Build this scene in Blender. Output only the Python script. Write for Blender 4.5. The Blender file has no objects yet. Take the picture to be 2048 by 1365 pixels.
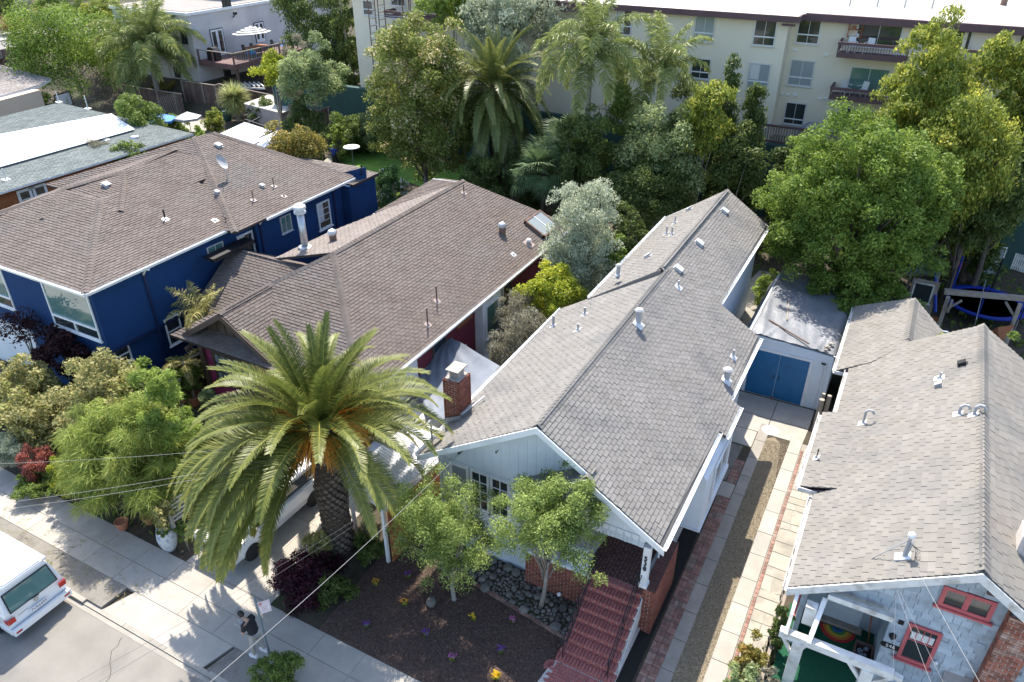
import bpy, math, random
import numpy as np
from mathutils import Matrix, Vector
random.seed(7); rng = np.random.default_rng(7)
sc = bpy.context.scene; C = sc.collection
# ---------------- camera, sky, sun, exposure ----------------
FPX = 1512.0; PITCH = math.atan(909/1512.0); YAW = math.atan(944/math.hypot(1512, 909)); CAMH = 19.5
cam_d = bpy.data.cameras.new('camera'); cam = bpy.data.objects.new('camera', cam_d); C.objects.link(cam)
cam_d.sensor_width = 36; cam_d.lens = 36*FPX/2048; cam_d.clip_end = 2000
cam.location = (0, 0, CAMH); cam.rotation_euler = (math.pi/2-PITCH, 0, YAW); sc.camera = cam
SUN = Vector((0.38, -0.57, -1.0)).normalized()
w = bpy.data.worlds.new('World'); sc.world = w; w.use_nodes = True
wn = w.node_tree; wn.nodes.clear()
sky = wn.nodes.new('ShaderNodeTexSky'); sky.sky_type = 'NISHITA'; sky.sun_disc = False
sky.sun_elevation = math.asin(-SUN.z); sky.sun_rotation = math.atan2(-SUN.x, -SUN.y)
sky.air_density = 1.0; sky.dust_density = 1.2; sky.ozone_density = 1.0
bg = wn.nodes.new('ShaderNodeBackground'); bg.inputs['Strength'].default_value = 0.15
wo = wn.nodes.new('ShaderNodeOutputWorld')
wn.links.new(sky.outputs[0], bg.inputs[0]); wn.links.new(bg.outputs[0], wo.inputs[0])
sl = bpy.data.lights.new('sun', 'SUN'); sl.energy = 3.6; sl.angle = math.radians(0.53); sl.color = (1.0, 0.925, 0.81)
so = bpy.data.objects.new('sun', sl); C.objects.link(so); so.rotation_euler = SUN.to_track_quat('-Z', 'Y').to_euler()
sc.view_settings.view_transform = 'Standard'; sc.view_settings.look = 'None'
sc.view_settings.exposure = 1.38; sc.view_settings.gamma = 1.0; sc.view_settings.use_curve_mapping = False
# ---------------- survey helpers: sight lines to points at a known height / depth ----------------
_fw = np.array([-math.sin(YAW)*math.cos(PITCH), math.cos(YAW)*math.cos(PITCH), -math.sin(PITCH)])
_rt = np.array([math.cos(YAW), math.sin(YAW), 0.0]); _up = np.cross(_rt, _fw); EYE = np.array([0, 0, CAMH])
def ray(px, py): return _fw*FPX+_rt*(px-1024)+_up*(682.5-py)
def at(px, py, z=0.0):
    d = ray(px, py); return EYE+d*((z-CAMH)/d[2])
def onY(px, py, Y):
    d = ray(px, py); return EYE+d*(Y/d[1])
def onX(px, py, X):
    d = ray(px, py); return EYE+d*(X/d[0])
def depth(p): return float((np.asarray(p, float)-EYE)@_fw)
# ---------------- objects ----------------
def tag(o, label=None, cat=None, group=None, kind=None):
    if label: o['label'] = label
    if cat: o['category'] = cat
    if group: o['group'] = group
    if kind: o['kind'] = kind
    return o
def thing(name, label, cat, loc=(0, 0, 0), group=None, rz=0.0):
    o = bpy.data.objects.new(name, None); C.objects.link(o); o.empty_display_size = .3
    o.location = tuple(float(v) for v in loc); o.rotation_euler = (0, 0, rz)
    return tag(o, label, cat, group)
def link(name, me, parent=None, world=True):
    o = bpy.data.objects.new(name, me); C.objects.link(o)
    if parent is not None:
        o.parent = parent
        if world and parent.type == 'EMPTY': o.location = -parent.location
    return o
class MB:
    def __init__(s): s.v = []; s.f = []; s.m = []; s.t = []; s.cm = 0; s.tone = None
    def add(s, vs, fs, tone=None):
        n = len(s.v); s.v += [tuple(map(float, p)) for p in vs]
        t = tone if tone is not None else (s.tone if s.tone is not None else 0.0)
        for f in fs: s.f.append(tuple(n+i for i in f)); s.m.append(s.cm); s.t.append(t)
        return s
    def mi(s, i): s.cm = i; return s
    def poly(s, pts, tone=None): return s.add(pts, [tuple(range(len(pts)))], tone)
    def box(s, a, b, tone=None):
        x0, y0, z0 = a; x1, y1, z1 = b
        return s.add([(x0, y0, z0), (x1, y0, z0), (x1, y1, z0), (x0, y1, z0), (x0, y0, z1), (x1, y0, z1), (x1, y1, z1), (x0, y1, z1)],
                     [(0, 3, 2, 1), (4, 5, 6, 7), (0, 1, 5, 4), (1, 2, 6, 5), (2, 3, 7, 6), (3, 0, 4, 7)], tone)
    def slab(s, pts, dz, tone=None):
        n = len(pts); p2 = [(p[0], p[1], p[2]+dz) for p in pts]
        fs = [tuple(range(n))[::-1], tuple(range(n, 2*n))]+[(i, (i+1) % n, n+(i+1) % n, n+i) for i in range(n)]
        return s.add(list(pts)+p2, fs, tone)
    def prism(s, pts, off, tone=None):
        off = np.array(off, float); n = len(pts); p2 = [tuple(np.array(p, float)+off) for p in pts]
        return s.add(list(pts)+p2, [tuple(range(n)), tuple(range(n, 2*n))[::-1]]+[(i, n+i, n+(i+1) % n, (i+1) % n) for i in range(n)], tone)
    def beam(s, p, q, w, h, up=(0, 0, 1), tone=None):
        p = np.array(p, float); q = np.array(q, float); d = q-p; d /= np.linalg.norm(d)+1e-9
        u = np.array(up, float); x = np.cross(d, u)
        if np.linalg.norm(x) < 1e-4: x = np.cross(d, (1, 0, 0))
        x /= np.linalg.norm(x); u = np.cross(x, d)
        c = [(-w/2, -h/2), (w/2, -h/2), (w/2, h/2), (-w/2, h/2)]
        return s.add([p+x*a+u*b for a, b in c]+[q+x*a+u*b for a, b in c], [(0, 1, 2, 3), (7, 6, 5, 4), (0, 4, 5, 1), (1, 5, 6, 2), (2, 6, 7, 3), (3, 7, 4, 0)], tone)
    def tube(s, pts, r, n=8, cap=True, tone=None):
        pts = [np.array(p, float) for p in pts]; rs = r if hasattr(r, '__len__') else [r]*len(pts); vs = []; prev = None
        for i, p in enumerate(pts):
            d = (pts[min(i+1, len(pts)-1)]-pts[max(i-1, 0)]); d /= np.linalg.norm(d)+1e-9
            if prev is None:
                x = np.cross(d, (0, 0, 1)); x = x if np.linalg.norm(x) > 1e-3 else np.cross(d, (1, 0, 0))
            else: x = prev-d*(prev@d)
            x /= np.linalg.norm(x)+1e-9; prev = x; y = np.cross(d, x)
            for k in range(n):
                a = 2*math.pi*k/n; vs.append(p+(x*math.cos(a)+y*math.sin(a))*rs[i])
        fs = [(i*n+k, i*n+(k+1) % n, (i+1)*n+(k+1) % n, (i+1)*n+k) for i in range(len(pts)-1) for k in range(n)]
        if cap: fs += [tuple(range(n))[::-1], tuple(range((len(pts)-1)*n, len(pts)*n))]
        return s.add(vs, fs, tone)
    def lathe(s, c, prof, n=16, tone=None, caps=True):
        vs = []; 
        for r, z in prof:
            for k in range(n): a = 2*math.pi*k/n; vs.append((c[0]+r*math.cos(a), c[1]+r*math.sin(a), c[2]+z))
        fs = [(i*n+k, i*n+(k+1) % n, (i+1)*n+(k+1) % n, (i+1)*n+k) for i in range(len(prof)-1) for k in range(n)]
        if caps and prof[0][0] > 1e-3: fs.append(tuple(range(n))[::-1])
        if caps and prof[-1][0] > 1e-3: fs.append(tuple(range((len(prof)-1)*n, len(prof)*n)))
        return s.add(vs, fs, tone)
    def mesh(s, mats, smooth=False):
        me = bpy.data.meshes.new('m'); me.from_pydata(s.v, [], s.f)
        for m in (mats if isinstance(mats, (list, tuple)) else [mats]): me.materials.append(m)
        me.polygons.foreach_set('material_index', s.m)
        if any(s.t): me.attributes.new('tone', 'FLOAT', 'FACE').data.foreach_set('value', s.t)
        if smooth: me.polygons.foreach_set('use_smooth', [True]*len(s.f))
        me.update(); return me
    def build(s, name, mats, parent=None, smooth=False, world=True):
        o = link(name, s.mesh(mats, smooth), parent, world)
        return o
def quadmesh(V, mat, tones=None, nv=4):
    n = len(V)//nv; me = bpy.data.meshes.new('m')
    me.vertices.add(len(V)); me.vertices.foreach_set('co', np.ascontiguousarray(V, dtype=np.float32).ravel())
    me.loops.add(n*nv); me.loops.foreach_set('vertex_index', np.arange(n*nv, dtype=np.int32))
    me.polygons.add(n); me.polygons.foreach_set('loop_start', np.arange(0, n*nv, nv, dtype=np.int32))
    try: me.polygons.foreach_set('loop_total', np.full(n, nv, dtype=np.int32))
    except Exception: pass
    me.materials.append(mat)
    if tones is not None: me.attributes.new('tone', 'FLOAT', 'FACE').data.foreach_set('value', np.asarray(tones, dtype=np.float32))
    me.update(calc_edges=True); return me
# pieces: alike pieces, the 300 that show largest as objects, the rest one 'stuff' mesh
class Pieces:
    def __init__(s, name, mat, parent, limit=300, stuff=None): s.n = name; s.mat = mat; s.p = parent; s.l = limit; s.sn = stuff or name+'_field'; s.items = []; s.rest = MB()
    def add(s, key, M, proto): s.items.append((key, M, proto))
    def raw(s, vs, fs): s.rest.add(vs, fs, random.random())
    def finish(s):
        def size(it):
            p = it[1].translation; d = depth(p); return (it[1].to_scale().x*it[1].to_scale().y)/max(d, 1)**2
        s.items.sort(key=size, reverse=True); cache = {}
        for key, M, proto in s.items[:s.l]:
            if key not in cache:
                b = MB(); b.add(proto[0], proto[1]); cache[key] = b.mesh(s.mat)
            o = bpy.data.objects.new(s.n, cache[key]); C.objects.link(o); o.parent = s.p
            base = Matrix.Translation(-s.p.location) if s.p.type == 'EMPTY' else Matrix.Identity(4)
            o.matrix_basis = base @ M
        for key, M, proto in s.items[s.l:]:
            s.rest.add([M @ Vector(v) for v in proto[0]], proto[1], random.random())
        if s.rest.f:
            o = s.rest.build(s.sn, s.mat, s.p); tag(o, kind='stuff')
CUBE = ([(-.5, -.5, -.5), (.5, -.5, -.5), (.5, .5, -.5), (-.5, .5, -.5), (-.5, -.5, .5), (.5, -.5, .5), (.5, .5, .5), (-.5, .5, .5)],
        [(0, 3, 2, 1), (4, 5, 6, 7), (0, 1, 5, 4), (1, 2, 6, 5), (2, 3, 7, 6), (3, 0, 4, 7)])
def frame(o, x, y, z, sx=1, sy=1, sz=1):
    x, y, z = (Vector(a)*k for a, k in ((x, sx), (y, sy), (z, sz)))
    return Matrix(((x.x, y.x, z.x, o[0]), (x.y, y.y, z.y, o[1]), (x.z, y.z, z.z, o[2]), (0, 0, 0, 1)))
# ---------------- materials ----------------
def mat(name, c1, c2=None, scale=3.0, rough=.8, bump=0.0, bscale=None, tv=0.0, metal=0.0, spec=None, c3=None, s3=.5, trans=0, alpha=None, coat=0):
    m = bpy.data.materials.new(name); m.use_nodes = True; nt = m.node_tree; N = nt.nodes; L = nt.links
    b = N['Principled BSDF']; b.inputs['Roughness'].default_value = rough; b.inputs['Metallic'].default_value = metal
    if spec is not None: b.inputs['Specular IOR Level'].default_value = spec
    if coat: b.inputs['Coat Weight'].default_value = coat
    geo = N.new('ShaderNodeNewGeometry'); col = None
    if c2 is None and not tv: b.inputs['Base Color'].default_value = (*c1, 1)
    else:
        nz = N.new('ShaderNodeTexNoise'); nz.inputs['Scale'].default_value = scale; nz.inputs['Detail'].default_value = 6; nz.inputs['Roughness'].default_value = .62
        L.new(geo.outputs['Position'], nz.inputs['Vector'])
        mr = N.new('ShaderNodeMapRange'); mr.inputs[1].default_value = .33; mr.inputs[2].default_value = .67; L.new(nz.outputs[0], mr.inputs[0])
        mx = N.new('ShaderNodeMix'); mx.data_type = 'RGBA'; mx.inputs[6].default_value = (*c1, 1); mx.inputs[7].default_value = (*(c2 or c1), 1)
        L.new(mr.outputs[0], mx.inputs[0]); col = mx.outputs[2]
        if c3 is not None:
            n3 = N.new('ShaderNodeTexNoise'); n3.inputs['Scale'].default_value = s3; n3.inputs['Detail'].default_value = 4; L.new(geo.outputs['Position'], n3.inputs['Vector'])
            r3 = N.new('ShaderNodeMapRange'); r3.inputs[1].default_value = .5; r3.inputs[2].default_value = .7; L.new(n3.outputs[0], r3.inputs[0])
            m3 = N.new('ShaderNodeMix'); m3.data_type = 'RGBA'; m3.inputs[7].default_value = (*c3, 1); L.new(col, m3.inputs[6]); L.new(r3.outputs[0], m3.inputs[0]); col = m3.outputs[2]
        if tv:
            at_ = N.new('ShaderNodeAttribute'); at_.attribute_name = 'tone'; oi = N.new('ShaderNodeObjectInfo')
            ad = N.new('ShaderNodeMath'); ad.operation = 'ADD'; L.new(at_.outputs['Fac'], ad.inputs[0]); L.new(oi.outputs['Random'], ad.inputs[1])
            fr = N.new('ShaderNodeMath'); fr.operation = 'FRACT'; L.new(ad.outputs[0], fr.inputs[0])
            m2 = N.new('ShaderNodeMapRange'); m2.inputs[3].default_value = 1-tv; m2.inputs[4].default_value = 1+tv; L.new(fr.outputs[0], m2.inputs[0])
            vm = N.new('ShaderNodeVectorMath'); vm.operation = 'SCALE'; L.new(col, vm.inputs[0]); L.new(m2.outputs[0], vm.inputs['Scale']); col = vm.outputs[0]
        L.new(col, b.inputs['Base Color'])
    if bump:
        nb = N.new('ShaderNodeTexNoise'); nb.inputs['Scale'].default_value = bscale or scale*8; nb.inputs['Detail'].default_value = 4
        L.new(geo.outputs['Position'], nb.inputs['Vector'])
        bp = N.new('ShaderNodeBump'); bp.inputs['Strength'].default_value = bump; bp.inputs['Distance'].default_value = .03
        L.new(nb.outputs[0], bp.inputs['Height']); L.new(bp.outputs[0], b.inputs['Normal'])
    if trans: b.inputs['Transmission Weight'].default_value = trans
    return m
def leafmat(name, dark, light, accent=None, acc_at=.86, tr=.45, rough=.55, spec=.3):
    m = bpy.data.materials.new(name); m.use_nodes = True; nt = m.node_tree; N = nt.nodes; L = nt.links
    b = N['Principled BSDF']; b.inputs['Roughness'].default_value = rough; b.inputs['Specular IOR Level'].default_value = spec
    a = N.new('ShaderNodeAttribute'); a.attribute_name = 'tone'
    cr = N.new('ShaderNodeValToRGB'); e = cr.color_ramp.elements; e[0].color = (*dark, 1); e[1].color = (*light, 1); e[1].position = .8
    if accent:
        x = cr.color_ramp.elements.new(acc_at+.06); x.color = (*accent, 1)
        e[1].position = acc_at
    L.new(a.outputs['Fac'], cr.inputs[0]); L.new(cr.outputs[0], b.inputs['Base Color'])
    t = N.new('ShaderNodeBsdfTranslucent'); L.new(cr.outputs[0], t.inputs[0])
    mx = N.new('ShaderNodeMixShader'); mx.inputs[0].default_value = tr
    L.new(b.outputs[0], mx.inputs[1]); L.new(t.outputs[0], mx.inputs[2]); L.new(mx.outputs[0], N['Material Output'].inputs[0])
    return m
def glassmat(name, tint=(.03, .04, .045), rough=.04):
    m = bpy.data.materials.new(name); m.use_nodes = True; b = m.node_tree.nodes['Principled BSDF']
    b.inputs['Base Color'].default_value = (*tint, 1); b.inputs['Roughness'].default_value = rough; b.inputs['Specular IOR Level'].default_value = .9; b.inputs['Coat Weight'].default_value = .6; b.inputs['Coat Roughness'].default_value = .02
    return m
M = {}
M['shingle_grey'] = mat('shingle_grey', (.178, .167, .152), (.212, .201, .186), 1.3, .95, .5, 90, tv=.08, c3=(.150, .147, .142), s3=.5)
M['shingle_light'] = mat('shingle_light', (.194, .179, .157), (.234, .218, .194), 1.2, .95, .5, 90, tv=.08, c3=(.155, .15, .14), s3=.6)
M['shingle_brown'] = mat('shingle_brown', (.132, .104, .088), (.162, .132, .115), .9, .95, .5, 90, tv=.12, c3=(.135, .12, .111), s3=.4)
M['shingle_tan_sunlit'] = mat('shingle_tan_sunlit', (.18, .152, .132), (.215, .182, .16), .9, .95, .5, 90, tv=.12, c3=(.19, .16, .14), s3=.4)  # sunlight on the magenta house's left slope put into the colour; also extension tan
M['shingle_green'] = mat('shingle_green', (.15, .175, .17), (.19, .215, .205), 1.1, .95, .4, 60, tv=.14)
M['shingle_back'] = mat('shingle_back', (.27, .24, .22), (.32, .29, .27), 1.1, .95, .4, 60, tv=.12)
M['deck_grey'] = mat('roof_underlay_grey', (.09, .088, .085), rough=.95)
M['deck_brown'] = mat('roof_underlay_brown', (.05, .036, .03), rough=.95)
M['white'] = mat('white_trim_paint', (.74, .76, .77), (.82, .82, .81), 2.5, .55, .15, 30, c3=(.66, .67, .66), s3=1.4)
M['white_old'] = mat('weathered_white_paint', (.62, .61, .57), (.78, .77, .74), 4, .7, .3, 40, c3=(.38, .35, .30), s3=2.2)
M['palewall'] = mat('pale_blue_stucco', (.52, .58, .63), (.58, .63, .68), 1.5, .8, .25, 60, c3=(.48, .54, .59), s3=.8)
M['palewhite'] = mat('white_board_siding', (.66, .70, .73), (.72, .76, .78), 1.5, .7, .1, 40)
M['blueshingle'] = mat('wall_shingle_blue_grey', (.36, .43, .49), (.46, .52, .57), 2.5, .85, .5, 70, tv=.14, c3=(.30, .34, .37), s3=3)
M['navy'] = mat('navy_blue_stucco', (.011, .045, .135), (.014, .055, .16), 1.2, .85, .4, 50, c3=(.012, .042, .115), s3=.5, spec=.25)
M['flashtan'] = mat('tan_painted_flashing', (.36, .29, .26), rough=.7)
M['navy_dark'] = mat('navy_trim', (.01, .022, .075), rough=.5)
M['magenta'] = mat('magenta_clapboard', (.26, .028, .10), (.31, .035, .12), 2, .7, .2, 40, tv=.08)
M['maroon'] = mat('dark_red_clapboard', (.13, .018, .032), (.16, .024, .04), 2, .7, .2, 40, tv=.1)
M['brownwood'] = mat('brown_painted_wood', (.085, .055, .042), (.115, .078, .06), 3, .75, .3, 40)
M['redtrim'] = mat('rose_red_trim_paint', (.45, .10, .11), (.52, .13, .13), 5, .55, .15, 40)
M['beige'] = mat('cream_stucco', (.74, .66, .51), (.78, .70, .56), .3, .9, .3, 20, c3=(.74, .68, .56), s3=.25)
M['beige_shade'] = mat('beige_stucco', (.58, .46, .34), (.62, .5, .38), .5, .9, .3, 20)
M['lavgrey'] = mat('pale_grey_stucco', (.52, .50, .49), (.60, .58, .56), .5, .9, .3, 20, c3=(.46, .43, .42), s3=.35)
M['purplebrown'] = mat('plum_brown_trim', (.10, .055, .06), (.125, .07, .075), 1, .7)
M['glass'] = glassmat('window_glass'); M['glass_teal'] = glassmat('teal_window_glass', (.10, .20, .19), .05)
M['glass_light'] = glassmat('curtained_window_glass', (.30, .34, .36), .15)
M['curtain'] = mat('curtain', (.6, .6, .58), rough=.9)
M['metal'] = mat('galvanised_metal', (.42, .43, .44), (.52, .53, .54), 8, .42, .05, metal=.75)
M['ventgrey'] = mat('grey_painted_metal', (.34, .34, .34), (.40, .40, .40), 5, .55, .05)
M['ventwhite'] = mat('pale_flashing_metal', (.62, .62, .62), rough=.45, metal=.3)
M['rust'] = mat('rusty_brown_metal', (.14, .08, .06), (.2, .13, .10), 8, .7, .1)
M['black'] = mat('black_iron', (.012, .012, .014), rough=.45)
M['rubber'] = mat('black_rubber', (.02, .02, .02), rough=.8)
M['carpaint'] = mat('white_vehicle_paint', (.80, .81, .82), rough=.22, coat=.5)
M['chrome'] = mat('chrome', (.7, .7, .72), rough=.15, metal=1)
M['redlens'] = mat('red_lamp_lens', (.42, .02, .015), rough=.2)
M['brick'] = mat('red_brick', (.20, .065, .042), (.27, .09, .058), 9, .85, .5, 60, tv=.28)
M['brick_old'] = mat('old_red_brick', (.27, .085, .05), (.36, .14, .09), 9, .9, .5, 60, tv=.33, c3=(.40, .30, .24), s3=3)
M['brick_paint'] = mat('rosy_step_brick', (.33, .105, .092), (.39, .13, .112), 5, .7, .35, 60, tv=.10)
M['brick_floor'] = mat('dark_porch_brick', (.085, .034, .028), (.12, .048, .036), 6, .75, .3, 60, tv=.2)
M['mortar'] = mat('mortar', (.56, .51, .47), (.64, .59, .54), 8, .95, .3)
M['mortar_dark'] = mat('dark_mortar', (.28, .25, .23), (.34, .31, .28), 8, .95, .3)
M['paver'] = mat('brick_paver', (.22, .115, .088), (.28, .165, .13), 7, .9, .4, 60, tv=.28, c3=(.24, .20, .165), s3=2)
M['asphalt'] = mat('worn_asphalt', (.205, .192, .17), (.255, .238, .213), .8, .95, .6, 60, c3=(.15, .145, .132), s3=.45)
M['concrete'] = mat('pale_concrete', (.33, .305, .265), (.40, .37, .325), 1.5, .9, .35, 45, tv=.07, c3=(.32, .305, .28), s3=.9)
M['concrete_old'] = mat('old_concrete', (.27, .25, .215), (.34, .315, .275), 2, .92, .4, 45, tv=.09, c3=(.27, .25, .22), s3=1.2)
M['flag'] = mat('sandy_flagstone', (.31, .285, .235), (.38, .35, .29), 2.5, .9, .4, 30, tv=.12, c3=(.25, .23, .195), s3=1.5)
M['gravel'] = mat('gravel_ground', (.19, .155, .105), (.31, .26, .18), 26, .98, 1.0, 60, c3=(.20, .175, .125), s3=1.5)
M['gravel_dirt'] = mat('grey_verge_gravel', (.18, .165, .14), (.29, .27, .24), 30, .98, 1.0, 60, c3=(.155, .14, .12), s3=2)
M['mulch'] = mat('brown_mulch', (.070, .044, .034), (.155, .105, .082), 34, .98, 1.0, 70, c3=(.085, .055, .044), s3=1.0)
M['mulch_black'] = mat('black_mulch', (.009, .008, .007), (.022, .019, .017), 40, .98, 1.0, 70)
M['dirt'] = mat('garden_soil', (.045, .036, .025), (.085, .066, .045), 3, .98, .8, 20, c3=(.05, .06, .025), s3=.6)
M['lawn'] = mat('lawn_green', (.13, .27, .03), (.17, .33, .045), 2.5, .9, .9, 60, c3=(.11, .22, .03), s3=.5)
M['stone'] = mat('river_stone', (.105, .10, .09), (.20, .185, .165), 3, .8, .4, 25, tv=.4, c3=(.17, .135, .105), s3=2)
M['wood'] = mat('redwood_fence', (.095, .062, .048), (.15, .10, .08), 3, .9, .4, 40, tv=.25)
M['wood_grey'] = mat('grey_weathered_wood', (.24, .20, .165), (.34, .29, .24), 5, .9, .4, 40, tv=.15)
M['wood_orange'] = mat('orange_stained_fence', (.30, .09, .03), (.40, .15, .055), 3, .8, .3, 30, tv=.2)
M['deck'] = mat('deck_brown_wood', (.12, .065, .06), (.17, .10, .09), 3, .8, .2, tv=.15)
M['greenwall'] = mat('dark_green_retaining_wall', (.020, .062, .055), (.028, .08, .07), .8, .85, .3, 20)
M['doorblue'] = mat('bright_blue_door_paint', (.010, .125, .28), (.014, .145, .32), 1.5, .5, .25, 20, c3=(.012, .11, .24), s3=1)
M['tarp'] = mat('silver_tarp', (.17, .18, .20), (.215, .225, .245), 1.2, .5, .9, 5, metal=.1, c3=(.15, .158, .175), s3=1)
M['canvas'] = mat('grey_canvas', (.15, .17, .20), (.19, .21, .24), 1.5, .85, .4, 10)
M['corrugated'] = mat('white_corrugated_sheet', (.62, .63, .66), (.70, .70, .72), 1.5, .5, .1)
M['whiteroof'] = mat('white_roof_coating', (.88, .88, .88), (.84, .84, .83), .7, .6)
M['roofflat'] = mat('pale_roof_membrane', (.46, .43, .37), (.56, .53, .47), .25, .85, .2, 6)
M['terracotta'] = mat('terracotta', (.34, .13, .07), (.42, .18, .10), 6, .8, .2)
M['urn'] = mat('blue_white_glazed_urn', (.44, .47, .49), (.66, .68, .68), 5, .35, .2, c3=(.22, .28, .34), s3=7)
M['bark'] = mat('grey_bark', (.20, .175, .15), (.30, .27, .24), 8, .95, .8, 25)
M['bark_dark'] = mat('dark_bark', (.07, .055, .045), (.11, .09, .07), 8, .95, .8, 25)
M['palmtrunk'] = mat('palm_trunk_core', (.045, .033, .024), (.07, .052, .038), 8, .95, .8, 25)
M['boot'] = mat('palm_leaf_base', (.12, .090, .066), (.20, .155, .12), 9, .9, .6, 40, tv=.35)
M['orange'] = mat('orange_fruit_stalk', (.62, .24, .02), (.72, .36, .04), 8, .7)
M['skin'] = mat('skin', (.45, .26, .18), rough=.6); M['hair'] = mat('black_hair', (.012, .010, .010), rough=.5)
M['blackcloth'] = mat('black_tshirt_cloth', (.014, .014, .017), (.02, .02, .024), 20, .9)
M['greycloth'] = mat('pale_grey_trouser_cloth', (.36, .335, .30), (.42, .39, .35), 9, .9)
M['bluecloth'] = mat('blue_shirt_cloth', (.02, .05, .22), (.03, .07, .28), 9, .9)
M['shoe'] = mat('white_shoe', (.75, .75, .77), rough=.6)
M['carpet'] = mat('green_porch_carpet', (.004, .065, .028), (.006, .085, .038), 12, .95, .2)
M['cable'] = mat('pale_cable', (.24, .24, .24), rough=.5); M['cable_dark'] = mat('dark_cable', (.06, .06, .065), rough=.5)
M['blueplastic'] = mat('blue_plastic', (.01, .035, .30), rough=.4); M['net'] = mat('dark_jump_mat', (.008, .01, .014), rough=.9)
M['turq'] = mat('turquoise_canvas', (.02, .33, .33), rough=.7); M['brightblue'] = mat('bright_blue_canvas', (.03, .19, .55), rough=.7)
M['yellowfl'] = mat('yellow_petal', (.80, .52, .02), rough=.6); M['purplefl'] = mat('purple_petal', (.16, .03, .30), rough=.6)
M['orangefl'] = mat('amber_petal', (.75, .33, .02), rough=.6); M['pinkfl'] = mat('pink_petal', (.45, .10, .30), rough=.6)
M['steelpole'] = mat('sign_pole_steel', (.20, .26, .29), rough=.5, metal=.5)
M['signface'] = mat('white_sign_face', (.75, .75, .78), rough=.4); M['signred'] = mat('red_sign_ink', (.5, .03, .04), rough=.5)
M['stripe_dark'] = mat('charcoal_awning_stripe', (.06, .065, .07), rough=.9)
L_ = {}
L_['palm'] = leafmat('date_palm_leaf', (.05, .088, .018), (.28, .29, .065), (.50, .42, .08), .78, .3, .45, .32)
L_['palm2'] = leafmat('rear_date_palm_leaf', (.07, .11, .03), (.26, .27, .08), None, .9, .28, .42, .35)
L_['queen'] = leafmat('queen_palm_leaf', (.12, .17, .045), (.34, .38, .12), (.50, .42, .12), .8, .38, .45, .4)
L_['queen_y'] = leafmat('yellowed_palm_leaf', (.18, .18, .06), (.46, .42, .15), (.5, .38, .14), .8, .35, .45, .4)
L_['fan'] = leafmat('fan_palm_leaf', (.05, .10, .045), (.18, .26, .11), None, .9, .3, .55, .25)
L_['bright'] = leafmat('bright_green_leaf', (.07, .13, .015), (.38, .48, .10))
L_['ficus'] = leafmat('ficus_leaf', (.045, .105, .014), (.30, .40, .07), (.42, .50, .12), .9)
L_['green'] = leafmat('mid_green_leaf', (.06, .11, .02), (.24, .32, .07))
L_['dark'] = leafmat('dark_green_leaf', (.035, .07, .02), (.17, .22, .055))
L_['photinia'] = leafmat('bronze_tipped_leaf', (.08, .125, .02), (.31, .34, .08), (.74, .60, .36), .76, .42)
L_['yellowgreen'] = leafmat('yellow_green_leaf', (.07, .12, .02), (.38, .42, .065), (.66, .60, .11), .76)
L_['yellow'] = leafmat('golden_leaf', (.13, .20, .02), (.50, .52, .045), (.66, .62, .06), .75)
L_['silver'] = leafmat('silver_leaf', (.20, .24, .15), (.56, .60, .43), (.70, .72, .56), .8)
L_['greygreen'] = leafmat('grey_green_leaf', (.11, .17, .065), (.40, .46, .20))
L_['olive'] = leafmat('young_olive_green_leaf', (.08, .14, .025), (.36, .44, .12), None, .9, .38)
L_['purple'] = leafmat('purple_leaf', (.022, .008, .016), (.10, .025, .045), (.22, .09, .09), .88)
L_['maroon'] = leafmat('dark_maroon_leaf', (.016, .008, .010), (.07, .022, .025), (.12, .06, .05), .9)
L_['orange'] = leafmat('orange_tinged_leaf', (.11, .12, .03), (.38, .31, .07), (.50, .28, .08), .84)
L_['acacia'] = leafmat('fine_lime_leaf', (.12, .18, .035), (.42, .48, .11), (.55, .53, .17), .82)
L_['magnolia'] = leafmat('magnolia_leaf', (.09, .13, .03), (.34, .36, .10), (.52, .46, .20), .68)
L_['camellia'] = leafmat('white_flowered_leaf', (.04, .10, .03), (.16, .26, .07), (.80, .74, .70), .82)
L_['brush'] = leafmat('grey_brown_weeping_leaf', (.13, .12, .085), (.36, .34, .24), None)
L_['cordy'] = leafmat('pale_yucca_leaf', (.16, .20, .05), (.58, .60, .26), None)
L_['rusty'] = leafmat('rusty_grass_leaf', (.16, .12, .04), (.44, .32, .10), None)
L_['red'] = leafmat('red_leaf', (.14, .04, .03), (.48, .16, .12), None)
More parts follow.
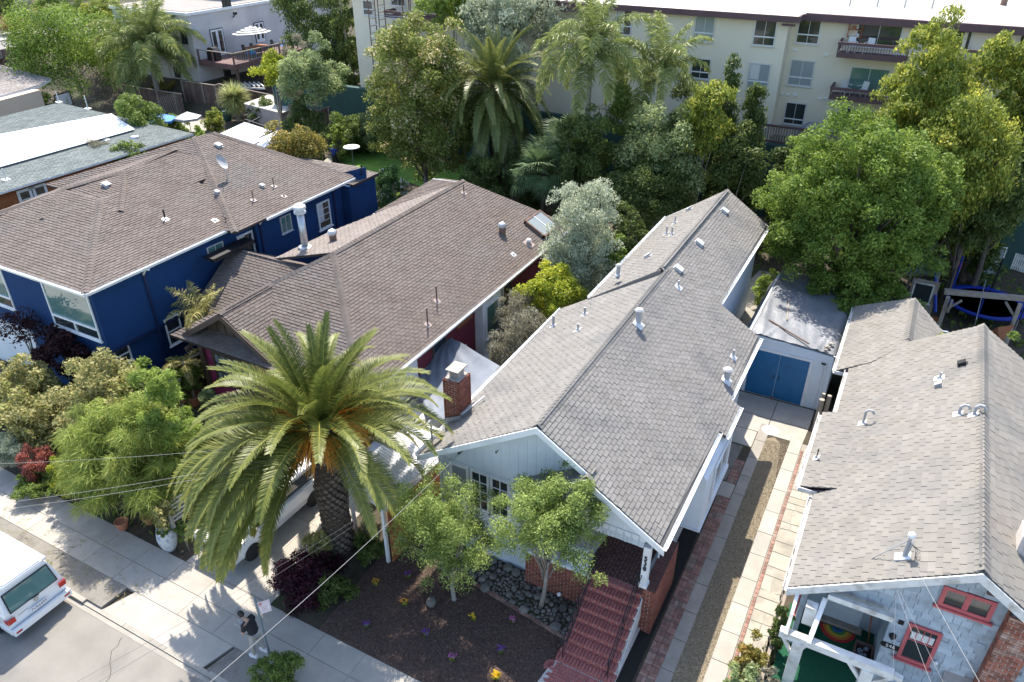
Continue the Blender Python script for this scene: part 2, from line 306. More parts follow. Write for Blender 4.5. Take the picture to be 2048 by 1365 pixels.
# ---------------- roofs ----------------
TAB = ([(-.5, 0, 0), (.5, 0, 0), (.5, 0, 1), (-.5, 0, 1), (-.5, 1, .25), (.5, 1, .25)], [(3, 2, 5, 4), (0, 1, 2, 3), (0, 3, 4), (1, 5, 2)])
def plane_of(poly):
    P = np.array(poly, float); n = np.zeros(3)
    for i in range(len(P)):
        a, b = P[i], P[(i+1) % len(P)]; n += np.cross(a, b)
    n /= np.linalg.norm(n); return n if n[2] > 0 else -n
def shingle_face(pc, deck, poly, eave, tw=.30, ex=.14, th=.027, gap=.016, jit=.0):
    P = np.array(poly, float); n = plane_of(poly); u = np.array(eave, float); u -= n*(u@n); u /= np.linalg.norm(u)
    v = np.cross(n, u)
    if v[2] < 0: v = -v; u = -u
    o = P.mean(0); U = (P-o)@u; Vv = (P-o)@v; v0 = Vv.min(); v1 = Vv.max()
    deck.slab([tuple(p-n*.012) for p in P][::1], -.09)
    def spans(y):
        xs = []
        for i in range(len(P)):
            a, b = (U[i], Vv[i]), (U[(i+1) % len(P)], Vv[(i+1) % len(P)])
            if (a[1] <= y) != (b[1] <= y): xs.append(a[0]+(b[0]-a[0])*(y-a[1])/(b[1]-a[1]))
        xs.sort(); return list(zip(xs[::2], xs[1::2]))
    R = int(math.ceil((v1-v0)/ex)); un = Vector(u); vn = Vector(v); nn = Vector(n)
    for r in range(R):
        ya = v0+r*ex; yb = min(ya+ex, v1-1e-3); sa = spans(ya+1e-3); sb = spans(yb-1e-4)
        if len(sa) != len(sb): sa = sb = spans((ya+yb)/2)
        off = (r % 2)*.5*tw+random.uniform(-.03, .03) + ((r % 5)*.13*tw if jit else 0)
        for (a0, a1), (b0, b1) in zip(sa, sb):
            lo, hi = min(a0, b0), max(a1, b1); k = math.floor((lo-off)/tw)
            while off+k*tw < hi:
                x0, x1 = off+k*tw+gap/2, off+(k+1)*tw-gap/2; k += 1
                jw = random.uniform(-jit, jit)*tw if jit else 0
                x1 += jw*0
                h = th*random.uniform(.75, 1.25)+.004; inA = x0 >= a0 and x1 <= a1; inB = x0 >= b0 and x1 <= b1
                if inA and inB:
                    q = o+u*((x0+x1)/2)+v*ya
                    pc.add('s', frame(q, un, vn, nn, x1-x0, ex+.012, h), TAB)
                else:
                    A0, A1 = max(x0, a0), min(x1, a1); B0, B1 = max(x0, b0), min(x1, b1)
                    if A1 < A0: A0 = A1 = min(max((x0+x1)/2, a0), a1)
                    if B1 < B0: B0 = B1 = min(max((x0+x1)/2, b0), b1)
                    if (A1-A0)+(B1-B0) < .02: continue
                    g = lambda x, y, z: o+u*x+v*y+n*z
                    pc.raw([g(A0, ya, 0), g(A1, ya, 0), g(A1, ya, h), g(A0, ya, h), g(B0, yb, .004), g(B1, yb, .004)], [(3, 2, 5, 4), (0, 1, 2, 3), (0, 3, 4), (1, 5, 2)])
def caps(pc, p, q, w=.15, drop=.55, step=.19, lift=.03, key='c'):
    p = np.array(p, float); q = np.array(q, float); L = np.linalg.norm(q-p); d = (q-p)/L
    s = np.cross(d, (0, 0, 1)); s /= np.linalg.norm(s); up = np.cross(s, d); n = int(L/step)
    t = .055
    pr = ([(-w, 0, -drop*w), (0, 0, t), (w, 0, -drop*w), (-w, 1, -drop*w-.012), (0, 1, t-.028), (w, 1, -drop*w-.012), (-w, 0, -drop*w-.03), (0, 0, t-.03), (w, 0, -drop*w-.03)],
          [(0, 3, 4, 1), (1, 4, 5, 2), (6, 0, 1, 7), (7, 1, 2, 8)])
    for i in range(n+1):
        o = p+d*min(i*step, L-step)+up*lift
        pc.add(key, frame(o, Vector(s), Vector(d), Vector(up), 1, step+.05, 1), pr)
class Roof:
    def __init__(s, house, smat, dmat, limit=300):
        s.deck = MB(); s.root = None; s.house = house; s.smat = smat; s.dmat = dmat; s.F = []; s.Cp = []; s.limit = limit
    def face(s, poly, eave, **k): s.F.append((poly, eave, k)); return s
    def cap(s, p, q, **k): s.Cp.append((p, q, k)); return s
    def finish(s, capmat=None):
        b = MB(); tmp = Pieces('shingle', s.smat, s.house, s.limit, 'shingle_field')
        for poly, e, k in s.F: shingle_face(tmp, b, poly, e, **k)
        root = b.build('roof', s.dmat, s.house); tmp.p = root; tmp.finish()
        if s.Cp:
            cp = Pieces('ridge_cap', capmat or s.smat, root, 300, 'ridge_cap_run')
            for p, q, k in s.Cp: caps(cp, p, q, **k)
            cp.finish()
        return root
# ---------------- walls, windows ----------------
def unit(a): a = np.array(a, float); return a/np.linalg.norm(a)
def window(parent, p0, u, n, w, h, fm, gm, fr=.07, nx=1, ny=1, hung=False, sill=True, name='window', mt=.03, depth_=.05, curtain=None, label=None):
    p0 = np.array(p0, float); u = unit(u); n = unit(n); z = np.array((0, 0, 1.0)) ; b = MB()
    def bar(x0, x1, z0, z1, d0=0.0, d1=depth_):
        P = [p0+u*x+z*zz+n*d for d in (d0, d1) for x, zz in ((x0, z0), (x1, z0), (x1, z1), (x0, z1))]
        b.add(P, [(0, 3, 2, 1), (4, 5, 6, 7), (0, 1, 5, 4), (1, 2, 6, 5), (2, 3, 7, 6), (3, 0, 4, 7)])
    bar(0, fr, 0, h); bar(w-fr, w, 0, h); bar(fr, w-fr, h-fr, h); bar(fr, w-fr, 0, fr)
    if sill: bar(-fr*.8, w+fr*.8, -fr*.6, 0, 0, depth_*2)
    for i in range(1, nx): x = fr+(w-2*fr)*i/nx; bar(x-mt/2, x+mt/2, fr, h-fr, .004, depth_*.7)
    for j in range(1, ny): y = fr+(h-2*fr)*j/ny; bar(fr, w-fr, y-mt/2, y+mt/2, .006, depth_*.66)
    if hung: bar(fr, w-fr, h*.5-mt, h*.5+mt, .007, depth_*.8)
    o = b.build(name, fm, parent)
    if label: tag(o, label)
    g = MB(); P = [p0+u*x+z*zz+n*.015 for x, zz in ((fr, fr), (w-fr, fr), (w-fr, h-fr), (fr, h-fr))]; g.poly(P); g.build('pane', gm, o)
    if curtain:
        c = MB(); P = [p0+u*x+z*zz+n*.019 for x, zz in ((fr+.03, h*curtain), (w*.5-.02, h*curtain), (w*.5-.02, h-fr), (fr+.03, h-fr))]; c.poly(P); c.build('curtain', M['curtain'], o)
    return o
def boards(parent, poly, u, mat_, ex=.12, th=.018, name='clapboard', limit=0, up=(0, 0, 1), nrm=None):
    """lap boards running along u over a vertical polygon"""
    P = np.array(poly, float); u = unit(u); z = np.array(up, float); n = np.cross(u, z); n = n if nrm is None else np.array(nrm, float)
    o = P[0]; U = (P-o)@u; V = (P-o)@z; pc = Pieces(name, mat_, parent, limit, name+'_cladding'); y = V.min()
    while y < V.max()-.01:
        ym = min(y+ex*.5, V.max()-.005); xs = []
        for i in range(len(P)):
            a, b = (U[i], V[i]), (U[(i+1) % len(P)], V[(i+1) % len(P)])
            if (a[1] <= ym) != (b[1] <= ym): xs.append(a[0]+(b[0]-a[0])*(ym-a[1])/(b[1]-a[1]))
        xs.sort()
        for x0, x1 in zip(xs[::2], xs[1::2]):
            if x1-x0 < .03: continue
            h = min(ex, V.max()-y)
            g = lambda x, yy, d: o+u*x+z*yy+n*d
            if limit: pc.add('%0.2f' % 0, frame(o+u*((x0+x1)/2)+z*y, Vector(u), Vector(z), Vector(n), x1-x0, h, th), TAB)
            else: pc.raw([g(x0, y, 0), g(x1, y, 0), g(x1, y, th), g(x0, y, th), g(x0, y+h, .002), g(x1, y+h, .002)], [(3, 2, 5, 4), (0, 1, 2, 3), (0, 3, 4), (1, 5, 2)])
        y += ex
    pc.finish()
def wall_shingles(parent, poly, u, n, mat_, tw=.26, ex=.2, th=.016, holes=(), limit=300):
    P = np.array(poly, float); u = unit(u); n = unit(n); z = np.array((0, 0, 1.)); o = P[0]; U = (P-o)@u; V = (P-o)@z
    pc = Pieces('wall_shingle', mat_, parent, limit, 'wall_shingle_field'); y = V.min(); r = 0
    while y < V.max()-.03:
        h = min(ex, V.max()-y); xs = []
        for i in range(len(P)):
            a, b = (U[i], V[i]), (U[(i+1) % len(P)], V[(i+1) % len(P)]); ym = y+h*.5
            if (a[1] <= ym) != (b[1] <= ym): xs.append(a[0]+(b[0]-a[0])*(ym-a[1])/(b[1]-a[1]))
        xs.sort()
        for x0, x1 in zip(xs[::2], xs[1::2]):
            x = x0-random.random()*tw
            while x < x1:
                wd = tw*random.uniform(.55, 1.45); a, b = max(x, x0), min(x+wd, x1); x += wd
                if b-a < .04: continue
                c = o+u*((a+b)/2)+z*(y+h/2)
                if any((c-np.array(h0))@u > 0 and (c-np.array(h0))@u < hw and 0 < (c-np.array(h0))[2] < hh for h0, hw, hh in holes): continue
                pc.add('w', frame(o+u*((a+b)/2)+z*(y+random.uniform(-.01, .01)), Vector(u), Vector(z), Vector(n), (b-a)-.012, h+.012, th*random.uniform(.8, 1.3)), TAB)
        y += ex; r += 1
    pc.finish()
def brick_wall(parent, p0, u, n, w, h, mat_, bl=.21, bh=.065, gap=.011, proud=.012, limit=300, name='brick', stack=False, cond=None, pc=None, course=True):
    p0 = np.array(p0, float); u = unit(u); n = unit(n); z = np.array((0, 0, 1.)) if abs(n[2]) < .5 else np.cross(n, u)
    own = pc is None; pc = pc or Pieces(name, mat_, parent, limit, name+'_field'); r = 0; y = 0
    while y < h-.02:
        hh = min(bh, h-y); x = -(r % 2)*bl/2 if not stack else 0
        while x < w-.02:
            a, b = max(x, 0), min(x+bl, w); x += bl+gap
            if b-a < .03: continue
            c = p0+u*((a+b)/2)+z*(y+hh/2)+n*(proud/2-.03)
            if cond and not cond((a+b)/2, y+hh/2): continue
            pc.add('b', frame(c, Vector(u), Vector(z), Vector(n), b-a, hh, .06+proud+random.uniform(-.003, .003)), CUBE)
        y += bh+gap; r += 1
    if own: pc.finish()
    return pc
def gutter(parent, p, q, mat_=None, out=(1, 0, 0), name='gutter', label=None):
    p = np.array(p, float); q = np.array(q, float); o = unit(out); b = MB(); z = np.array((0, 0, 1.))
    b.prism([p-z*.12, p-z*.12+o*.10, p+o*.13, p+o*.115, p-z*.105+o*.085, p-z*.105+o*.01, p+o*.004, p], q-p); 
    L = np.linalg.norm(q-p); d = (q-p)/L
    for i in range(int(L/.9)+1): c = p+d*(i*.9+.3 if i*.9+.3 < L else L-.05); b.beam(c, c+o*.12, .03, .012)
    x = b.build(name, mat_ or M['white'], parent); tag(x, label); return x
def fascia(parent, p, q, h=.24, t=.035, n=(0, -1, 0), mat_=None, name='fascia', dz=.02):
    p = np.array(p, float); q = np.array(q, float); n = unit(n); z = np.array((0, 0, 1.)); b = MB()
    b.prism([p+z*dz, q+z*dz, q-z*(h-dz), p-z*(h-dz)], n*t); return b.build(name, mat_ or M['white'], parent)
def pipe_vent(parent, p, h=.4, r=.045, mt='ventgrey', fl=.16, sl=(0, 0, 1), name='vent_pipe', cap=False, fm='ventwhite'):
    b = MB(); p = np.array(p, float); b.tube([p-np.array((0, 0, .1)), p+np.array((0, 0, h))], r, 10)
    if cap: b.tube([p+np.array((0, 0, h)), p+np.array((0, 0, h+.03)), p+np.array((0, 0, h+.09))], [r*1.5, r*1.7, r*1.1], 12)
    o = b.build(name, M[mt], parent, smooth=False); n = np.array(sl, float); n /= np.linalg.norm(n)
    c = MB(); x = unit(np.cross(n, (0, 1, .001))); y = np.cross(n, x); q = p+n*.03
    c.prism([q-x*fl-y*fl, q+x*fl-y*fl, q+x*fl+y*fl, q-x*fl+y*fl], n*.006)
    c.tube([q, q+n*.08], [r*2.0, r*1.15], 10); c.build('flashing', M[fm], o); return o
def box_vent(parent, p, sl, w=.28, mt='ventwhite'):
    n = unit(sl); x = unit(np.cross((0, 1, 0), n)); y = np.array((0, 1., 0)); p = np.array(p, float); b = MB()
    b.prism([p-x*w*.6-y*w*.45, p+x*w*.6-y*w*.45, p+x*w*.6+y*w*.45, p-x*w*.6+y*w*.45], n*.03)
    q = p+n*.11
    b.prism([p-x*w*.5-y*w*.38+n*.03, p+x*w*.4-y*w*.38+n*.03, p+x*w*.4+y*w*.38+n*.03, p-x*w*.5+y*w*.38+n*.03], n*.08)
    b.prism([q-x*w*.55-y*w*.45, q+x*w*.5-y*w*.45+n*.02, q+x*w*.5+y*w*.45+n*.02, q-x*w*.55+y*w*.45], n*.02)
    return b.build('roof_vent', M[mt], parent)
def turbine(parent, p, mt='ventwhite', base='rust', s=1.0):
    b = MB(); b.lathe(p, [(.15*s, -.1), (.15*s, .25*s), (.13*s, .27*s)], 16); o = b.build('turbine_vent', M[base], parent)
    c = MB(); q = np.array(p)+np.array((0, 0, .26*s))
    for i in range(22):
        a0 = 2*math.pi*i/22; a1 = a0+.17; pr = [(.14, 0), (.19, .07), (.2, .13), (.16, .2), (.06, .25)]
        for j in range(4):
            (r0, z0), (r1, z1) = pr[j], pr[j+1]
            c.poly([(q[0]+r*s*math.cos(a), q[1]+r*s*math.sin(a), q[2]+z*s) for r, z, a in ((r0, z0, a0), (r0*.93, z0, a1), (r1*.93, z1, a1), (r1, z1, a0))])
    c.lathe(q, [(.13*s, 0), (.17*s, .1*s), (.12*s, .2*s), (.07*s, .25*s), (.05*s, .27*s), (0.0, .28*s)], 14)
    c.build('turbine_head', M[mt], o); return o
def text(body, size, Mx, m, parent, name='lettering', ext=.004):
    cu = bpy.data.curves.new('t', 'FONT'); cu.body = body; cu.size = size; cu.extrude = ext; cu.align_x = 'CENTER'; cu.align_y = 'CENTER'
    t = bpy.data.objects.new('t', cu); C.objects.link(t); bpy.context.view_layer.update()
    me = bpy.data.meshes.new_from_object(t.evaluated_get(bpy.context.evaluated_depsgraph_get())); bpy.data.objects.remove(t)
    me.materials.clear(); me.materials.append(m); o = bpy.data.objects.new(name, me); C.objects.link(o); o.parent = parent
    base = Matrix.Translation(-parent.location) if parent.type == 'EMPTY' else Matrix.Identity(4)
    o.matrix_basis = base @ Mx; return o
# ---------------- plants ----------------
def leafcloud(c, R, n, size, nclump, cl=.30, low=-.5, asp=.45, seed=0, elong=None, spread=.5, top=1.0, inner=.15, upb=.15, taper=0, jit=.12):
    r = np.random.default_rng(seed+11); c = np.array(c, float); R = np.array(R, float)
    d = r.normal(size=(nclump*3, 3)); d /= np.linalg.norm(d, axis=1)[:, None]; d = d[d[:, 2] > low][:nclump]; k = len(d)
    rad = np.where(r.random(k) < inner, r.uniform(.2, .6, k), r.uniform(.66, .92, k))
    cc = c+d*R*rad[:, None]*(1+jit*r.normal(size=(k, 1))); Rm = np.sort(R)[:2].mean(); cr = cl*Rm*r.uniform(.6, 1.3, k)
    if taper: hh = np.clip((cc[:, 2]-c[2])/R[2]*.5+.5, 0, 1); cc[:, :2] = c[:2]+(cc[:, :2]-c[:2])*(1-taper*hh)[:, None]; cr = cr*(1-taper*.5*hh)
    idx = r.choice(k, n, p=cr**2/(cr**2).sum()); dd = r.normal(size=(n, 3)); dd /= np.linalg.norm(dd, axis=1)[:, None]
    dd[:, 2] = np.where(dd[:, 2] < -.45, -dd[:, 2], dd[:, 2])
    p = cc[idx]+dd*(cr[idx]*np.clip(r.uniform(.45, 1.08, n), 0, 1.1))[:, None]*np.array([1, 1, R[2]/R.mean() if R[2] < R.mean() else 1])
    nr = dd*.55+r.normal(size=(n, 3))*spread; nr[:, 2] += upb; nr /= np.linalg.norm(nr, axis=1)[:, None]
    t = np.cross(nr, r.normal(size=(n, 3))) if elong is None else np.cross(nr, np.cross(dd+np.array(elong)+r.normal(size=(n, 3))*.35, nr))
    t /= np.linalg.norm(t, axis=1)[:, None]+1e-9; b = np.cross(nr, t); L = size*r.uniform(.6, 1.3, n)[:, None]
    V = np.empty((n, 4, 3)); V[:, 0] = p-t*L; V[:, 1] = p+b*L*asp; V[:, 2] = p+t*L; V[:, 3] = p-b*L*asp
    tone = np.clip(r.random(k)[idx]*.38+r.random(n)*.62, 0, 1)
    return V.reshape(-1, 3), tone, cc
def plant(name, label, cat, base, c, R, lm, bark='bark', size=.09, cov=2.2, nclump=60, trunk=.14, group=None, nlimb=7, maxn=26000, crown='crown', stems=1, bark_r=None, **k):
    base = np.array(base, float); c = np.array(c, float); R = np.array(R, float) if hasattr(R, '__len__') else np.array([R, R, R], float)
    th = thing(name, label, cat, base, group); asp = k.get('asp', .45)
    area = 4*math.pi*((R[0]*R[1])**1.6/3+(R[0]*R[2])**1.6/3+(R[1]*R[2])**1.6/3)**(1/1.6); n = int(min(maxn, cov*area/(2*size*size*asp)))
    seed = int(abs(base[0]*31+base[1]*17))
    V, tone, cc = leafcloud(c, R, n, size, nclump, seed=seed, **k)
    me = quadmesh(V, L_[lm], tone); o = link(crown, me, th)
    if trunk:
        b = MB(); rr = random.Random(seed)
        for s_ in range(stems):
            bs = base+np.array([rr.uniform(-1, 1)*trunk*2*(stems > 1), rr.uniform(-1, 1)*trunk*2*(stems > 1), -.15]); mid = bs*.35+c*.65+np.array([rr.uniform(-.15, .15)*R[0], rr.uniform(-.15, .15)*R[1], 0])
            fork = bs*.62+mid*.38+np.array([rr.uniform(-.1, .1), rr.uniform(-.1, .1), 0])
            b.tube([bs, bs*.8+fork*.2, fork, mid], [trunk*1.35, trunk, trunk*.8, trunk*.4], 9)
            for i in range(nlimb):
                e = cc[rr.randrange(len(cc))]; st = fork+(mid-fork)*rr.uniform(0, .8); m_ = st*.5+e*.5+np.array([rr.uniform(-.2, .2), rr.uniform(-.2, .2), .15])*R.mean()*.4
                b.tube([st, m_, e], [trunk*.42, trunk*.25, trunk*.1], 6)
        b.build('trunk', M[bark], th, smooth=True)
    return th
def frond_mesh(mat_, L=3.8, e0=60, droop=90, nl=90, ll=.42, lw=.032, kind='date', seed=0, tip=.35, base_clear=.12, rach=None):
    r = random.Random(seed); V = []; T = []; pts = []; N = 24; p = np.array([0., 0, 0]); tw = r.uniform(-.15, .15)
    for i in range(N+1):
        s = i/N; e = math.radians(e0-droop*s**1.25); pts.append((p.copy(), e)); p = p+np.array([math.cos(e), 0, math.sin(e)])*L/N
        p[1] += tw*L/N*s
    def P(s):
        f = s*N; i = min(int(f), N-1); a = f-i; return pts[i][0]*(1-a)+pts[i+1][0]*a, pts[i][1]*(1-a)+pts[i+1][1]*a
    wr = .035 if kind != 'fan' else .02
    for i in range(N):
        (a, ea), (b, eb) = pts[i], pts[i+1]; w0 = wr*(1-i/N*.85); w1 = wr*(1-(i+1)/N*.85)
        y = np.array([0, 1., 0]); ua = np.array([-math.sin(ea), 0, math.cos(ea)])
        V += [a-y*w0, a+ua*w0*.6, b+ua*w1*.6, b-y*w1, a+ua*w0*.6, a+y*w0, b+y*w1, b+ua*w1*.6]; T += [.82, .82]
    for i in range(nl):
        s = base_clear+(1-base_clear)*((i+.5)/nl); q, e = P(s); t = np.array([math.cos(e), 0, math.sin(e)]); up = np.array([-math.sin(e), 0, math.cos(e)])
        le = ll*(math.sin(math.pi*min(max((s-base_clear)/(1-base_clear), 0), 1)**.62*.86+.22)*.9+.12)*r.uniform(.85, 1.1)
        for sd in (-1, 1):
            fw = .35+.75*s+r.uniform(-.12, .12); y = np.array([0, sd, 0.])
            if kind == 'date': d = y+t*fw+up*(.55-.15*s+r.uniform(-.18, .18)); dr = np.array([0, 0, -.10])
            elif kind == 'queen': d = y*r.uniform(.5, 1.1)+t*fw*.7+up*r.uniform(-.5, .7); dr = np.array([0, 0, -.75])
            else: d = y+t*fw+up*.1; dr = np.array([0, 0, -.3])
            d /= np.linalg.norm(d); m = q+d*le*.5; d2 = d+dr; d2 /= np.linalg.norm(d2); en = m+d2*le*.5
            wv = np.cross(d, up if kind == 'date' else np.array([r.uniform(-1, 1), r.uniform(-1, 1), r.uniform(-.3, 1)])); wv = wv/(np.linalg.norm(wv)+1e-6)*lw*.5; w2 = wv*.75
            V += [q-wv*.6, q+wv*.6, m+wv, m-wv]; V += [m-wv, m+wv, en+w2*.25, en-w2*.25]
            tn = min(1, max(0, .12+tip*s+r.uniform(-.12, .22))); T += [tn, min(1, tn+.14)]
    return quadmesh(np.array(V), mat_, T)
def palm(name, label, base, top, tr, specs, rx=0, group=None, trunkmat='bark', lean=None, boots=0, cat='palm tree', nring=0):
    """specs: list of (mesh, azimuth, scale, tilt)"""
    th = thing(name, label, cat, base, group); b = MB(); base = np.array(base, float); top = np.array(top, float)
    P = [base+(top-base)*s for s in (-.03, .1, .5, .9, 1.04)]; b.tube(P, [tr[0]*1.15, tr[0], (tr[0]+tr[1])/2, tr[1], tr[1]*.8], 18); b.build('trunk', M[trunkmat], th, smooth=True)
    for me, az, sc_, tl in specs:
        o = bpy.data.objects.new('frond', me); C.objects.link(o); o.parent = th
        o.location = Vector(top-base)+Vector((math.cos(az)*tr[1]*.5, math.sin(az)*tr[1]*.5, random.uniform(-.15, .1)+tl*0))
        o.rotation_euler = (random.uniform(-.22, .22), tl, az+0); o.scale = (sc_,)*3
    return th
def spiky(name, label, cat, base, h, n, ln, wd, lm, group=None, trunk=.05, up=-.1, heads=((0, 0, 0),), bend=.25):
    th = thing(name, label, cat, base, group); b = MB(); V = []; T = []; r = random.Random(int(base[0]*13+base[1]*7)); base = np.array(base, float)
    for hx, hy, hz in heads:
        c = base+np.array([hx, hy, h+hz])
        if trunk: b.tube([base, base+np.array([hx*.3, hy*.3, h*.5]), c], [trunk, trunk*.8, trunk*.7], 8)
        for i in range(n):
            a = r.uniform(0, 2*math.pi); e = math.asin(r.uniform(up, 1)); l = ln*r.uniform(.75, 1.1); d = np.array([math.cos(a)*math.cos(e), math.sin(a)*math.cos(e), math.sin(e)])
            w_ = np.cross(d, (0, 0, 1)); w_ = w_/(np.linalg.norm(w_)+1e-6)*wd*.5; m = c+d*l*.55; d2 = d+np.array([0, 0, -bend]); d2 /= np.linalg.norm(d2); en = m+d2*l*.45
            V += [c-w_*.6, c+w_*.6, m+w_, m-w_, m-w_, m+w_, en+w_*.1, en-w_*.1]; t = r.random(); T += [t, t]
    if trunk: b.build('stem', M['bark'], th)
    link('foliage', quadmesh(np.array(V), L_[lm], T), th); return th
# ---------------- terrain and paving ----------------
def sst(a, b, x): t = min(max((x-a)/(b-a), 0), 1); return t*t*(3-2*t)
def hz(x, y):
    h = .85*sst(39, 43.5, y)*(1-sst(-.5, 3, x)*.7)
    h += 4.6*sst(49.6, 51.2, y)*sst(-44, -42, x)
    far = sst(-56.5, -61, x)*sst(49.5, 53, y); h = h*(1-far)+3.0*far
    h += .22*max(0, y-78)+.12*max(0, -x-118)
    if y < 8.02: return -.16-.03*sst(8, 0, y)
    return h-(.13 if y < 10.5 else .03)
def gat(px, py, dz=0.0):
    d = ray(px, py); d = d/np.linalg.norm(d); t = 15.0
    while t < 400:
        p = EYE+d*t
        if p[2] < hz(p[0], p[1]): break
        t += .12
    return np.array((p[0], p[1], p[2]+dz))
xs = list(np.arange(-160, -60, 2.5))+list(np.arange(-60, 20, 1.0))+list(np.arange(20, 120, 5)); ys = [-30, -15, -5, 0, 4, 7.98, 8.06]+[9, 10, 10.4, 10.6]+list(np.arange(11, 60, .6))+list(np.arange(60, 190, 4))+[260, 400, 700]
xs = [-900, -500, -260]+xs+[200, 400, 900]
b = MB(); nx = len(xs)
vs = [(x, y, hz(x, y)) for y in ys for x in xs]
b.add(vs, [(j*nx+i, j*nx+i+1, (j+1)*nx+i+1, (j+1)*nx+i) for j in range(len(ys)-1) for i in range(nx-1)])
tag(b.build('ground', M['dirt'], smooth=False), kind='structure')
def sheet(name, pts, m, th=.02, z=None, kind='structure', parent=None):
    b = MB(); P = [(p[0], p[1], (p[2] if len(p) > 2 else 0) if z is None else z) for p in pts]
    b.slab([(p[0], p[1], p[2]-th) for p in P], th); o = b.build(name, m, parent)
    return tag(o, kind=kind) if parent is None else o
sheet('road', [(-160, -30), (100, -30), (100, 7.8), (-160, 7.8)], M['asphalt'], .03, z=-.115)
g = MB()
def crack(b, pts, w, z):
    for (x0, y0), (x1, y1) in zip(pts, pts[1:]):
        d = np.array([x1-x0, y1-y0]); d /= np.linalg.norm(d); n = np.array([-d[1], d[0]])*w/2
        b.poly([(x0+n[0], y0+n[1], z), (x0-n[0], y0-n[1], z), (x1-n[0], y1-n[1], z), (x1+n[0], y1+n[1], z)])
sheet('road_gutter_pan', [(-160, 7.8), (100, 7.8), (100, 7.94), (-160, 7.94)], M['concrete_old'], .03, z=-.108)
b = MB(); rr = random.Random(4)
for s in ((-17.6, 7.7), (-14.2, 7.5), (-10.5, 6.6)):
    p = [s]; 
    for i in range(14): p.append((p[-1][0]+rr.uniform(-.05, .35), p[-1][1]-rr.uniform(.1, .35)))
    crack(b, p, .018, -.1105)
tag(b.build('road_crack', M['dirt']), kind='structure')
# kerb stones, lowered across the drive
kb = Pieces('kerb_stone', M['concrete_old'], None) if False else None
kr = link('kerb', MB().box((-160, 7.955, -.2), (-60, 8.10, 0)).mesh(M['concrete_old'])); tag(kr, kind='structure')
kp = Pieces('kerb_stone', M['concrete_old'], kr)
x = -60
while x < 14:
    L = 1.83; low = -19.05 < x+L/2 < -14.5; zt = -.075 if low else 0.004*random.random()
    kp.add('k', frame(((x+L/2), 8.028, (zt-.24)/2), Vector((1, 0, 0)), Vector((0, 1, 0)), Vector((0, 0, 1)), L-.014, .15, zt+.24), CUBE); x += L
kp.finish()
sw = sheet('sidewalk', [(-70, 9.02), (20, 9.02), (20, 10.70), (-70, 10.70)], M['mortar_dark'], .1, z=-.02)
sp = Pieces('paving_slab', M['concrete'], sw); x = -66.86
while x < 18:
    L = 1.52; new = -19.3 < x+L/2 < -12.6
    for y0, y1 in ((9.03, 9.85), (9.86, 10.68)):
        sp.add('s', frame((x+L/2, (y0+y1)/2, -.03+random.uniform(0, .004)), Vector((1, 0, 0)), Vector((0, 1, 0)), Vector((0, 0, 1)), L-.012, y1-y0-.008, .06), CUBE)
    x += L
sp.finish()
ap = sheet('driveway_apron', [(-19.0, 8.1, -.075), (-14.6, 8.1, -.075), (-14.3, 9.02, -.005), (-18.6, 9.02, -.005)], M['concrete'], .1)
sheet('verge', [(-70, 8.1), (-19.05, 8.1), (-19.0, 9.02), (-70, 9.02)], M['gravel_dirt'], .12, z=-.006); scatter(None, -27, -19.1, 8.12, 9.0, 9000, M['pebble'], -.004, .008, .02) if 'scatter' in globals() else None
sheet('verge', [(-14.4, 8.1), (16, 8.1), (16, 9.02), (-14.2, 9.02)], M['gravel_dirt'], .12, z=-.006)
dw = sheet('driveway', [(-18.2, 10.70), (-14.55, 10.70), (-14.2, 22.5), (-18.0, 22.5)], M['mortar_dark'], .05, z=-.008)
dp = Pieces('paving_slab', M['concrete'], dw)
for i in range(3):
    for j in range(7):
        x0 = -18.15+i*1.25; y0 = 10.74+j*1.66
        dp.add('s', frame((x0+.6, y0+.82, -.026), Vector((1, 0, 0)), Vector((0, 1, 0)), Vector((0, 0, 1)), 1.236, 1.645, .052), CUBE)
dp.finish()
# front garden: mulch bed and river stones
mulch = sheet('garden_bed', [(-12.43, 10.70), (-4.95, 10.70), (-5.25, 12.3), (-5.5, 13.9), (-9.15, 14.5), (-12.6, 14.9)], M['mulch'], .04, z=.008)
r = np.random.default_rng(3); n = 26000
px = r.uniform(-12.4, -5.3, n); py = r.uniform(10.72, 14.6, n); keep = py < 13.9+(-px-5.5)*.165; px, py = px[keep], py[keep]; n = len(px)
a = r.uniform(0, 6.28, n); t = r.uniform(-.5, .5, n); L = r.uniform(.012, .035, n); W = L*r.uniform(.2, .45, n)
d = np.stack([np.cos(a)*np.cos(t), np.sin(a)*np.cos(t), np.sin(t)], 1)*L[:, None]; e = np.stack([-np.sin(a), np.cos(a), r.uniform(-.6, .6, n)], 1)*W[:, None]
c0 = np.stack([px, py, np.full(n, .016)], 1)+np.array([0, 0, 1])*r.uniform(0, .015, n)[:, None]
V = np.stack([c0-d-e, c0+d-e, c0+d+e, c0-d+e], 1).reshape(-1, 3)
M['chips'] = mat('mulch_chips', (.075, .046, .036), (.15, .10, .078), 20, .95, tv=.5)
tag(link('mulch_chips', quadmesh(V, M['chips'], r.random(n)), mulch), kind='stuff')
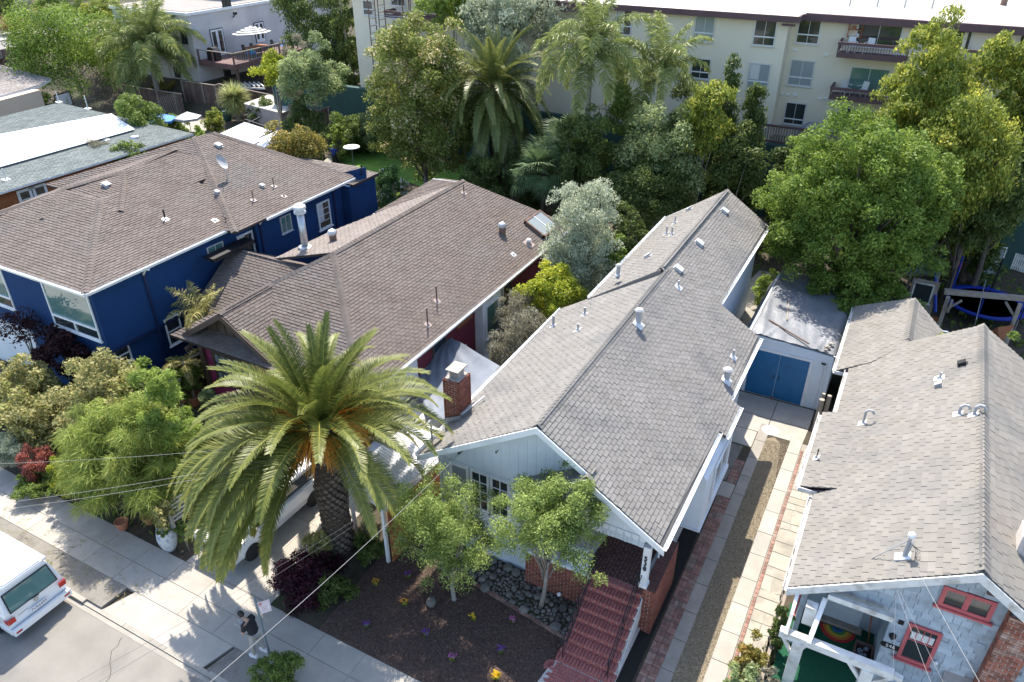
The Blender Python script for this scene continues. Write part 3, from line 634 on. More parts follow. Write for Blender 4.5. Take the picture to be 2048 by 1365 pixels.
def scatter(parent, x0, x1, y0, y1, n, m, z, s0=.01, s1=.03, name='loose_gravel', f=None):
    px = r.uniform(x0, x1, n); py = r.uniform(y0, y1, n)
    if f: k_ = f(px, py); px, py = px[k_], py[k_]
    n = len(px); L = r.uniform(s0, s1, n); a = r.uniform(0, 6.28, n); c = np.stack([px, py, z+L*.25], 1); ux = np.stack([np.cos(a), np.sin(a), r.uniform(-.3, .3, n)], 1)*L[:, None]; uy = np.stack([-np.sin(a), np.cos(a), r.uniform(-.3, .3, n)], 1)*(L*r.uniform(.5, .9, n))[:, None]
    V = np.stack([c-ux, c-uy, c+ux, c+uy], 1); V2 = np.stack([c-ux, c+np.array([0, 0, .6])*L[:, None], c+ux, c-uy-np.array([0, 0, .4])*L[:, None]], 1)
    tag(link(name, quadmesh(np.concatenate([V, V2], 1).reshape(-1, 3), m, np.repeat(r.random(n), 2)), parent), kind='stuff')
M['pebble'] = mat('loose_pebbles', (.22, .18, .12), (.40, .34, .24), 15, .95, tv=.5)
bed = sheet('stone_bed', [(-9.3, 14.5), (-5.62, 13.95), (-5.62, 15.68), (-9.9, 15.68), (-11.0, 15.4), (-11, 14.9)], M['dirt'], .04, z=.004)
def icos(seed):
    r_ = random.Random(seed); vs = []; ph = (1+5**.5)/2
    for a_, b_ in ((1, ph), (-1, ph), (1, -ph), (-1, -ph)): vs += [(0, a_, b_), (a_, b_, 0), (b_, 0, a_)]
    import itertools
    vs = [tuple(c/1.9*r_.uniform(.85, 1.15) for c in v) for v in vs]; bm = __import__('bmesh').new()
    for v in vs: bm.verts.new(v)
    __import__('bmesh').ops.convex_hull(bm, input=bm.verts[:]); bm.verts.index_update()
    V_ = [tuple(v.co) for v in bm.verts]; F_ = [tuple(v.index for v in f.verts) for f in bm.faces]; bm.free(); return V_, F_
ROCK = [icos(i) for i in range(5)]
st = Pieces('river_stone', M['stone'], bed, 300, 'river_stone_field'); rs = random.Random(9); placed = []
for i in range(9000):
    x = rs.uniform(-9.9, -5.62); y = rs.uniform(13.95, 15.66)
    if y < 13.98+(-x-5.62)*.155: continue
    s = rs.choice([.05, .06, .07, .08, .1, .12]) if i > 60 else rs.uniform(.12, .19)
    if any((x-a_)**2+(y-b_)**2 < (.85*(s+c_))**2 for a_, b_, c_ in placed): continue
    placed.append((x, y, s)); k = rs.randrange(5); an = rs.uniform(0, 6.3); u = Vector((math.cos(an), math.sin(an), 0)); v = Vector((-math.sin(an), math.cos(an), 0))
    st.add(k, frame((x, y, s*.32), u, v, Vector((0, 0, 1)), s*rs.uniform(.9, 1.25), s*rs.uniform(.75, 1.1), s*.62), ROCK[k])
st.finish()
ed = Pieces('edging_brick', M['paver'], bed); 
for i in range(19):
    f = i/18.; x = -9.15+3.5*f; y = 14.46-.53*f; ed.add('e', frame((x, y, .02), unit((3.5, -.53+rs.uniform(-.3, .3), 0)), unit((.53, 3.5, 0)), Vector((0, 0, 1)), .185, .1*rs.uniform(.8, 1.4), .08), CUBE)
ed.finish()
# side drive between the grey houses
sheet('mulch_strip', [(-3.98, 13.1), (-3.36, 12.2), (-3.32, 19.0), (-3.45, 22.4), (-3.98, 22.4)], M['mulch_black'], .04, z=.006)
gs = sheet('gravel_strip', [(-2.45, 8.0), (-1.6, 8.0), (-1.45, 20), (-1.55, 24.5), (-1.8, 26.6), (-2.1, 26.9), (-2.5, 26.6), (-2.45, 20)], M['gravel'], .04, z=.002)
scatter(gs, -2.4, -1.5, 10.8, 26.6, 26000, M['pebble'], .003, .008, .022)
def slabs(name, quads, m, base=None, g=.012, label=None):
    P = [q for q in quads]; o = None
    for i, q in enumerate(P):
        c = np.array(q, float).mean(0); z = random.uniform(0, .006); pts = []
        for p in q: v = np.array(p, float)-c; l = np.linalg.norm(v); pts.append(tuple(c+v*(1-g/l))+(z-.05,))
        b = MB(); b.slab(pts, .06, random.random()); b.build(name, m, base)
base_l = sheet('drive_bedding', [(-3.98, 10.7), (-.2, 10.7), (-.2, 26.8), (-.6, 29.7), (-4.6, 29.7), (-4.6, 22.4), (-3.98, 22.4)], M['dirt'], .05, z=-.012)
q = []; y = 10.72
while y < 26.5:
    L = random.choice([1.15, 1.2, 1.25]); q.append([(-3.28+.8, y), (-2.40, y), (-2.42, y+L), (-3.28+.8, y+L)]) if False else q.append([(-2.78, y), (-2.37, y), (-2.37, y+L), (-2.78, y+L)]); y += L
slabs('paving_slab', q, M['concrete_old'], base_l)
q = []; y = 10.72
while y < 26.2:
    L = random.choice([1.15, 1.2, 1.3]); xf = lambda yy: -1.60+(yy-10.7)*.0075; q.append([(xf(y), y), (-1.01, y), (-1.01, y+L), (xf(y+L), y+L)]); y += L
slabs('paving_slab', q, M['concrete'], base_l)
q = [[(-4.5, 28.1), (-2.5, 28.1), (-2.5, 29.6), (-4.5, 29.6)], [(-2.49, 28.1), (-.95, 28.1), (-.95, 29.6), (-2.49, 29.6)], [(-3.75, 26.95), (-2.5, 26.95), (-2.5, 28.08), (-4.0, 28.08)], [(-2.49, 26.95), (-1.0, 26.95), (-.95, 28.08), (-2.49, 28.08)],
     [(-3.75, 25.8), (-2.8, 25.8), (-2.8, 26.93), (-3.75, 26.93)], [(-4.0, 22.45), (-3.3, 22.45), (-3.3, 23.3), (-4.0, 23.3)], [(-3.29, 22.3), (-2.8, 22.3), (-2.8, 23.25), (-3.29, 23.25)]]
slabs('paving_slab', q, M['concrete'], base_l)
b = MB(); b.lathe((-2.35, 27.3, .004), [(0.0, .0), (.36, 0), (.36, .012), (.30, .014), (0, .014)], 28); mh = b.build('manhole_cover', M['ventgrey']); tag(mh, 'round grey access cover set in the pale pad before the blue garage doors', 'manhole cover')
pv = Pieces('paver_brick', M['paver'], base_l, 300, 'paver_brick_field'); y = 11.0
while y < 22.2:
    for i, x in enumerate((-3.26, -3.135, -3.01, -2.885)):
        if int(y/.22) % 2: pv.add('p', frame((x+.06, y+.1, .0+random.uniform(-.004, .006)), unit((1, random.uniform(-.06, .06), 0)), unit((random.uniform(-.06, .06), 1, 0)), Vector((0, 0, 1)), .115, .205, .06), CUBE)
        elif i % 2 == 0:
            for k in (0, 1): pv.add('p', frame((x+.12, y+.05+k*.108, .0+random.uniform(-.004, .006)), unit((1, random.uniform(-.06, .06), 0)), unit((0, 1, 0)), Vector((0, 0, 1)), .235, .1, .06), CUBE)
    y += .219
y = 23.35
while y < 24.8:
    for x in (-3.1, -2.98, -2.86): pv.add('p', frame((x, y, .0), Vector((1, 0, 0)), Vector((0, 1, 0)), Vector((0, 0, 1)), .112, .2, .06), CUBE)
    y += .215
pv.finish()
sheet('pebble_patch', [(-4.0, 23.35), (-3.2, 23.35), (-3.1, 25.7), (-4.0, 25.7)], M['gravel_dirt'], .04, z=.004)
# flagstone strip with thin brick edging along the right house
fs = sheet('flagstone_bedding', [(-1.0, 10.8), (-.18, 10.8), (-.1, 27), (-1.0, 27)], M['concrete_old'], .04, z=-.004)
eb = Pieces('edging_brick', M['paver'], fs); y = 10.9
while y < 26.5: eb.add('e', frame((-.93, y, .0), unit((1, random.uniform(-.1, .1), 0)), Vector((0, 1, 0)), Vector((0, 0, 1)), .10, .17, .05), CUBE); y += .185
eb.finish(); y = 11.0
fl = []
rf = random.Random(5)
while y < 26.4:
    h = rf.uniform(.35, .75); sp_ = rf.uniform(-.65, -.45) if rf.random() < .6 else None; a0 = rf.uniform(-.05, .05); a1 = rf.uniform(-.05, .05)
    if sp_: fl += [[(-.86, y), (sp_, y+a0), (sp_+a1, y+h-.02), (-.86, y+h-.02)], [(sp_+.02, y+a0), (-.2, y+.02), (-.2, y+h-.02), (sp_+a1+.02, y+h-.02)]]
    else: fl.append([(-.86, y), (-.2, y+a0*.4), (-.2, y+h-.02), (-.86, y+h-.02)])
    y += h
slabs('flagstone', fl, M['flag'], fs)
lawn = sheet('lawn', [tuple(at(*p, .86)) for p in ((780, 352), (690, 336), (660, 312), (712, 284), (760, 270), (900, 265), (1040, 300), (1040, 372), (940, 362), (850, 376))], M['lawn'], .05)
sheet('path', [tuple(at(*p, .5)) for p in ((1470, 590), (1500, 560), (1560, 500), (1600, 510), (1545, 640), (1490, 660))], M['concrete_old'], .05)
# distant street on the rise at upper left
sheet('upper_road', [tuple(at(*p, 3.1)) for p in ((-60, 135), (60, 100), (250, 60), (400, 30), (400, 5), (200, 40), (60, 72), (-60, 95))], M['asphalt'], .1)
sheet('upper_sidewalk', [tuple(at(*p, 3.25)) for p in ((-60, 93), (60, 70), (200, 38), (200, 22), (60, 55), (-60, 78))], M['concrete'], .2)
# ---------------- grey house with the brick stairs ----------------
HG = thing('house', 'long grey-shingled bungalow with pale blue walls, brick front stairs and a brick chimney', 'house', (-7.4, 15.8, 0))
S = .628
def zr(x): return 6.5-S*abs(x+7.38)
R = Roof(HG, M['shingle_grey'], M['deck_grey'])
pl = lambda pts: [(x, y, 6.5-S*(x+7.38)) for x, y in pts]
R.face(pl([(-7.38, 15.28), (-5.72, 15.28), (-5.72, 15.04), (-3.36, 15.04), (-3.36, 20.9), (-3.12, 20.9), (-3.12, 22.8), (-3.5, 22.8), (-3.5, 27.5), (-5.3, 27.5), (-5.3, 36.6), (-7.55, 36.8), (-7.55, 26.5), (-7.38, 27.1)]), (0, 1, 0))
R.face([(-7.38, 15.28, 6.5), (-11.6, 15.28, zr(-11.6)), (-11.7, 26.5, zr(-11.7)), (-10.4, 26.5, zr(-10.4)), (-7.6, 26.5, zr(-7.6)), (-7.38, 27.1, 6.5)], (0, 1, 0))
R.face([(-7.55, 26.4, 6.607), (-7.55, 36.8, 6.607), (-10.45, 36.8, 4.62), (-10.45, 26.4, 4.62)], (0, 1, 0))
# small lower gable: left slope
R.face([(-5.72, 15.04, 5.45), (-5.72, 15.75, 5.45), (-8.0, 15.75, 4.02), (-8.0, 15.04, 4.02)], (0, 1, 0))
b = MB(); b.prism([(-7.5, 26.38, 6.64), (-10.5, 26.38, 4.62), (-10.5, 26.38, 4.42), (-7.5, 26.38, 6.3)], (0, .03, 0)); b.build('step_flashing', M['shingle_grey'], HG)
R.cap((-7.38, 15.3, 6.5), (-7.38, 27.0, 6.5)).cap((-7.55, 26.5, 6.61), (-7.55, 36.75, 6.61)).cap((-5.72, 15.06, 5.45), (-5.72, 15.6, 5.45))
R.finish()
def rake(parent, pts, h=.22, t=.045, m=None, n=(0, -1, 0)):
    for p, q in zip(pts, pts[1:]): fascia(parent, p, q, h, t, n, m, 'fascia')
rake(HG, [(-11.62, 15.27, zr(-11.6)-.03), (-7.38, 15.27, 6.47), (-5.72, 15.27, 5.42)])
rake(HG, [(-8.0, 15.03, 3.99), (-5.72, 15.03, 5.42), (-3.30, 15.03, 3.9)])
rake(HG, [(-5.3, 36.62, 5.15), (-7.55, 36.82, 6.56), (-10.45, 36.82, 4.64)], n=(0, 1, 0))
gutter(HG, (-3.35, 15.05, 3.97), (-3.35, 20.85, 3.97)); gutter(HG, (-3.11, 20.92, 3.83), (-3.11, 22.8, 3.83)); gutter(HG, (-3.49, 22.82, 4.07), (-3.49, 27.5, 4.07)); gutter(HG, (-5.29, 27.55, 5.16), (-5.29, 36.6, 5.16))
gutter(HG, (-11.6, 15.28, 3.86), (-11.7, 26.5, 3.8), out=(-1, 0, 0)); gutter(HG, (-10.45, 26.5, 4.66), (-10.45, 36.8, 4.66), out=(-1, 0, 0))
# walls
b = MB()
b.prism([(-11.15, 15.75, -.1), (-3.75, 15.75, 1.4), (-3.75, 15.75, 1.4)][:0] or [(-11.15, 15.75, -.1), (-7.7, 15.75, -.1), (-7.7, 15.75, 3.62), (-11.15, 15.75, 3.62)], (0, .15, 0))
b.prism([(-7.7, 17.9, -.1), (-3.8, 17.9, -.1), (-3.8, 17.9, 3.9), (-7.7, 17.9, 3.9)], (0, .15, 0))
b.prism([(-3.98, 15.75, -.1), (-3.98, 22.7, -.1), (-3.98, 22.7, 4.0), (-3.98, 17.6, 4.0), (-3.98, 17.6, 1.6), (-3.98, 15.75, 1.6)], (.1, 0, 0))
b.box((-3.96, 22.72, -.1), (-3.86, 27.3, 4.05)); b.box((-11.2, 15.9, -.1), (-11.08, 26.4, 3.9))
b.box((-5.75, 27.3, -.1), (-5.63, 36.3, 5.2)); b.box((-10.1, 26.5, -.1), (-9.98, 36.3, 4.7)); b.box((-5.75, 27.2, -.1), (-3.86, 27.3, 4.3)); b.prism([(-10.1, 36.3, -.1), (-5.63, 36.3, -.1), (-5.63, 36.3, 5.2), (-7.7, 36.3, 6.35), (-10.1, 36.3, 4.7)], (0, .1, 0))
b.box((-7.8, 15.9, -.1), (-7.7, 17.9, 3.7))
b.build('wall', M['palewall'], HG)
b = MB(); b.prism([(-11.15, 15.73, 3.62), (-5.7, 15.73, 3.62), (-5.7, 15.73, 5.2), (-7.38, 15.73, 6.25), (-11.15, 15.73, 3.9)], (0, .15, 0))
b.build('gable_wall', M['palewhite'], HG)
b = MB(); b.prism([(-8.1, 15.30, 3.75), (-3.95, 15.30, 3.75), (-3.95, 15.30, 4.15), (-5.72, 15.30, 5.28), (-8.1, 15.30, 3.8)], (0, .12, 0)); b.build('gable_wall', M['palewhite'], HG)
def battens(y, x0, x1, zb, step=.3):
    b = MB(); x = x0
    while x < x1:
        zt = min(zr(x)-.18, (5.45-S*abs(x+5.72))-.16 if y < 15.5 else 9); 
        if y >= 15.5 and x > -5.9: break
        if zt-zb > .15: b.box((x-.008, y-.012, zb), (x+.008, y, zt))
        x += step
    return b.build('batten', M['palewhite'], HG)
battens(15.73, -10.9, -5.8, 3.62); battens(15.30, -7.9, -4.0, 3.8)
def scallop(x0, x1, y, z, r=.105):
    b = MB(); x = x0
    while x < x1-.01:
        pts = [(x, y, z+.1)]+[(x+r+r*math.cos(a), y, z-r*.8*math.sin(a)) for a in np.linspace(math.pi, 0, 9)]+[(x+2*r, y, z+.1)]
        b.prism(pts, (0, -.018, 0)); x += 2*r+.02
    return b.build('scalloped_trim', M['palewhite'], HG)
scallop(-11.1, -8.0, 15.72, 3.62); scallop(-8.0, -4.0, 15.29, 3.74)
wall_shingles(HG, [(-11.12, 15.74, .3), (-7.72, 15.74, .3), (-7.72, 15.74, 3.6), (-11.12, 15.74, 3.6)], (1, 0, 0), (0, -1, 0), M['palewall'], tw=.16, ex=.34, th=.014, holes=[((-10.75, 15.74, 1.9), 2.2, 1.75)], limit=120)
wall_shingles(HG, [(-8.1, 15.3, 3.42), (-3.95, 15.3, 3.42), (-3.95, 15.3, 3.74), (-8.1, 15.3, 3.74)], (1, 0, 0), (0, -1, 0), M['palewall'], tw=.16, ex=.3, th=.014, limit=60)
b = MB(); b.box((-8.1, 15.31, 3.42), (-3.96, 15.44, 3.76)); b.build('porch_beam', M['palewall'], HG)
window(HG, (-10.7, 15.74, 2.0), (1, 0, 0), (0, -1, 0), .72, 1.62, M['white'], M['glass_light'], .09, 1, 1, hung=True)
window(HG, (-9.92, 15.74, 2.0), (1, 0, 0), (0, -1, 0), .68, 1.62, M['white'], M['glass'], .07, 2, 4)
window(HG, (-9.18, 15.74, 2.0), (1, 0, 0), (0, -1, 0), .68, 1.62, M['white'], M['glass'], .07, 2, 4)
# right side wall: bay box, vents, downpipe
b = MB(); b.box((-3.88, 18.75, 1.35), (-3.08, 22.5, 1.42)); b.box((-3.88, 18.8, 1.42), (-3.13, 22.45, 3.5)); b.prism([(-3.88, 18.8, 3.5), (-3.13, 18.8, 3.5), (-3.3, 18.8, 3.72), (-3.88, 18.8, 3.8)], (0, 3.6, 0)); b.build('bay', M['palewhite'], HG)
window(HG, (-3.12, 19.9, 1.9), (0, 1, 0), (1, 0, 0), 2.0, 1.35, M['white'], M['glass_light'], .1, 2, 1)
b = MB(); b.tube([(-3.34, 16.6, 3.85), (-3.6, 16.62, 3.6), (-3.8, 16.65, 3.4), (-3.82, 16.65, .25), (-3.6, 16.65, .1)], .035, 8); b.build('downpipe', M['white'], HG)
window(HG, (-3.86, 24.0, 1.6), (0, 1, 0), (1, 0, 0), 1.0, 1.2, M['white'], M['glass'], .08, 1, 1, hung=True)
# roof furniture
slR = (S, 0, 1); slL = (-S, 0, 1); slB = (-.742, 0, 1)
def onR(x, y): return (x, y, 6.5-S*(x+7.38))
for x, y in ((-7.1, 34.5), (-7.1, 30.3), (-7.1, 27.35)): box_vent(HG, onR(x, y), slR, .34)
pipe_vent(HG, onR(-6.72, 26.3), .3, .04, sl=slR); pipe_vent(HG, onR(-4.0, 25.0), .35, .045, sl=slR, fl=.14)
pipe_vent(HG, onR(-7.0, 22.5), .55, .10, sl=slR, name='flue', cap=True, fl=.2); pipe_vent(HG, onR(-3.85, 23.5), .45, .11, sl=slR, name='flue', cap=True, fl=.2)
for x, y, h, rr_ in ((-9.8, 24.4, .35, .045), (-11.1, 24.3, .5, .05), (-9.35, 22.7, .3, .04)): pipe_vent(HG, (x, y, zr(x)), h, rr_, sl=slL, fl=.15)
pipe_vent(HG, (-9.5, 27.1, 5.6), .45, .08, sl=slB, name='flue', cap=True)
for x, y, h, rr_ in ((-9.2, 32.6, .4, .04), (-8.75, 31.9, .4, .04), (-9.3, 34.2, .4, .035)): pipe_vent(HG, (x, y, 6.607-.685*(-7.55-x)), h, rr_, sl=slB)
for x, y in ((-9.0, 29.5), (-9.1, 36.0)): box_vent(HG, (x, y, 6.607-.685*(-7.55-x)), slB, .3)
# chimney
ch = MB(); cx0, cx1, cy0, cy1 = -11.85, -11.2, 17.25, 18.0; ch.box((cx0+.03, cy0+.03, 3.2), (cx1-.03, cy1-.03, 5.5)); chim = ch.build('chimney', M['mortar'], HG)
pc = Pieces('brick', M['brick'], chim)
for p0, u, n, w_ in (((cx0, cy0+.02, 3.5), (1, 0, 0), (0, -1, 0), cx1-cx0), ((cx1-.02, cy0, 3.5), (0, 1, 0), (1, 0, 0), cy1-cy0), ((cx0, cy1-.02, 3.5), (1, 0, 0), (0, 1, 0), cx1-cx0), ((cx0+.02, cy0, 3.5), (0, 1, 0), (-1, 0, 0), cy1-cy0)):
    brick_wall(None, p0, u, n, w_, 2.02, M['brick'], pc=pc, bh=.075, gap=.02, proud=.006)
pc.finish()
b = MB(); b.box((cx0+.06, cy0+.06, 5.5), (cx1-.06, cy1-.06, 5.56)); b.box((cx0+.16, cy0+.2, 5.56), (cx1-.14, cy1-.2, 5.8)); b.build('flue_pot', M['mortar_dark'], chim)
b = MB(); b.slab([(cx0+.08, cy0+.08, 5.84), (cx1-.08, cy0+.08, 5.84), (cx1-.08, cy1-.06, 5.84), (cx0+.08, cy1-.06, 5.84)], .045); b.box((cx0+.16, cy0+.18, 5.76), (cx0+.2, cy0+.24, 5.85)); b.box((cx1-.2, cy1-.24, 5.76), (cx1-.16, cy1-.18, 5.85)); b.build('chimney_cap', M['flag'], chim)
b = MB(); b.prism([(cx0-.03, cy0-.03, 3.72), (cx1+.05, cy0-.03, 4.1), (cx1+.05, cy0-.03, 4.28), (cx0-.03, cy0-.03, 3.9)], (0, .02, 0)); b.prism([(cx1+.01, cy0-.03, 4.1), (cx1+.01, cy1+.12, 4.1), (cx1+.01, cy1+.12, 4.33), (cx1+.01, cy0-.03, 4.33)], (.02, 0, 0)); b.beam((cx1+.14, cy0-.1, 4.42), (cx1+.3, cy1+.35, 4.46), .05, .03); b.build('flashing', M['ventgrey'], chim)
# service mast, conduit at the left corner
b = MB(); b.tube([(-11.35, 15.75, 3.6), (-11.35, 15.75, 4.95)], .03, 8); b.tube([(-11.35, 15.75, 4.95), (-11.35, 15.7, 5.02), (-11.35, 15.6, 4.98)], .04, 8); b.beam((-11.6, 15.75, 4.35), (-11.1, 15.75, 4.35), .02, .02); b.beam((-11.5, 15.75, 4.7), (-11.2, 15.75, 4.7), .02, .02); b.build('service_mast', M['metal'], HG)
b = MB(); b.tube([(-10.3, 15.70, 4.15), (-10.3, 15.6, 4.15)], .02, 6); b.tube([(-10.2, 15.70, 4.22), (-10.2, 15.55, 4.22)], .02, 6); b.tube([(-8.9, 15.72, 4.75), (-8.9, 15.6, 4.72), (-8.9, 15.58, 4.80)], .015, 6); b.build('cable_hook', M['black'], HG)
# porch
PF = MB(); PF.box((-7.7, 15.32, -.1), (-3.84, 17.85, 1.50)); porch = PF.build('porch', M['mortar'], HG)
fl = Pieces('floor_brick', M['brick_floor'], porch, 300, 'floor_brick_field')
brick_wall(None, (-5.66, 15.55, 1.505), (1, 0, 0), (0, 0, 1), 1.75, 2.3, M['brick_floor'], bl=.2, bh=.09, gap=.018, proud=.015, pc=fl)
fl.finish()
bw = Pieces('brick', M['brick'], porch, 300)
brick_wall(None, (-7.7, 15.31, 0), (1, 0, 0), (0, -1, 0), 2.12, 1.42, M['brick'], pc=bw, gap=.018, proud=.006); bw.finish()
b = MB(); b.box((-7.72, 15.26, 1.42), (-5.62, 15.55, 1.52)); b.build('porch_coping', M['palewhite'], HG)
b = MB(); b.box((-6.3, 15.38, 1.52), (-5.62, 15.46, 2.35)); b.build('porch_parapet', M['palewhite'], HG)
pier = MB(); pier.box((-3.84+.02, 15.32, -.1), (-3.46, 17.6, 1.80)); pr = pier.build('brick_pier', M['mortar'], HG)
bp = Pieces('brick', M['brick'], pr, 300)
brick_wall(None, (-3.82, 15.31, 0), (1, 0, 0), (0, -1, 0), .36, 1.8, M['brick'], pc=bp, gap=.018, proud=.006); brick_wall(None, (-3.46, 15.3, 0), (0, 1, 0), (1, 0, 0), 2.3, 1.8, M['brick'], pc=bp, gap=.018, proud=.006)
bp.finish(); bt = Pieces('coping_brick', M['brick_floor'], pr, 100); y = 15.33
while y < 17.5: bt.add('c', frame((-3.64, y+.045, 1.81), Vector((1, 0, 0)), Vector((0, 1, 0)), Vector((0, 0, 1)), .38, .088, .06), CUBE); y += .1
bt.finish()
b = MB(); b.box((-3.95, 15.32, 1.83), (-3.75, 15.52, 3.45)); b.box((-3.98, 15.29, 1.83), (-3.72, 15.55, 1.98)); post = b.build('porch_post', M['white'], HG)
for i, c in enumerate('538'):
    text(c, .235, Matrix.Translation((-3.85, 15.30, 3.02-.20*i)) @ Matrix.Rotation(math.pi/2, 4, 'X'), M['black'], HG, 'house_number', .012)
# stairs: nine risers
ST = MB(); nst = 8; z0 = .17; 
stair = thing('front_stairs', 'rosy brick front stairs with black iron handrails climbing to the porch', 'stairs', (-4.6, 13.1, 0))
xl, xr = -5.53, -3.82; rz = 1.53/9; ty = (15.30-13.12)/8
b = MB()
for i in range(nst):
    y0 = 13.12+i*ty; ex = .06 if i == 0 else 0; b.box((xl-ex, y0+.02, -.05 if i == 0 else rz*i-.02), (xr+ex, 15.31, rz*(i+1)-.075))
body = b.build('stair_body', M['mortar'], stair)
tp = Pieces('tread_brick', M['brick_paint'], body, 300); 
for i in range(nst+1):
    y0 = 13.12+i*ty; ex = .06 if i == 0 else 0; x = xl-ex; nb = 17 if i else 18; w_ = (xr-xl+2*ex)/nb; zt = rz*(i+1)
    for k in range(nb): tp.add('t', frame((x+w_*(k+.5), y0+.115 - .01, zt-.033), Vector((1, 0, 0)), Vector((0, 1, 0)), Vector((0, 0, 1)), w_-.022, .222, .066), CUBE)
    k = 0; x = xl-ex
    while x < xr+ex-.05:  # riser course under the nosing
        L = min(.2, xr+ex-x); tp.add('r', frame((x+L/2, y0+.03, zt-.12), Vector((1, 0, 0)), Vector((0, 1, 0)), Vector((0, 0, 1)), L-.016, .06, .08), CUBE); x += .21
    if i < nst:
        x = xl-ex
        while x < xr+ex-.05: L = min(.2, xr+ex-x); tp.add('q', frame((x+L/2, y0+.26, zt-.033), Vector((1, 0, 0)), Vector((0, 1, 0)), Vector((0, 0, 1)), L-.01, .06, .066), CUBE); x += .21
tp.finish()
b = MB(); b.prism([(xr+.005, 13.6, .10), (xr+.005, 15.3, 1.4), (xr+.005, 15.3, .55), (xr+.005, 14.4, .10)], (.02, 0, 0)); b.build('stair_side_panel', M['white'], stair)
b = MB(); 
land = sheet('brick_landing', [(-5.75, 12.0), (-3.9, 12.0), (-3.76, 13.12), (-5.62, 13.12)], M['mortar'], .04, z=.03)
lp = Pieces('paver_brick', M['brick_paint'], land)
for k in range(15): lp.add('a', frame((-5.45+k*.107, 12.98, .02), Vector((1, 0, 0)), Vector((0, 1, 0)), Vector((0, 0, 1)), .095, .2, .06), CUBE)
for j in range(8):
    for k in range(9): lp.add('b', frame((-5.5+k*.205+(j % 2)*.1, 12.82-j*.105, .02), Vector((1, 0, 0)), Vector((0, 1, 0)), Vector((0, 0, 1)), .19, .092, .06), CUBE)
for k in range(6):
    a = math.radians(100+k*22); lp.add('f', frame((-5.58+.13*math.cos(a), 12.93+.13*math.sin(a)-.06, .02), unit((math.cos(a), math.sin(a), 0)), unit((-math.sin(a), math.cos(a), 0)), Vector((0, 0, 1)), .2, .085, .06), CUBE)
lp.finish()
for sx in (-5.40, -4.0):
    b = MB(); z1 = rz; zt = 1.53
    a = (sx, 13.22, rz+.80); m_ = (sx, 14.25, rz*5+.80); e = (sx, 15.35, zt+.86)
    b.tube([(sx, 13.22, rz), a], .016, 8); b.tube([(sx, 14.25, rz*5), m_], .013, 8); b.tube([(sx, 15.35, zt), e], .014, 8)
    b.tube([(sx, 13.1, rz+.70), a, e, (sx, 15.6, zt+.86)], .018, 8); b.tube([(sx, 13.22, rz+.42), (sx, 15.35, zt+.46)], .012, 8); b.tube([(sx, 13.22, rz+.12), (sx, 15.35, zt+.12)], .012, 8); b.tube([(sx+.09, 13.22, rz+.72), (sx+.09, 15.35, zt+.80)], .012, 8)
    b.build('handrail', M['black'], stair)
# ---------------- garage with blue doors and silver tarp roof ----------------
G = thing('garage', 'small white clapboard garage with bright blue double doors and a silver tarp roof', 'garage', (-2.6, 29.75, 0))
gx0, gx1, gy = -4.35, -.72, 29.75; zf = 2.95
b = MB(); b.prism([(gx0, gy, -.05), (gx1, gy, -.05), (gx1, gy, 2.72), (gx0, gy, zf)], (0, 6.6, 0)); b.build('wall', M['palewhite'], G)
boards(G, [(gx0, gy-.002, 0), (gx1, gy-.002, 0), (gx1, gy-.002, 2.7), (gx0, gy-.002, 2.9)], (1, 0, 0), M['palewhite'], .16, .02, limit=30)
boards(G, [(gx1+.002, gy, 0), (gx1+.002, gy+6.5, 0), (gx1+.002, gy+6.5, 2.6), (gx1+.002, gy, 2.6)], (0, 1, 0), M['palewhite'], .16, .02, nrm=(1, 0, 0))
dx0, dx1, dh = -4.02, -1.58, 2.26; dm = (dx0+dx1)/2
b = MB(); b.box((dx0-.02, gy-.06, 0), (dx0-.10, gy-.0, dh+.1)) if False else None; b.box((dx0-.12, gy-.06, 0), (dx0, gy, dh+.12)); b.box((dx1, gy-.06, 0), (dx1+.13, gy, dh+.12)); b.box((dx0, gy-.058, dh), (dx1, gy, dh+.12)); b.build('door_frame', M['white'], G)
for a0, a1, ln in ((dx0+.01, dm-.008, 0), (dm+.008, dx1-.01, 1)):
    b = MB(); b.box((a0, gy-.035, .02), (a1, gy-.002, dh-.01)); w_ = a1-a0
    for k in range(1, 6): b.box((a0+w_*k/6-.004, gy-.039, .05), (a0+w_*k/6+.004, gy-.034, dh-.05)) if k in (2, 4) else None
    if ln: b.box((a0+.08, gy-.042, dh-.52), (a1-.06, gy-.034, dh-.49)); b.box((a1-.14, gy-.042, dh-.52), (a1-.12, gy-.034, dh-.05))
    d = b.build('garage_door', M['doorblue'], G)
for hx in (dm-.12, dm+.12): b = MB(); b.box((hx-.015, gy-.07, 1.0), (hx+.015, gy-.035, 1.18)); b.build('door_handle', M['black'], G)
b = MB(); b.box((dm-.06, gy-.07, -.0), (dm+.06, gy-.04, .1)); b.build('door_stop', M['paver'], G)
for x, y_ in ((-3.85, 2.62), (-1.05, 2.30)): b = MB(); b.box((x-.10, gy-.08, y_), (x+.10, gy-.02, y_+.06)); b.build('wall_lamp', M['black'], G)
b = MB(); b.tube([(-1.05, gy-.05, 2.25), (-1.05, gy-.05, .1)], .025, 8); b.tube([(-.95, gy-.05, 2.4), (-.9, gy-.05, .1)], .03, 8); b.build('conduit', M['white'], G)
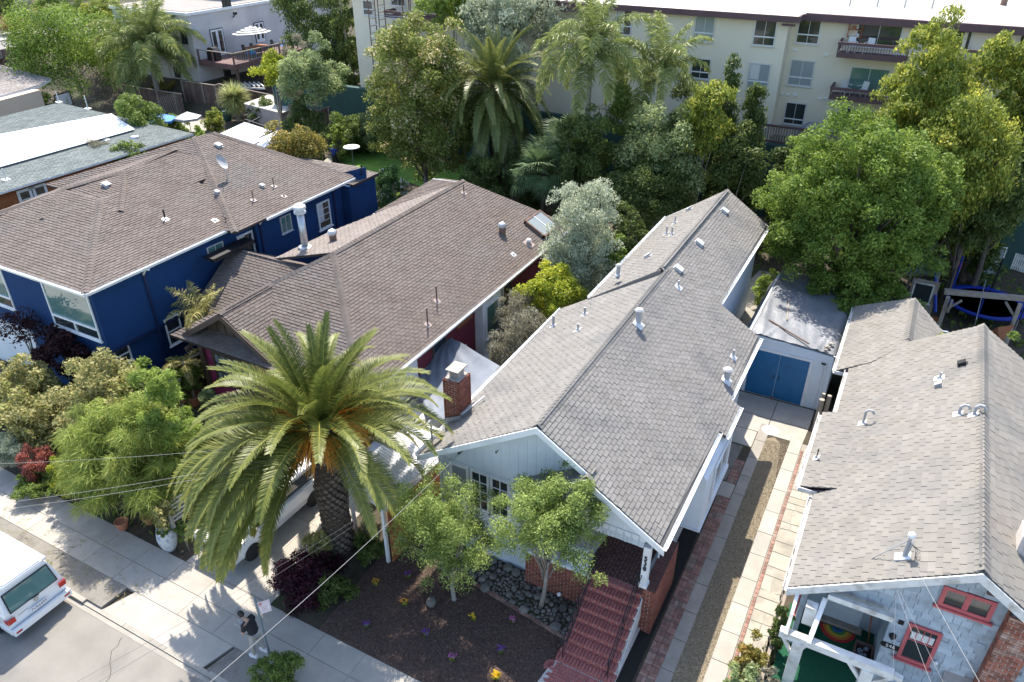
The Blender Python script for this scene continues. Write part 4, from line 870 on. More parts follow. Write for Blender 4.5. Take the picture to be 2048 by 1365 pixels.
# tarp: rippled sheet
N = 46; vs = []; rt = random.Random(2)
def tz(x, y):
    z = zf+.10-(x-gx0)*.06+.012*math.sin(x*9+y*2)+.02*math.sin(y*3.1+x*1.3)
    if x < gx0+.15: z -= (gx0+.15-x)*2.0
    if x > gx1-.05: z -= (x-gx1+.05)*1.4
    for cx, sl_, a in ((-1.3, .12, .06), (-1.05, .08, .05), (-3.9, -.1, .05), (-3.2, .25, .03), (-2.2, -.2, .03)): z += a*math.exp(-((x-cx-(y-31)*sl_)/.07)**2)
    return z
for j in range(N+1):
    for i in range(N+1): x = gx0-.35+(gx1-gx0+.55)*i/N; y = gy-.05+7.0*j/N; vs.append((x, y, tz(x, y)+.012*rt.random()))
b = MB(); b.add(vs, [(j*(N+1)+i, j*(N+1)+i+1, (j+1)*(N+1)+i+1, (j+1)*(N+1)+i) for j in range(N) for i in range(N)]); b.build('tarp_roof', M['tarp'], G, smooth=True)
b = MB(); b.beam(at(1538, 640, 3.03), at(1618, 688, 3.05), .07, .035); tag(b.build('loose_batten', M['wood']), 'dark loose batten lying diagonally on the silver tarp roof', 'plank')
b = MB(); b.beam(at(1578, 597, 3.0), at(1574, 640, 3.02), .05, .03); tag(b.build('loose_batten', M['wood_grey']), 'short pale batten lying in a crease at the middle of the silver tarp', 'plank')
for i, (p, s_) in enumerate((((1655, 694), .12), ((1663, 688), .1), ((1652, 700), .08))):
    V_, F_ = ROCK[i]; q = at(*p, 2.95); b = MB(); b.add([(q[0]+v[0]*s_*1.3, q[1]+v[1]*s_, q[2]+v[2]*s_*.6) for v in V_], F_); tag(b.build('stone_weight', M['flag']), ['largest tan stone on the front right corner of the silver tarp', 'tan stone behind the largest one on the tarp corner', 'smallest tan stone at the very edge of the silver tarp'][i], 'stone', 'stones weighing down the tarp')
# cut post stumps beside the garage
sp_ = thing('timber_posts', 'cluster of cut timber posts standing at the corner of the garage drive', 'posts', tuple(at(1632, 858, 0)))
for px_, py_, h_, r_ in ((1628, 862, 1.6, .11), (1644, 850, 1.5, .09), (1632, 850, 1.6, .07)):
    q = at(px_, py_, 0); b = MB(); b.tube([q, q+np.array((0, 0, h_))], r_, 10); b.mi(1); b.lathe(q+np.array((0, 0, h_)), [(r_*.96, 0), (r_*.9, .006), (0, .006)], 10); b.build('post', [M['wood_grey'], M['flag']], sp_)
# ---------------- right-hand bungalow ----------------
HR = thing('house', 'tan-grey shingled bungalow with blue-grey shingle front, rose red windows and green porch floor', 'house', (2, 16, 0))
SR = .67; RX = 3.74; RZ = 6.27
def zq(x): return RZ-SR*abs(x-RX)
R = Roof(HR, M['shingle_light'], M['deck_grey'])
R.face([(RX, 15.5, RZ), (RX, 28.2, RZ), (1.63, 28.4, zq(1.63)), (-.06, 28.4, zq(-.06)), (-.06, 15.5, zq(-.06))], (0, 1, 0), tw=.36, ex=.17, jit=1)
R.face([(RX, 15.5, RZ), (RX, 28.2, RZ), (9.0, 28.2, zq(9.0)), (9.0, 15.5, zq(9.0))], (0, 1, 0), tw=.36, ex=.17, jit=1)
R.face([(1.63, 28.3, 4.86), (1.63, 32.4, 4.86), (-.5, 33.3, 3.5), (-.5, 27.4, 3.5), (.62, 27.4, 4.22)], (0, 1, 0), tw=.36, ex=.17, jit=1)
R.face([(1.63, 28.4, 4.86), (1.63, 32.4, 4.86), (3.3, 31.4, 3.75), (3.3, 28.0, 3.75)], (0, 1, 0), tw=.36, ex=.17, jit=1)
R.face([(.5, 19.6, zq(.5)+.03), (.5, 23.9, zq(.5)+.03), (-.5, 23.9, 3.78), (-.5, 19.6, 3.78)], (0, 1, 0), tw=.36, ex=.17, jit=1)
R.cap((RX, 15.52, RZ), (RX, 28.2, RZ), w=.17, drop=.62); R.cap((1.63, 28.6, 4.86), (1.63, 32.3, 4.86), w=.17, drop=.62)
R.finish()
rake(HR, [(-.08, 15.49, zq(-.06)-.04), (RX, 15.49, RZ-.04), (9.0, 15.49, zq(9)-.04)], h=.26, m=M['white_old'])
b = MB(); b.prism([(-.45, 19.6, 3.76), (.5, 19.6, zq(.5)), (-.05, 19.6, zq(-.05)-.02)], (0, .03, 0)); b.prism([(-.45, 27.4, 3.5), (.62, 27.4, 4.2), (-.05, 27.4, 3.5)], (0, .03, 0)); b.build('cheek_board', M['purplebrown'], HR)
for p, q in (((-.07, 15.5, 3.68), (-.07, 19.55, 3.68)), ((-.5, 19.6, 3.76), (-.5, 23.9, 3.76)), ((-.07, 23.95, 3.68), (-.07, 27.35, 3.68)), ((-.5, 27.4, 3.48), (-.5, 33.2, 3.48))): gutter(HR, p, q, M['white_old'], out=(-1, 0, 0))
b = MB(); b.beam((-.55, 19.55, 3.72), (0, 19.55, 3.74), .03, .14, tone=0); b.beam((-.55, 27.36, 3.44), (0, 27.36, 3.46), .03, .14); b.build('fascia', M['white_old'], HR)
# walls
b = MB()
b.prism([(2.45, 15.95, -.1), (8.8, 15.95, -.1), (8.8, 15.95, 2.8), (RX, 15.95, 6.05), (.45, 15.95, 3.95), (.45, 15.95, 3.62), (2.45, 15.95, 3.62)], (0, .15, 0))
b.box((.32, 16.0, -.1), (.45, 28.0, 3.75)); b.box((2.45, 16.1, -.1), (2.57, 17.6, 3.8)); b.box((.45, 17.45, -.1), (2.45, 17.6, 3.8)); b.box((0.0, 20.0, -.1), (.14, 23.6, 3.6)); b.box((0.0, 27.8, -.1), (.14, 32.6, 3.4)); b.box((.14, 32.5, -.1), (3.2, 32.6, 3.6)); b.box((8.7, 16.1, -.1), (8.8, 28, 2.8)); b.prism([(.4, 28.0, -.1), (8.8, 28.0, -.1), (8.8, 28, 2.8), (RX, 28, 6.0), (.4, 28, 3.8)], (0, .1, 0))
b.build('wall', M['blueshingle'], HR)
holes = [((2.78, 15.95, 2.16), .95, 1.56), ((3.16, 15.95, 4.42), 1.3, .84), ((4.45, 15.95, -1), .8, 6)]
wall_shingles(HR, [(2.46, 15.94, 0), (6.6, 15.94, 0), (6.6, 15.94, 4.2), (RX, 15.94, 6.0), (.5, 15.94, 3.96), (.5, 15.94, 3.66), (2.46, 15.94, 3.64)], (1, 0, 0), (0, -1, 0), M['blueshingle'], tw=.27, ex=.185, th=.024, holes=holes, limit=290)
window(HR, (2.86, 15.94, 2.28), (1, 0, 0), (0, -1, 0), .76, 1.32, M['redtrim'], M['glass'], .09, 1, 1, name='window')
b = MB(); b.box((2.95, 15.885, 3.05), (3.53, 15.92, 3.08)); 
for k in range(1, 4): b.box((2.95+.145*k-.008, 15.89, 3.08), (2.95+.145*k+.008, 15.92, 3.48))
b.build('window_bars', M['redtrim'], HR)
b = MB(); b.box((2.98, 15.90, 3.1), (3.5, 15.925, 3.34)); b.build('curtain', M['curtain'], HR)
window(HR, (3.24, 15.94, 4.5), (1, 0, 0), (0, -1, 0), 1.12, .66, M['redtrim'], M['glass'], .1, 2, 1, mt=.12)
window(HR, (.31, 16.6, 1.7), (0, 1, 0), (-1, 0, 0), 2.2, 1.2, M['redtrim'], M['glass'], .1, 2, 1)
for x, z in ((1.05, 3.5), (1.85, 3.5), (2.62, 3.42)): b = MB(); b.box((x, 15.90, z), (x+.13, 15.95, z+.15)); b.build('vent_hole', M['black'], HR)
b = MB(); b.lathe((2.62, 15.90, 2.8), [(0.0, 0), (.03, .02), (.09, .12), (.08, .2), (0, .26)], 10); b.build('porch_lamp', M['black'], HR)
b = MB(); pts = [(2.51+.09*math.cos(a), 15.925, 2.55+.09*math.sin(a)) for a in np.linspace(math.pi/2, 1.5*math.pi, 8)]+[(2.83+.0*math.cos(a)+.06*math.cos(a), 15.925, 2.55+.09*math.sin(a)) for a in np.linspace(-math.pi/2, math.pi/2, 8)]
b.prism(pts, (0, -.02, 0)); plq = b.build('number_plaque', M['black'], HR); text('546', .155, Matrix.Translation((2.655, 15.902, 2.55)) @ Matrix.Rotation(math.pi/2, 4, 'X'), M['white'], plq, 'house_number', .003)
for x, z in ((3.72, 2.55), (4.28, 5.35)): b = MB(); b.lathe((x, 15.88, z), [(.0, 0), (.045, .01), (.05, .06), (.02, .1), (0, .1)], 10); b.build('floodlight', M['white'], HR)
b = MB(); b.box((4.05, 15.78, 5.42), (4.25, 15.9, 5.55)); b.build('meter_box', M['purplebrown'], HR)
# porch
b = MB(); b.box((.1, 13.9, 1.02), (2.45, 17.45, 1.14)); b.build('porch_floor', M['carpet'], HR)
b = MB(); b.box((1.0, 17.40, 1.14), (2.0, 17.44, 3.1)); 
for x in (1.12, 1.56): b.box((x, 17.385, 1.35), (x+.33, 17.402, 2.1)); b.box((x, 17.385, 2.2), (x+.33, 17.402, 2.95))
b.build('front_door', M['palewall'], HR)
b = MB(); b.box((.92, 17.2, 1.14), (2.1, 17.4, 1.24)); b.build('door_step', M['wood_grey'], HR)
cols = [(.45, .03, .03), (.5, .16, .03), (.5, .35, .04), (.05, .2, .06), (.03, .1, .35)]
mroot = thing('doormat', 'half round rainbow striped doormat lying before the door of the green porch', 'doormat', (1.5, 16.6, 1.14))
for i, c in enumerate(cols):
    r1, r0 = .48-.085*i, .48-.085*(i+1); b = MB(); A = np.linspace(math.pi, 2*math.pi, 22); cx, cy = 1.48, 17.15
    for a0, a1 in zip(A, A[1:]): b.slab([(cx+r*math.cos(a), cy+r*math.sin(a), 1.142) for r, a in ((r0, a0), (r1, a0), (r1, a1), (r0, a1))], .012)
    b.build('mat_band', mat('mat_band_%d' % i, c, rough=.95), mroot)
b = MB(); b.beam((.9, 15.58, 3.86), (2.45, 15.58, 3.86), .13, .17); b.beam((.74, 14.62, 2.98), (.86, 15.55, 3.75), .12, .13); b.beam((.18, 14.62, 2.98), (.2, 15.55, 3.68), .09, .1); b.beam((.02, 14.75, 2.88), (2.75, 14.75, 2.88), .2, .22)
b.beam((2.75, 14.75, 2.88), (2.95, 14.75, 2.83), .15, .12)
b.beam((.7, 14.7, 2.78), (.5, 14.7, 2.35), .08, .08); b.beam((1.75, 14.72, 2.76), (2.15, 14.72, 2.25), .09, .09); b.beam((2.7, 14.72, 2.76), (2.3, 14.72, 2.3), .09, .09); b.beam((.12, 14.72, 2.78), (.4, 14.72, 2.3), .08, .08)
b.build('porch_frame', M['white_old'], HR)
for x, z0, z1, y in ((.53, -.1, 2.8, 14.75), (.60, 2.98, 3.62, 15.30), (2.2, -.1, 2.78, 14.75)): b = MB(); b.box((x-.14, y-.13, z0), (x+.14, y+.13, z1)); b.build('porch_column', M['white_old'], HR)
b = MB(); b.box((.6, 13.95, 1.9), (2.2, 14.05, 2.02)); b.build('porch_rail', M['white_old'], HR)
bx = thing('porch_bin', 'open dark wooden crate full of odds and ends at the porch doorway', 'crate', (2.15, 16.2, 1.14)); b = MB()
for a_, c_ in (((1.95, 15.9, 1.14), (1.98, 16.6, 1.6)), ((2.38, 15.9, 1.14), (2.41, 16.6, 1.6)), ((1.98, 15.9, 1.14), (2.38, 15.93, 1.6)), ((1.98, 16.57, 1.14), (2.38, 16.6, 1.6))): b.box(a_, c_)
b.build('side_board', M['wood'], bx); b = MB(); rb = random.Random(3)
for i in range(9): V_, F_ = ROCK[i % 5]; x, y, s = rb.uniform(2.05, 2.3), rb.uniform(16, 16.5), rb.uniform(.06, .1); b.add([(x+v[0]*s, y+v[1]*s, 1.45+rb.random()*.1+v[2]*s) for v in V_], F_)
b.build('contents', M['canvas'], bx)
b = MB(); b.beam((2.3, 16.9, 1.15), (2.12, 17.25, 2.6), .03, .03); tag(b.build('broom', M['wood_orange']), 'yellow broom handle leaning in the corner of the green porch', 'broom')
# brick chimney on the front
ch = MB(); ch.box((4.62, 15.62, -.1), (5.25, 15.95, 5.1)); ch.box((3.98, 15.62, -.1), (4.62, 15.94, 2.1)); cr = ch.build('chimney', M['mortar'], HR)
pc = Pieces('brick', M['brick_old'], cr, 300)
brick_wall(None, (4.60, 15.61, .2), (1, 0, 0), (0, -1, 0), .66, 4.95, M['brick_old'], pc=pc, gap=.022, proud=.008); brick_wall(None, (3.98, 15.61, .2), (1, 0, 0), (0, -1, 0), .6, 1.85, M['brick_old'], pc=pc, gap=.022, proud=.008)
brick_wall(None, (4.61, 15.93, 2.1), (0, -1, 0), (-1, 0, 0), .3, 3.0, M['brick_old'], pc=pc); pc.finish()
b = MB(); b.slab([(3.96, 15.6, 2.06), (4.6, 15.6, 2.06), (4.6, 15.94, 2.4), (3.96, 15.94, 2.4)], .05); b.build('mortar_shoulder', M['mortar_dark'], HR)
c2 = MB(); x0, y0 = 4.72, 17.3; c2.box((x0, y0, 5.2), (x0+.75, y0+.6, 7.2)); c2.prism([(x0-.12, y0-.02, 5.35), (x0-.01, y0-.02, 5.35), (x0-.01, y0-.02, 6.3), (x0-.12, y0-.02, 6.2)], (0, .6, 0)); c2r = c2.build('chimney_stack', M['mortar'], HR)
pc = Pieces('brick', M['brick_old'], c2r, 200)
brick_wall(None, (x0, y0-.0, 6.5), (1, 0, 0), (0, -1, 0), .75, .7, M['brick_old'], pc=pc); brick_wall(None, (x0, y0+.6, 6.0), (0, -1, 0), (-1, 0, 0), .6, 1.2, M['brick_old'], pc=pc); pc.finish()
# roof furniture
def onQ(x, y): return (x, y, RZ-SR*abs(x-RX))
sl = (-SR, 0, 1)
def goose(p, h=.4, r=.035, d=(.25, 0, 0)):
    p = np.array(p); d = np.array(d, float); b = MB(); t = p+np.array((0, 0, h)); b.tube([p-np.array((0, 0, .1)), t, t+d*.3+np.array((0, 0, .08)), t+d*.7+np.array((0, 0, .08)), t+d-np.array((0, 0, .02))], r, 10); o = b.build('gooseneck_vent', M['ventgrey'], HR)
    c = MB(); n = unit(sl); x = unit(np.cross(n, (0, 1, .001))); y = np.cross(n, x); q = p+n*.03; c.prism([q-x*.14-y*.14, q+x*.14-y*.14, q+x*.14+y*.14, q-x*.14+y*.14], n*.006); c.build('flashing', M['ventwhite'], o)
goose(onQ(.78, 23.1), .5, .04); goose(onQ(3.18, 22.5), .3, .045); goose(onQ(3.52, 22.3), .3, .045)
box_vent(HR, onQ(2.68, 24.5), sl, .22, 'ventgrey'); box_vent(HR, onQ(3.24, 25.6), sl, .26, 'black'); pipe_vent(HR, onQ(2.66, 25.0), .25, .035, sl=sl, mt='ventgrey')
pipe_vent(HR, (-.28, 21.1, 3.86), .4, .02, mt='black', sl=sl, fl=.12)
b = MB(); b.beam(onQ(-.25, 21.1), np.array(onQ(-.05, 20.9))+(0, 0, .03), .04, .02); b.build('bracket', M['black'], HR)
an = thing('antenna_mast', 'small roof mast with white cap and guy strut beside the right house ridge', 'antenna', onQ(2.26, 16.25)); p = np.array(onQ(2.26, 16.25))
b = MB(); b.tube([p, p+np.array((.02, 0, .72))], .04, 10); b.tube([p+np.array((.06, 0, 0)), p+np.array((.08, -.02, .55))], .03, 8); b.tube([p+np.array((.0, 0, .6)), p+np.array((-.62, .05, -.38))], .012, 6); b.build('mast', M['ventgrey'], an)
b = MB(); b.lathe(p+np.array((.02, 0, .72)), [(.09, 0), (.09, .08), (.06, .12), (0, .12)], 12); b.build('cap', M['white'], an)
b = MB(); b.prism([p+np.array(v) for v in ((-.16, -.13, -.08), (.16, -.13, .13), (.16, .13, .13), (-.16, .13, -.08))], (-.02, 0, .03)); b.build('base_plate', M['white'], an)
b = MB(); rb = random.Random(5)
for k in range(3): b.tube([p+np.array((.08, 0, .5)), p+np.array((.2+.05*k, -.05, .42)), p+np.array((.22, -.1*k, .3)), p+np.array((.25, -.2, .14))], .008, 5)
b.build('loose_wire', M['cable_dark'], an)
# brace pole between garage and right house
b = MB(); b.tube([at(1650, 707, 2.6), at(1678, 717, 2.9)], .02, 6); tag(b.build('brace_pipe', M['white']), 'thin white pipe bridging the garage and the right-hand bungalow', 'pipe')
# broken side fence by the flagstones
F = thing('fence', 'leaning weathered wood fence beside the flagstone path in front of the right-hand bungalow', 'fence', (-.15, 13.5, 0))
bp = Pieces('board', M['wood_grey'], F); y = 11.6; rb = random.Random(2)
while y < 17.8: bp.add('b', frame((-.10+rb.uniform(-.03, .03), y, .75+rb.uniform(-.1, .05)), unit((1, rb.uniform(-.1, .1), .12)), unit((0, 1, rb.uniform(-.03, .03))), unit((-.12, 0, 1)), .02, .14, 1.5), CUBE); y += .155
bp.finish()
b = MB(); b.box((-.14, 11.6, 1.3), (-.05, 17.8, 1.38)); b.build('rail', M['wood_grey'], F)
# ---------------- brown-roofed magenta house ----------------
HM = thing('house', 'brown-shingled bungalow with magenta and dark red clapboard walls behind the big palm', 'house', (-20, 20, 0))
X0, Z0, S2 = -20.5, 6.2, .56
R = Roof(HM, M['shingle_brown'], M['deck_brown'])
zm = lambda x: Z0-S2*abs(x-X0)
R.face([(X0, 22.3, Z0), (X0, 32.8, Z0), (-16.8, 35.3, zm(-16.8)), (-15.5, 35.9, zm(-15.5)), (-15.5, 17.3, zm(-15.5))], (0, 1, 0))
gx, gz = -22.4, 6.2-S2*1.9
R.face([(X0, 22.3, Z0), (-15.5, 17.3, zm(-15.5)), (-22.0, 17.3, zm(-15.5)), (-25.5, 17.3, 3.4), (-22.4, 20.4, gz)], (1, 0, 0))
R.face([(gx, 20.5, gz), (gx, 17.5, gz), (-19.9, 17.5, gz-.66*2.5), (-19.9, 18.2, gz-.66*2.5)], (0, 1, 0))
R.face([(gx, 20.4, gz), (gx, 17.5, gz), (-24.9, 17.5, gz-.66*2.5), (-24.9, 21.0, gz-.66*2.5)], (0, 1, 0))
R.face([(-26.9, 22.5, 5.0), (-22.3, 22.5, 5.0), (-23.6, 20.4, 3.8), (-24.6, 19.6, 3.35), (-26.7, 19.5, 3.3)], (1, 0, 0))
R.face([(-26.9, 22.5, 5.0), (-22.3, 22.5, 5.0), (-22.3, 25, 3.6), (-26.9, 25, 3.6)], (1, 0, 0))
R.cap((X0, 22.3, Z0), (X0, 32.8, Z0), w=.14).cap((X0, 22.3, Z0), (-15.6, 17.4, zm(-15.6)), w=.14, drop=.3).cap((X0, 22.3, Z0), (gx, 20.45, gz+.02), w=.14, drop=.35).cap((gx, 20.4, gz), (gx, 17.5, gz), w=.14, drop=.6)
R.finish()
R2 = Roof(HM, M['shingle_tan_sunlit'], M['deck_brown'], 150)
R2.face([(X0, 22.5, 6.16), (X0, 32.6, 6.16), (-22.6, 29.0, 5.53), (-23.9, 25.8, 5.14), (-24.3, 22.55, 5.02)], (0, 1, 0)); R2.finish()  # same brown roof, painted lighter where this slope catches the sun
# dark rear shed slope with pale edge
R3 = Roof(HM, M['shingle_brown'], M['deck_brown'], 80)
sh = [at(866, 358, 6.0), at(925, 366, 6.15), at(800, 436, 5.4), at(747, 428, 5.2)]
sh = [tuple(p) for p in sh]; R3.face(sh, tuple(np.array(sh[1])-np.array(sh[0]))); R3.finish()
fascia(HM, sh[0], sh[1], .2, .04, (0, -1, 0), M['white']); fascia(HM, sh[3], sh[2], .16, .04, (0, -1, 0), M['white'])
b = MB(); q = [at(735, 438, 4.9), at(790, 440, 4.9), at(778, 452, 4.9), at(732, 446, 4.9)]; b.slab([tuple(p) for p in q], .12); b.prism([tuple(at(745, 440, 4.85)), tuple(at(792, 442, 4.85)), tuple(at(792, 442, 3.8)), tuple(at(745, 440, 3.8))], (0, .2, 0)); b.build('porch_roof', M['maroon'], HM)
E3 = zm(-15.5)
gutter(HM, (-15.5, 17.3, E3), (-15.5, 35.8, E3), label='white gutter')
rake(HM, [(-24.95, 17.47, gz-.66*2.5), (gx, 17.47, gz-.02), (-19.9, 17.47, gz-.66*2.5)], h=.26, m=M['brownwood']); rake(HM, [(-26.7, 19.47, 3.3), (-24.6, 19.57, 3.34)], h=.15, m=M['brownwood'])
fascia(HM, (-19.9, 17.3, E3), (-15.5, 17.28, E3), .2, .04, (0, -1, 0), M['brownwood'])
b = MB(); b.box((-24.6, 18.05, -.1), (-20.1, 18.17, 3.35)); b.box((-20.1, 18.05, -.1), (-16.1, 18.17, 3.35)); b.build('wall', M['magenta'], HM); b = MB(); b.box((-24.6, 18.17, -.1), (-24.5, 32, 3.6)); b.box((-24.5, 32.0, -.1), (-16.0, 32.1, 3.6)); b.build('rear_wall', M['brownwood'], HM)
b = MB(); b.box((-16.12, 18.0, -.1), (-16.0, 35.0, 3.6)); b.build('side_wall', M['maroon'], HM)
boards(HM, [(-24.6, 18.04, 0), (-16.1, 18.04, 0), (-16.1, 18.04, 3.3), (-24.6, 18.04, 3.3)], (1, 0, 0), M['magenta'], .11, .02)
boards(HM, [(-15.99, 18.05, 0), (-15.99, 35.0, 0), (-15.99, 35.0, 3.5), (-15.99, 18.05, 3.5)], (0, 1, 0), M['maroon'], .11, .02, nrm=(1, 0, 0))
b = MB(); b.prism([(-24.7, 17.98, 3.28), (-20.1, 17.98, 3.28), (gx, 17.98, gz-.1)], (0, .08, 0))
for i in range(9): x = -24.3+i*.47; zt = gz-.1-.66*abs(x-gx)-.02; b.box((x-.03, 17.93, 3.28), (x+.03, 17.98, max(zt, 3.3)))
b.build('gable_panel', M['brownwood'], HM)
b = MB(); b.box((-24.75, 17.9, 3.14), (-20.0, 17.99, 3.3)); b.beam((-24.6, 17.2, 3.0), (-24.6, 18.0, 3.1), .1, .14); b.box((-24.72, 17.88, 0), (-24.5, 18.02, 3.14)); b.build('frame_timber', M['brownwood'], HM)
wf = window(HM, (-24.1, 18.02, 1.15), (1, 0, 0), (0, -1, 0), 2.4, 1.55, M['brownwood'], M['glass_light'], .14, 1, 1)
b = MB()
for i in range(1, 6): b.box((-24.0+.38*i-.012, 17.93, 1.3), (-24.0+.38*i+.012, 17.96, 2.6))
for z in (1.72, 2.15): b.box((-23.96, 17.93, z-.012), (-21.84, 17.96, z+.012))
b.build('glazing_bars', M['black'], wf)
# right-side bay, windows
b = MB(); b.box((-15.98, 26.2, .15), (-15.55, 27.95, 3.3)); b.box((-15.6, 26.1, .0), (-15.3, 28.05, .25)); b.build('bay', M['white'], HM)
window(HM, (-15.54, 26.45, 1.15), (0, 1, 0), (1, 0, 0), 1.2, 1.75, M['white'], M['glass_teal'], .08)
b = MB(); b.box((-16.0, 28.6, 0.2), (-15.8, 28.68, 3.2)); b.build('trim_post', M['white'], HM)
window(HM, (-15.98, 22.6, 1.9), (0, 1, 0), (1, 0, 0), 1.1, 1.1, M['brownwood'], M['glass'], .12); window(HM, (-15.98, 28.9, 1.4), (0, 1, 0), (1, 0, 0), .9, 1.5, M['brownwood'], M['glass'], .1)
b = MB(); b.box((-15.97, 24.6, 2.55), (-15.9, 25.9, 2.7)); b.build('lintel', M['wood_orange'], HM)
b = MB(); b.box((-15.99, 19.9, .9), (-15.9, 21.4, 3.3)); b.build('panel', M['white'], HM)
def onM(x, y): return (x, y, zm(x))
sm = (S2, 0, 1)
turbine(HM, onM(-17.3, 31.3), s=1.15)
for x, y, h in ((-16.6, 24.1, .75), (-16.1, 22.6, .8), (-19.9, 31.9, .5)): pipe_vent(HM, onM(x, y), h, .035, 'rust', sl=sm, fl=.14, fm='flashtan')
pipe_vent(HM, onM(-16.15, 32.0), .2, .09, 'ventwhite', sl=sm, fl=.26, cap=True, fm='flashtan'); pipe_vent(HM, onM(-16.2, 30.4), .06, .03, 'ventwhite', sl=sm, fl=.14)
sk = MB(); y0, y1, x0, x1 = 33.2, 35.0, -17.1, -15.9; n = unit(sm)
P = [np.array(onM(x, y)) for x, y in ((x0, y0), (x1, y0), (x1, y1), (x0, y1))]
for i in range(4): sk.prism([P[i], P[(i+1) % 4], P[(i+1) % 4]+n*.2, P[i]+n*.2], unit(np.cross(n, P[(i+1) % 4]-P[i]))*.1)
so_ = sk.build('skylight', M['rust'], HM); g = MB(); g.poly([p+n*.17 for p in P]); g.build('pane', M['glass_light'], so_)
g = MB(); mid = (P[0]+P[3])/2, (P[1]+P[2])/2; g.beam(mid[0]+n*.18, mid[1]+n*.18, .05, .03); g.build('glazing_bar', M['white'], so_)
# tall flue and turbine on the left slope coloured as sunlit
p = np.array((-23.35, 23.6, 5.3)); b = MB(); b.tube([p-np.array((0, 0, .2)), p+np.array((0, 0, 1.75))], .16, 16); fo = b.build('flue', M['metal'], HM, smooth=True)
b = MB(); b.lathe(p+np.array((0, 0, 1.7)), [(.2, 0), (.27, .03), (.27, .1), (.2, .12), (.2, .22), (.3, .25), (.28, .36), (.12, .46), (0, .48)], 20); b.build('flue_cowl', M['ventwhite'], fo)
b = MB(); b.lathe(p, [(.36, -.1), (.3, .12), (.2, .16)], 16); b.build('flashing', M['metal'], fo)
turbine(HM, (-22.25, 24.3, 5.65), s=1.1)
b = MB(); q0, q1 = at(510, 592, 4.75), at(553, 565, 5.1); b.beam(q0, q1, .08, .05); b.build('ridge_flashing', M['ventgrey'], HM)
# ---------------- navy two-storey house ----------------
HB = thing('house', 'two-storey navy blue stucco house with large white framed windows and brown hipped roof', 'house', (-30, 17, 0))
R = Roof(HB, M['shingle_brown'], M['deck_brown'])
F0 = (-26.85, 15.15, 6.0); FA = (-31.5, 19.8, 7.49)
R.face([F0, (-26.85, 24.2, 6.0), (-31.5, 24.2, 7.49), FA], (0, 1, 0))
R.face([F0, FA, (-34.2, 19.8, 7.49), (-36.8, 15.15, 6.0)], (1, 0, 0))
A1 = tuple(at(428, 266, 8.2)); A0 = tuple(at(390, 275, 8.2)); c1 = (-26.25, 30.9, 6.0); c0 = (-26.25, 22.3, 6.0)
dz = lambda p, z: (p[0], p[1], z)
R.face([c0, c1, A1, A0], (0, 1, 0)); R.face([c0, A0, (A0[0]-6.5, 22.3, 6.0)], (1, 0, 0)); R.face([c1, A1, (A1[0]-6, 30.9, 6.0)], (1, 0, 0)); R.face([A0, A1, (A1[0]-6, 30.9, 6.0), (A0[0]-6.5, 22.3, 6.0)], (0, 1, 0))
# intermediate hipped bumps
M1 = (-32.75, 22.15, 7.90); MK = (-32.9, 25.3, 8.12); R.face([(-30.35, 19.75, 7.12), (-30.35, 26.5, 7.12), MK, M1], (0, 1, 0)); R.face([(-30.35, 19.75, 7.12), M1, (-34.2, 19.8, 7.44)], (1, 0, 0)); 
R.face([M1, MK, (-38.5, 25.3, 6.2), (-38.5, 22.0, 6.1)], (0, 1, 0)); R.face([(-34.2, 19.8, 7.49), M1, (-38.5, 22.15, 6.0), (-38.5, 16, 5.9), (-36.8, 15.15, 6.0)], (0, 1, 0)); M2 = (-34.2, 19.75, 7.5)
R.cap(F0, FA, w=.16, drop=.2, step=.2).cap((-30.3, 19.75, 7.14), M1, w=.15, drop=.2).cap((-33.1, 17.9, 6.9), M2, w=.15, drop=.2).cap(c0, A0, w=.15, drop=.2).cap(M1, MK, w=.15, drop=.3).cap(M2, M1, w=.15, drop=.2)
R.cap(A1, (c1[0]-.1, c1[1], 6.05), w=.12, drop=.2); R.finish()
gutter(HB, (-26.85, 15.12, 6.0), (-26.85, 24.2, 6.0)); gutter(HB, (-26.25, 24.3, 6.0), (-26.25, 30.9, 6.0)); gutter(HB, (-36.8, 15.15, 6.0), (-26.8, 15.15, 6.0), out=(0, -1, 0))
b = MB(); b.box((-36.5, 15.6, -.1), (-27.4, 15.75, 5.95)); b.box((-27.42, 15.6, 2.95), (-27.28, 24.5, 5.95)); b.box((-28.3, 15.75, -.1), (-28.15, 22, 3.0)) if False else b.box((-27.62, 15.75, -.1), (-27.5, 24.5, 3.0)); b.box((-27.1, 24.2, -.1), (-26.98, 30.6, 5.95)); b.box((-27.42, 24.35, -.1), (-27.0, 24.5, 5.95)); b.box((-38, 30.5, -.1), (-27.0, 30.6, 5.95)); b.box((-36.5, 15.75, -.1), (-36.4, 21, 5.95)); b.box((-38.3, 21, -.1), (-38.2, 30.6, 5.95))
b.build('wall', M['navy'], HB)
b = MB(); b.box((-27.6, 15.7, 2.86), (-27.22, 24.4, 2.97)); b.build('storey_ledge', M['navy_dark'], HB)
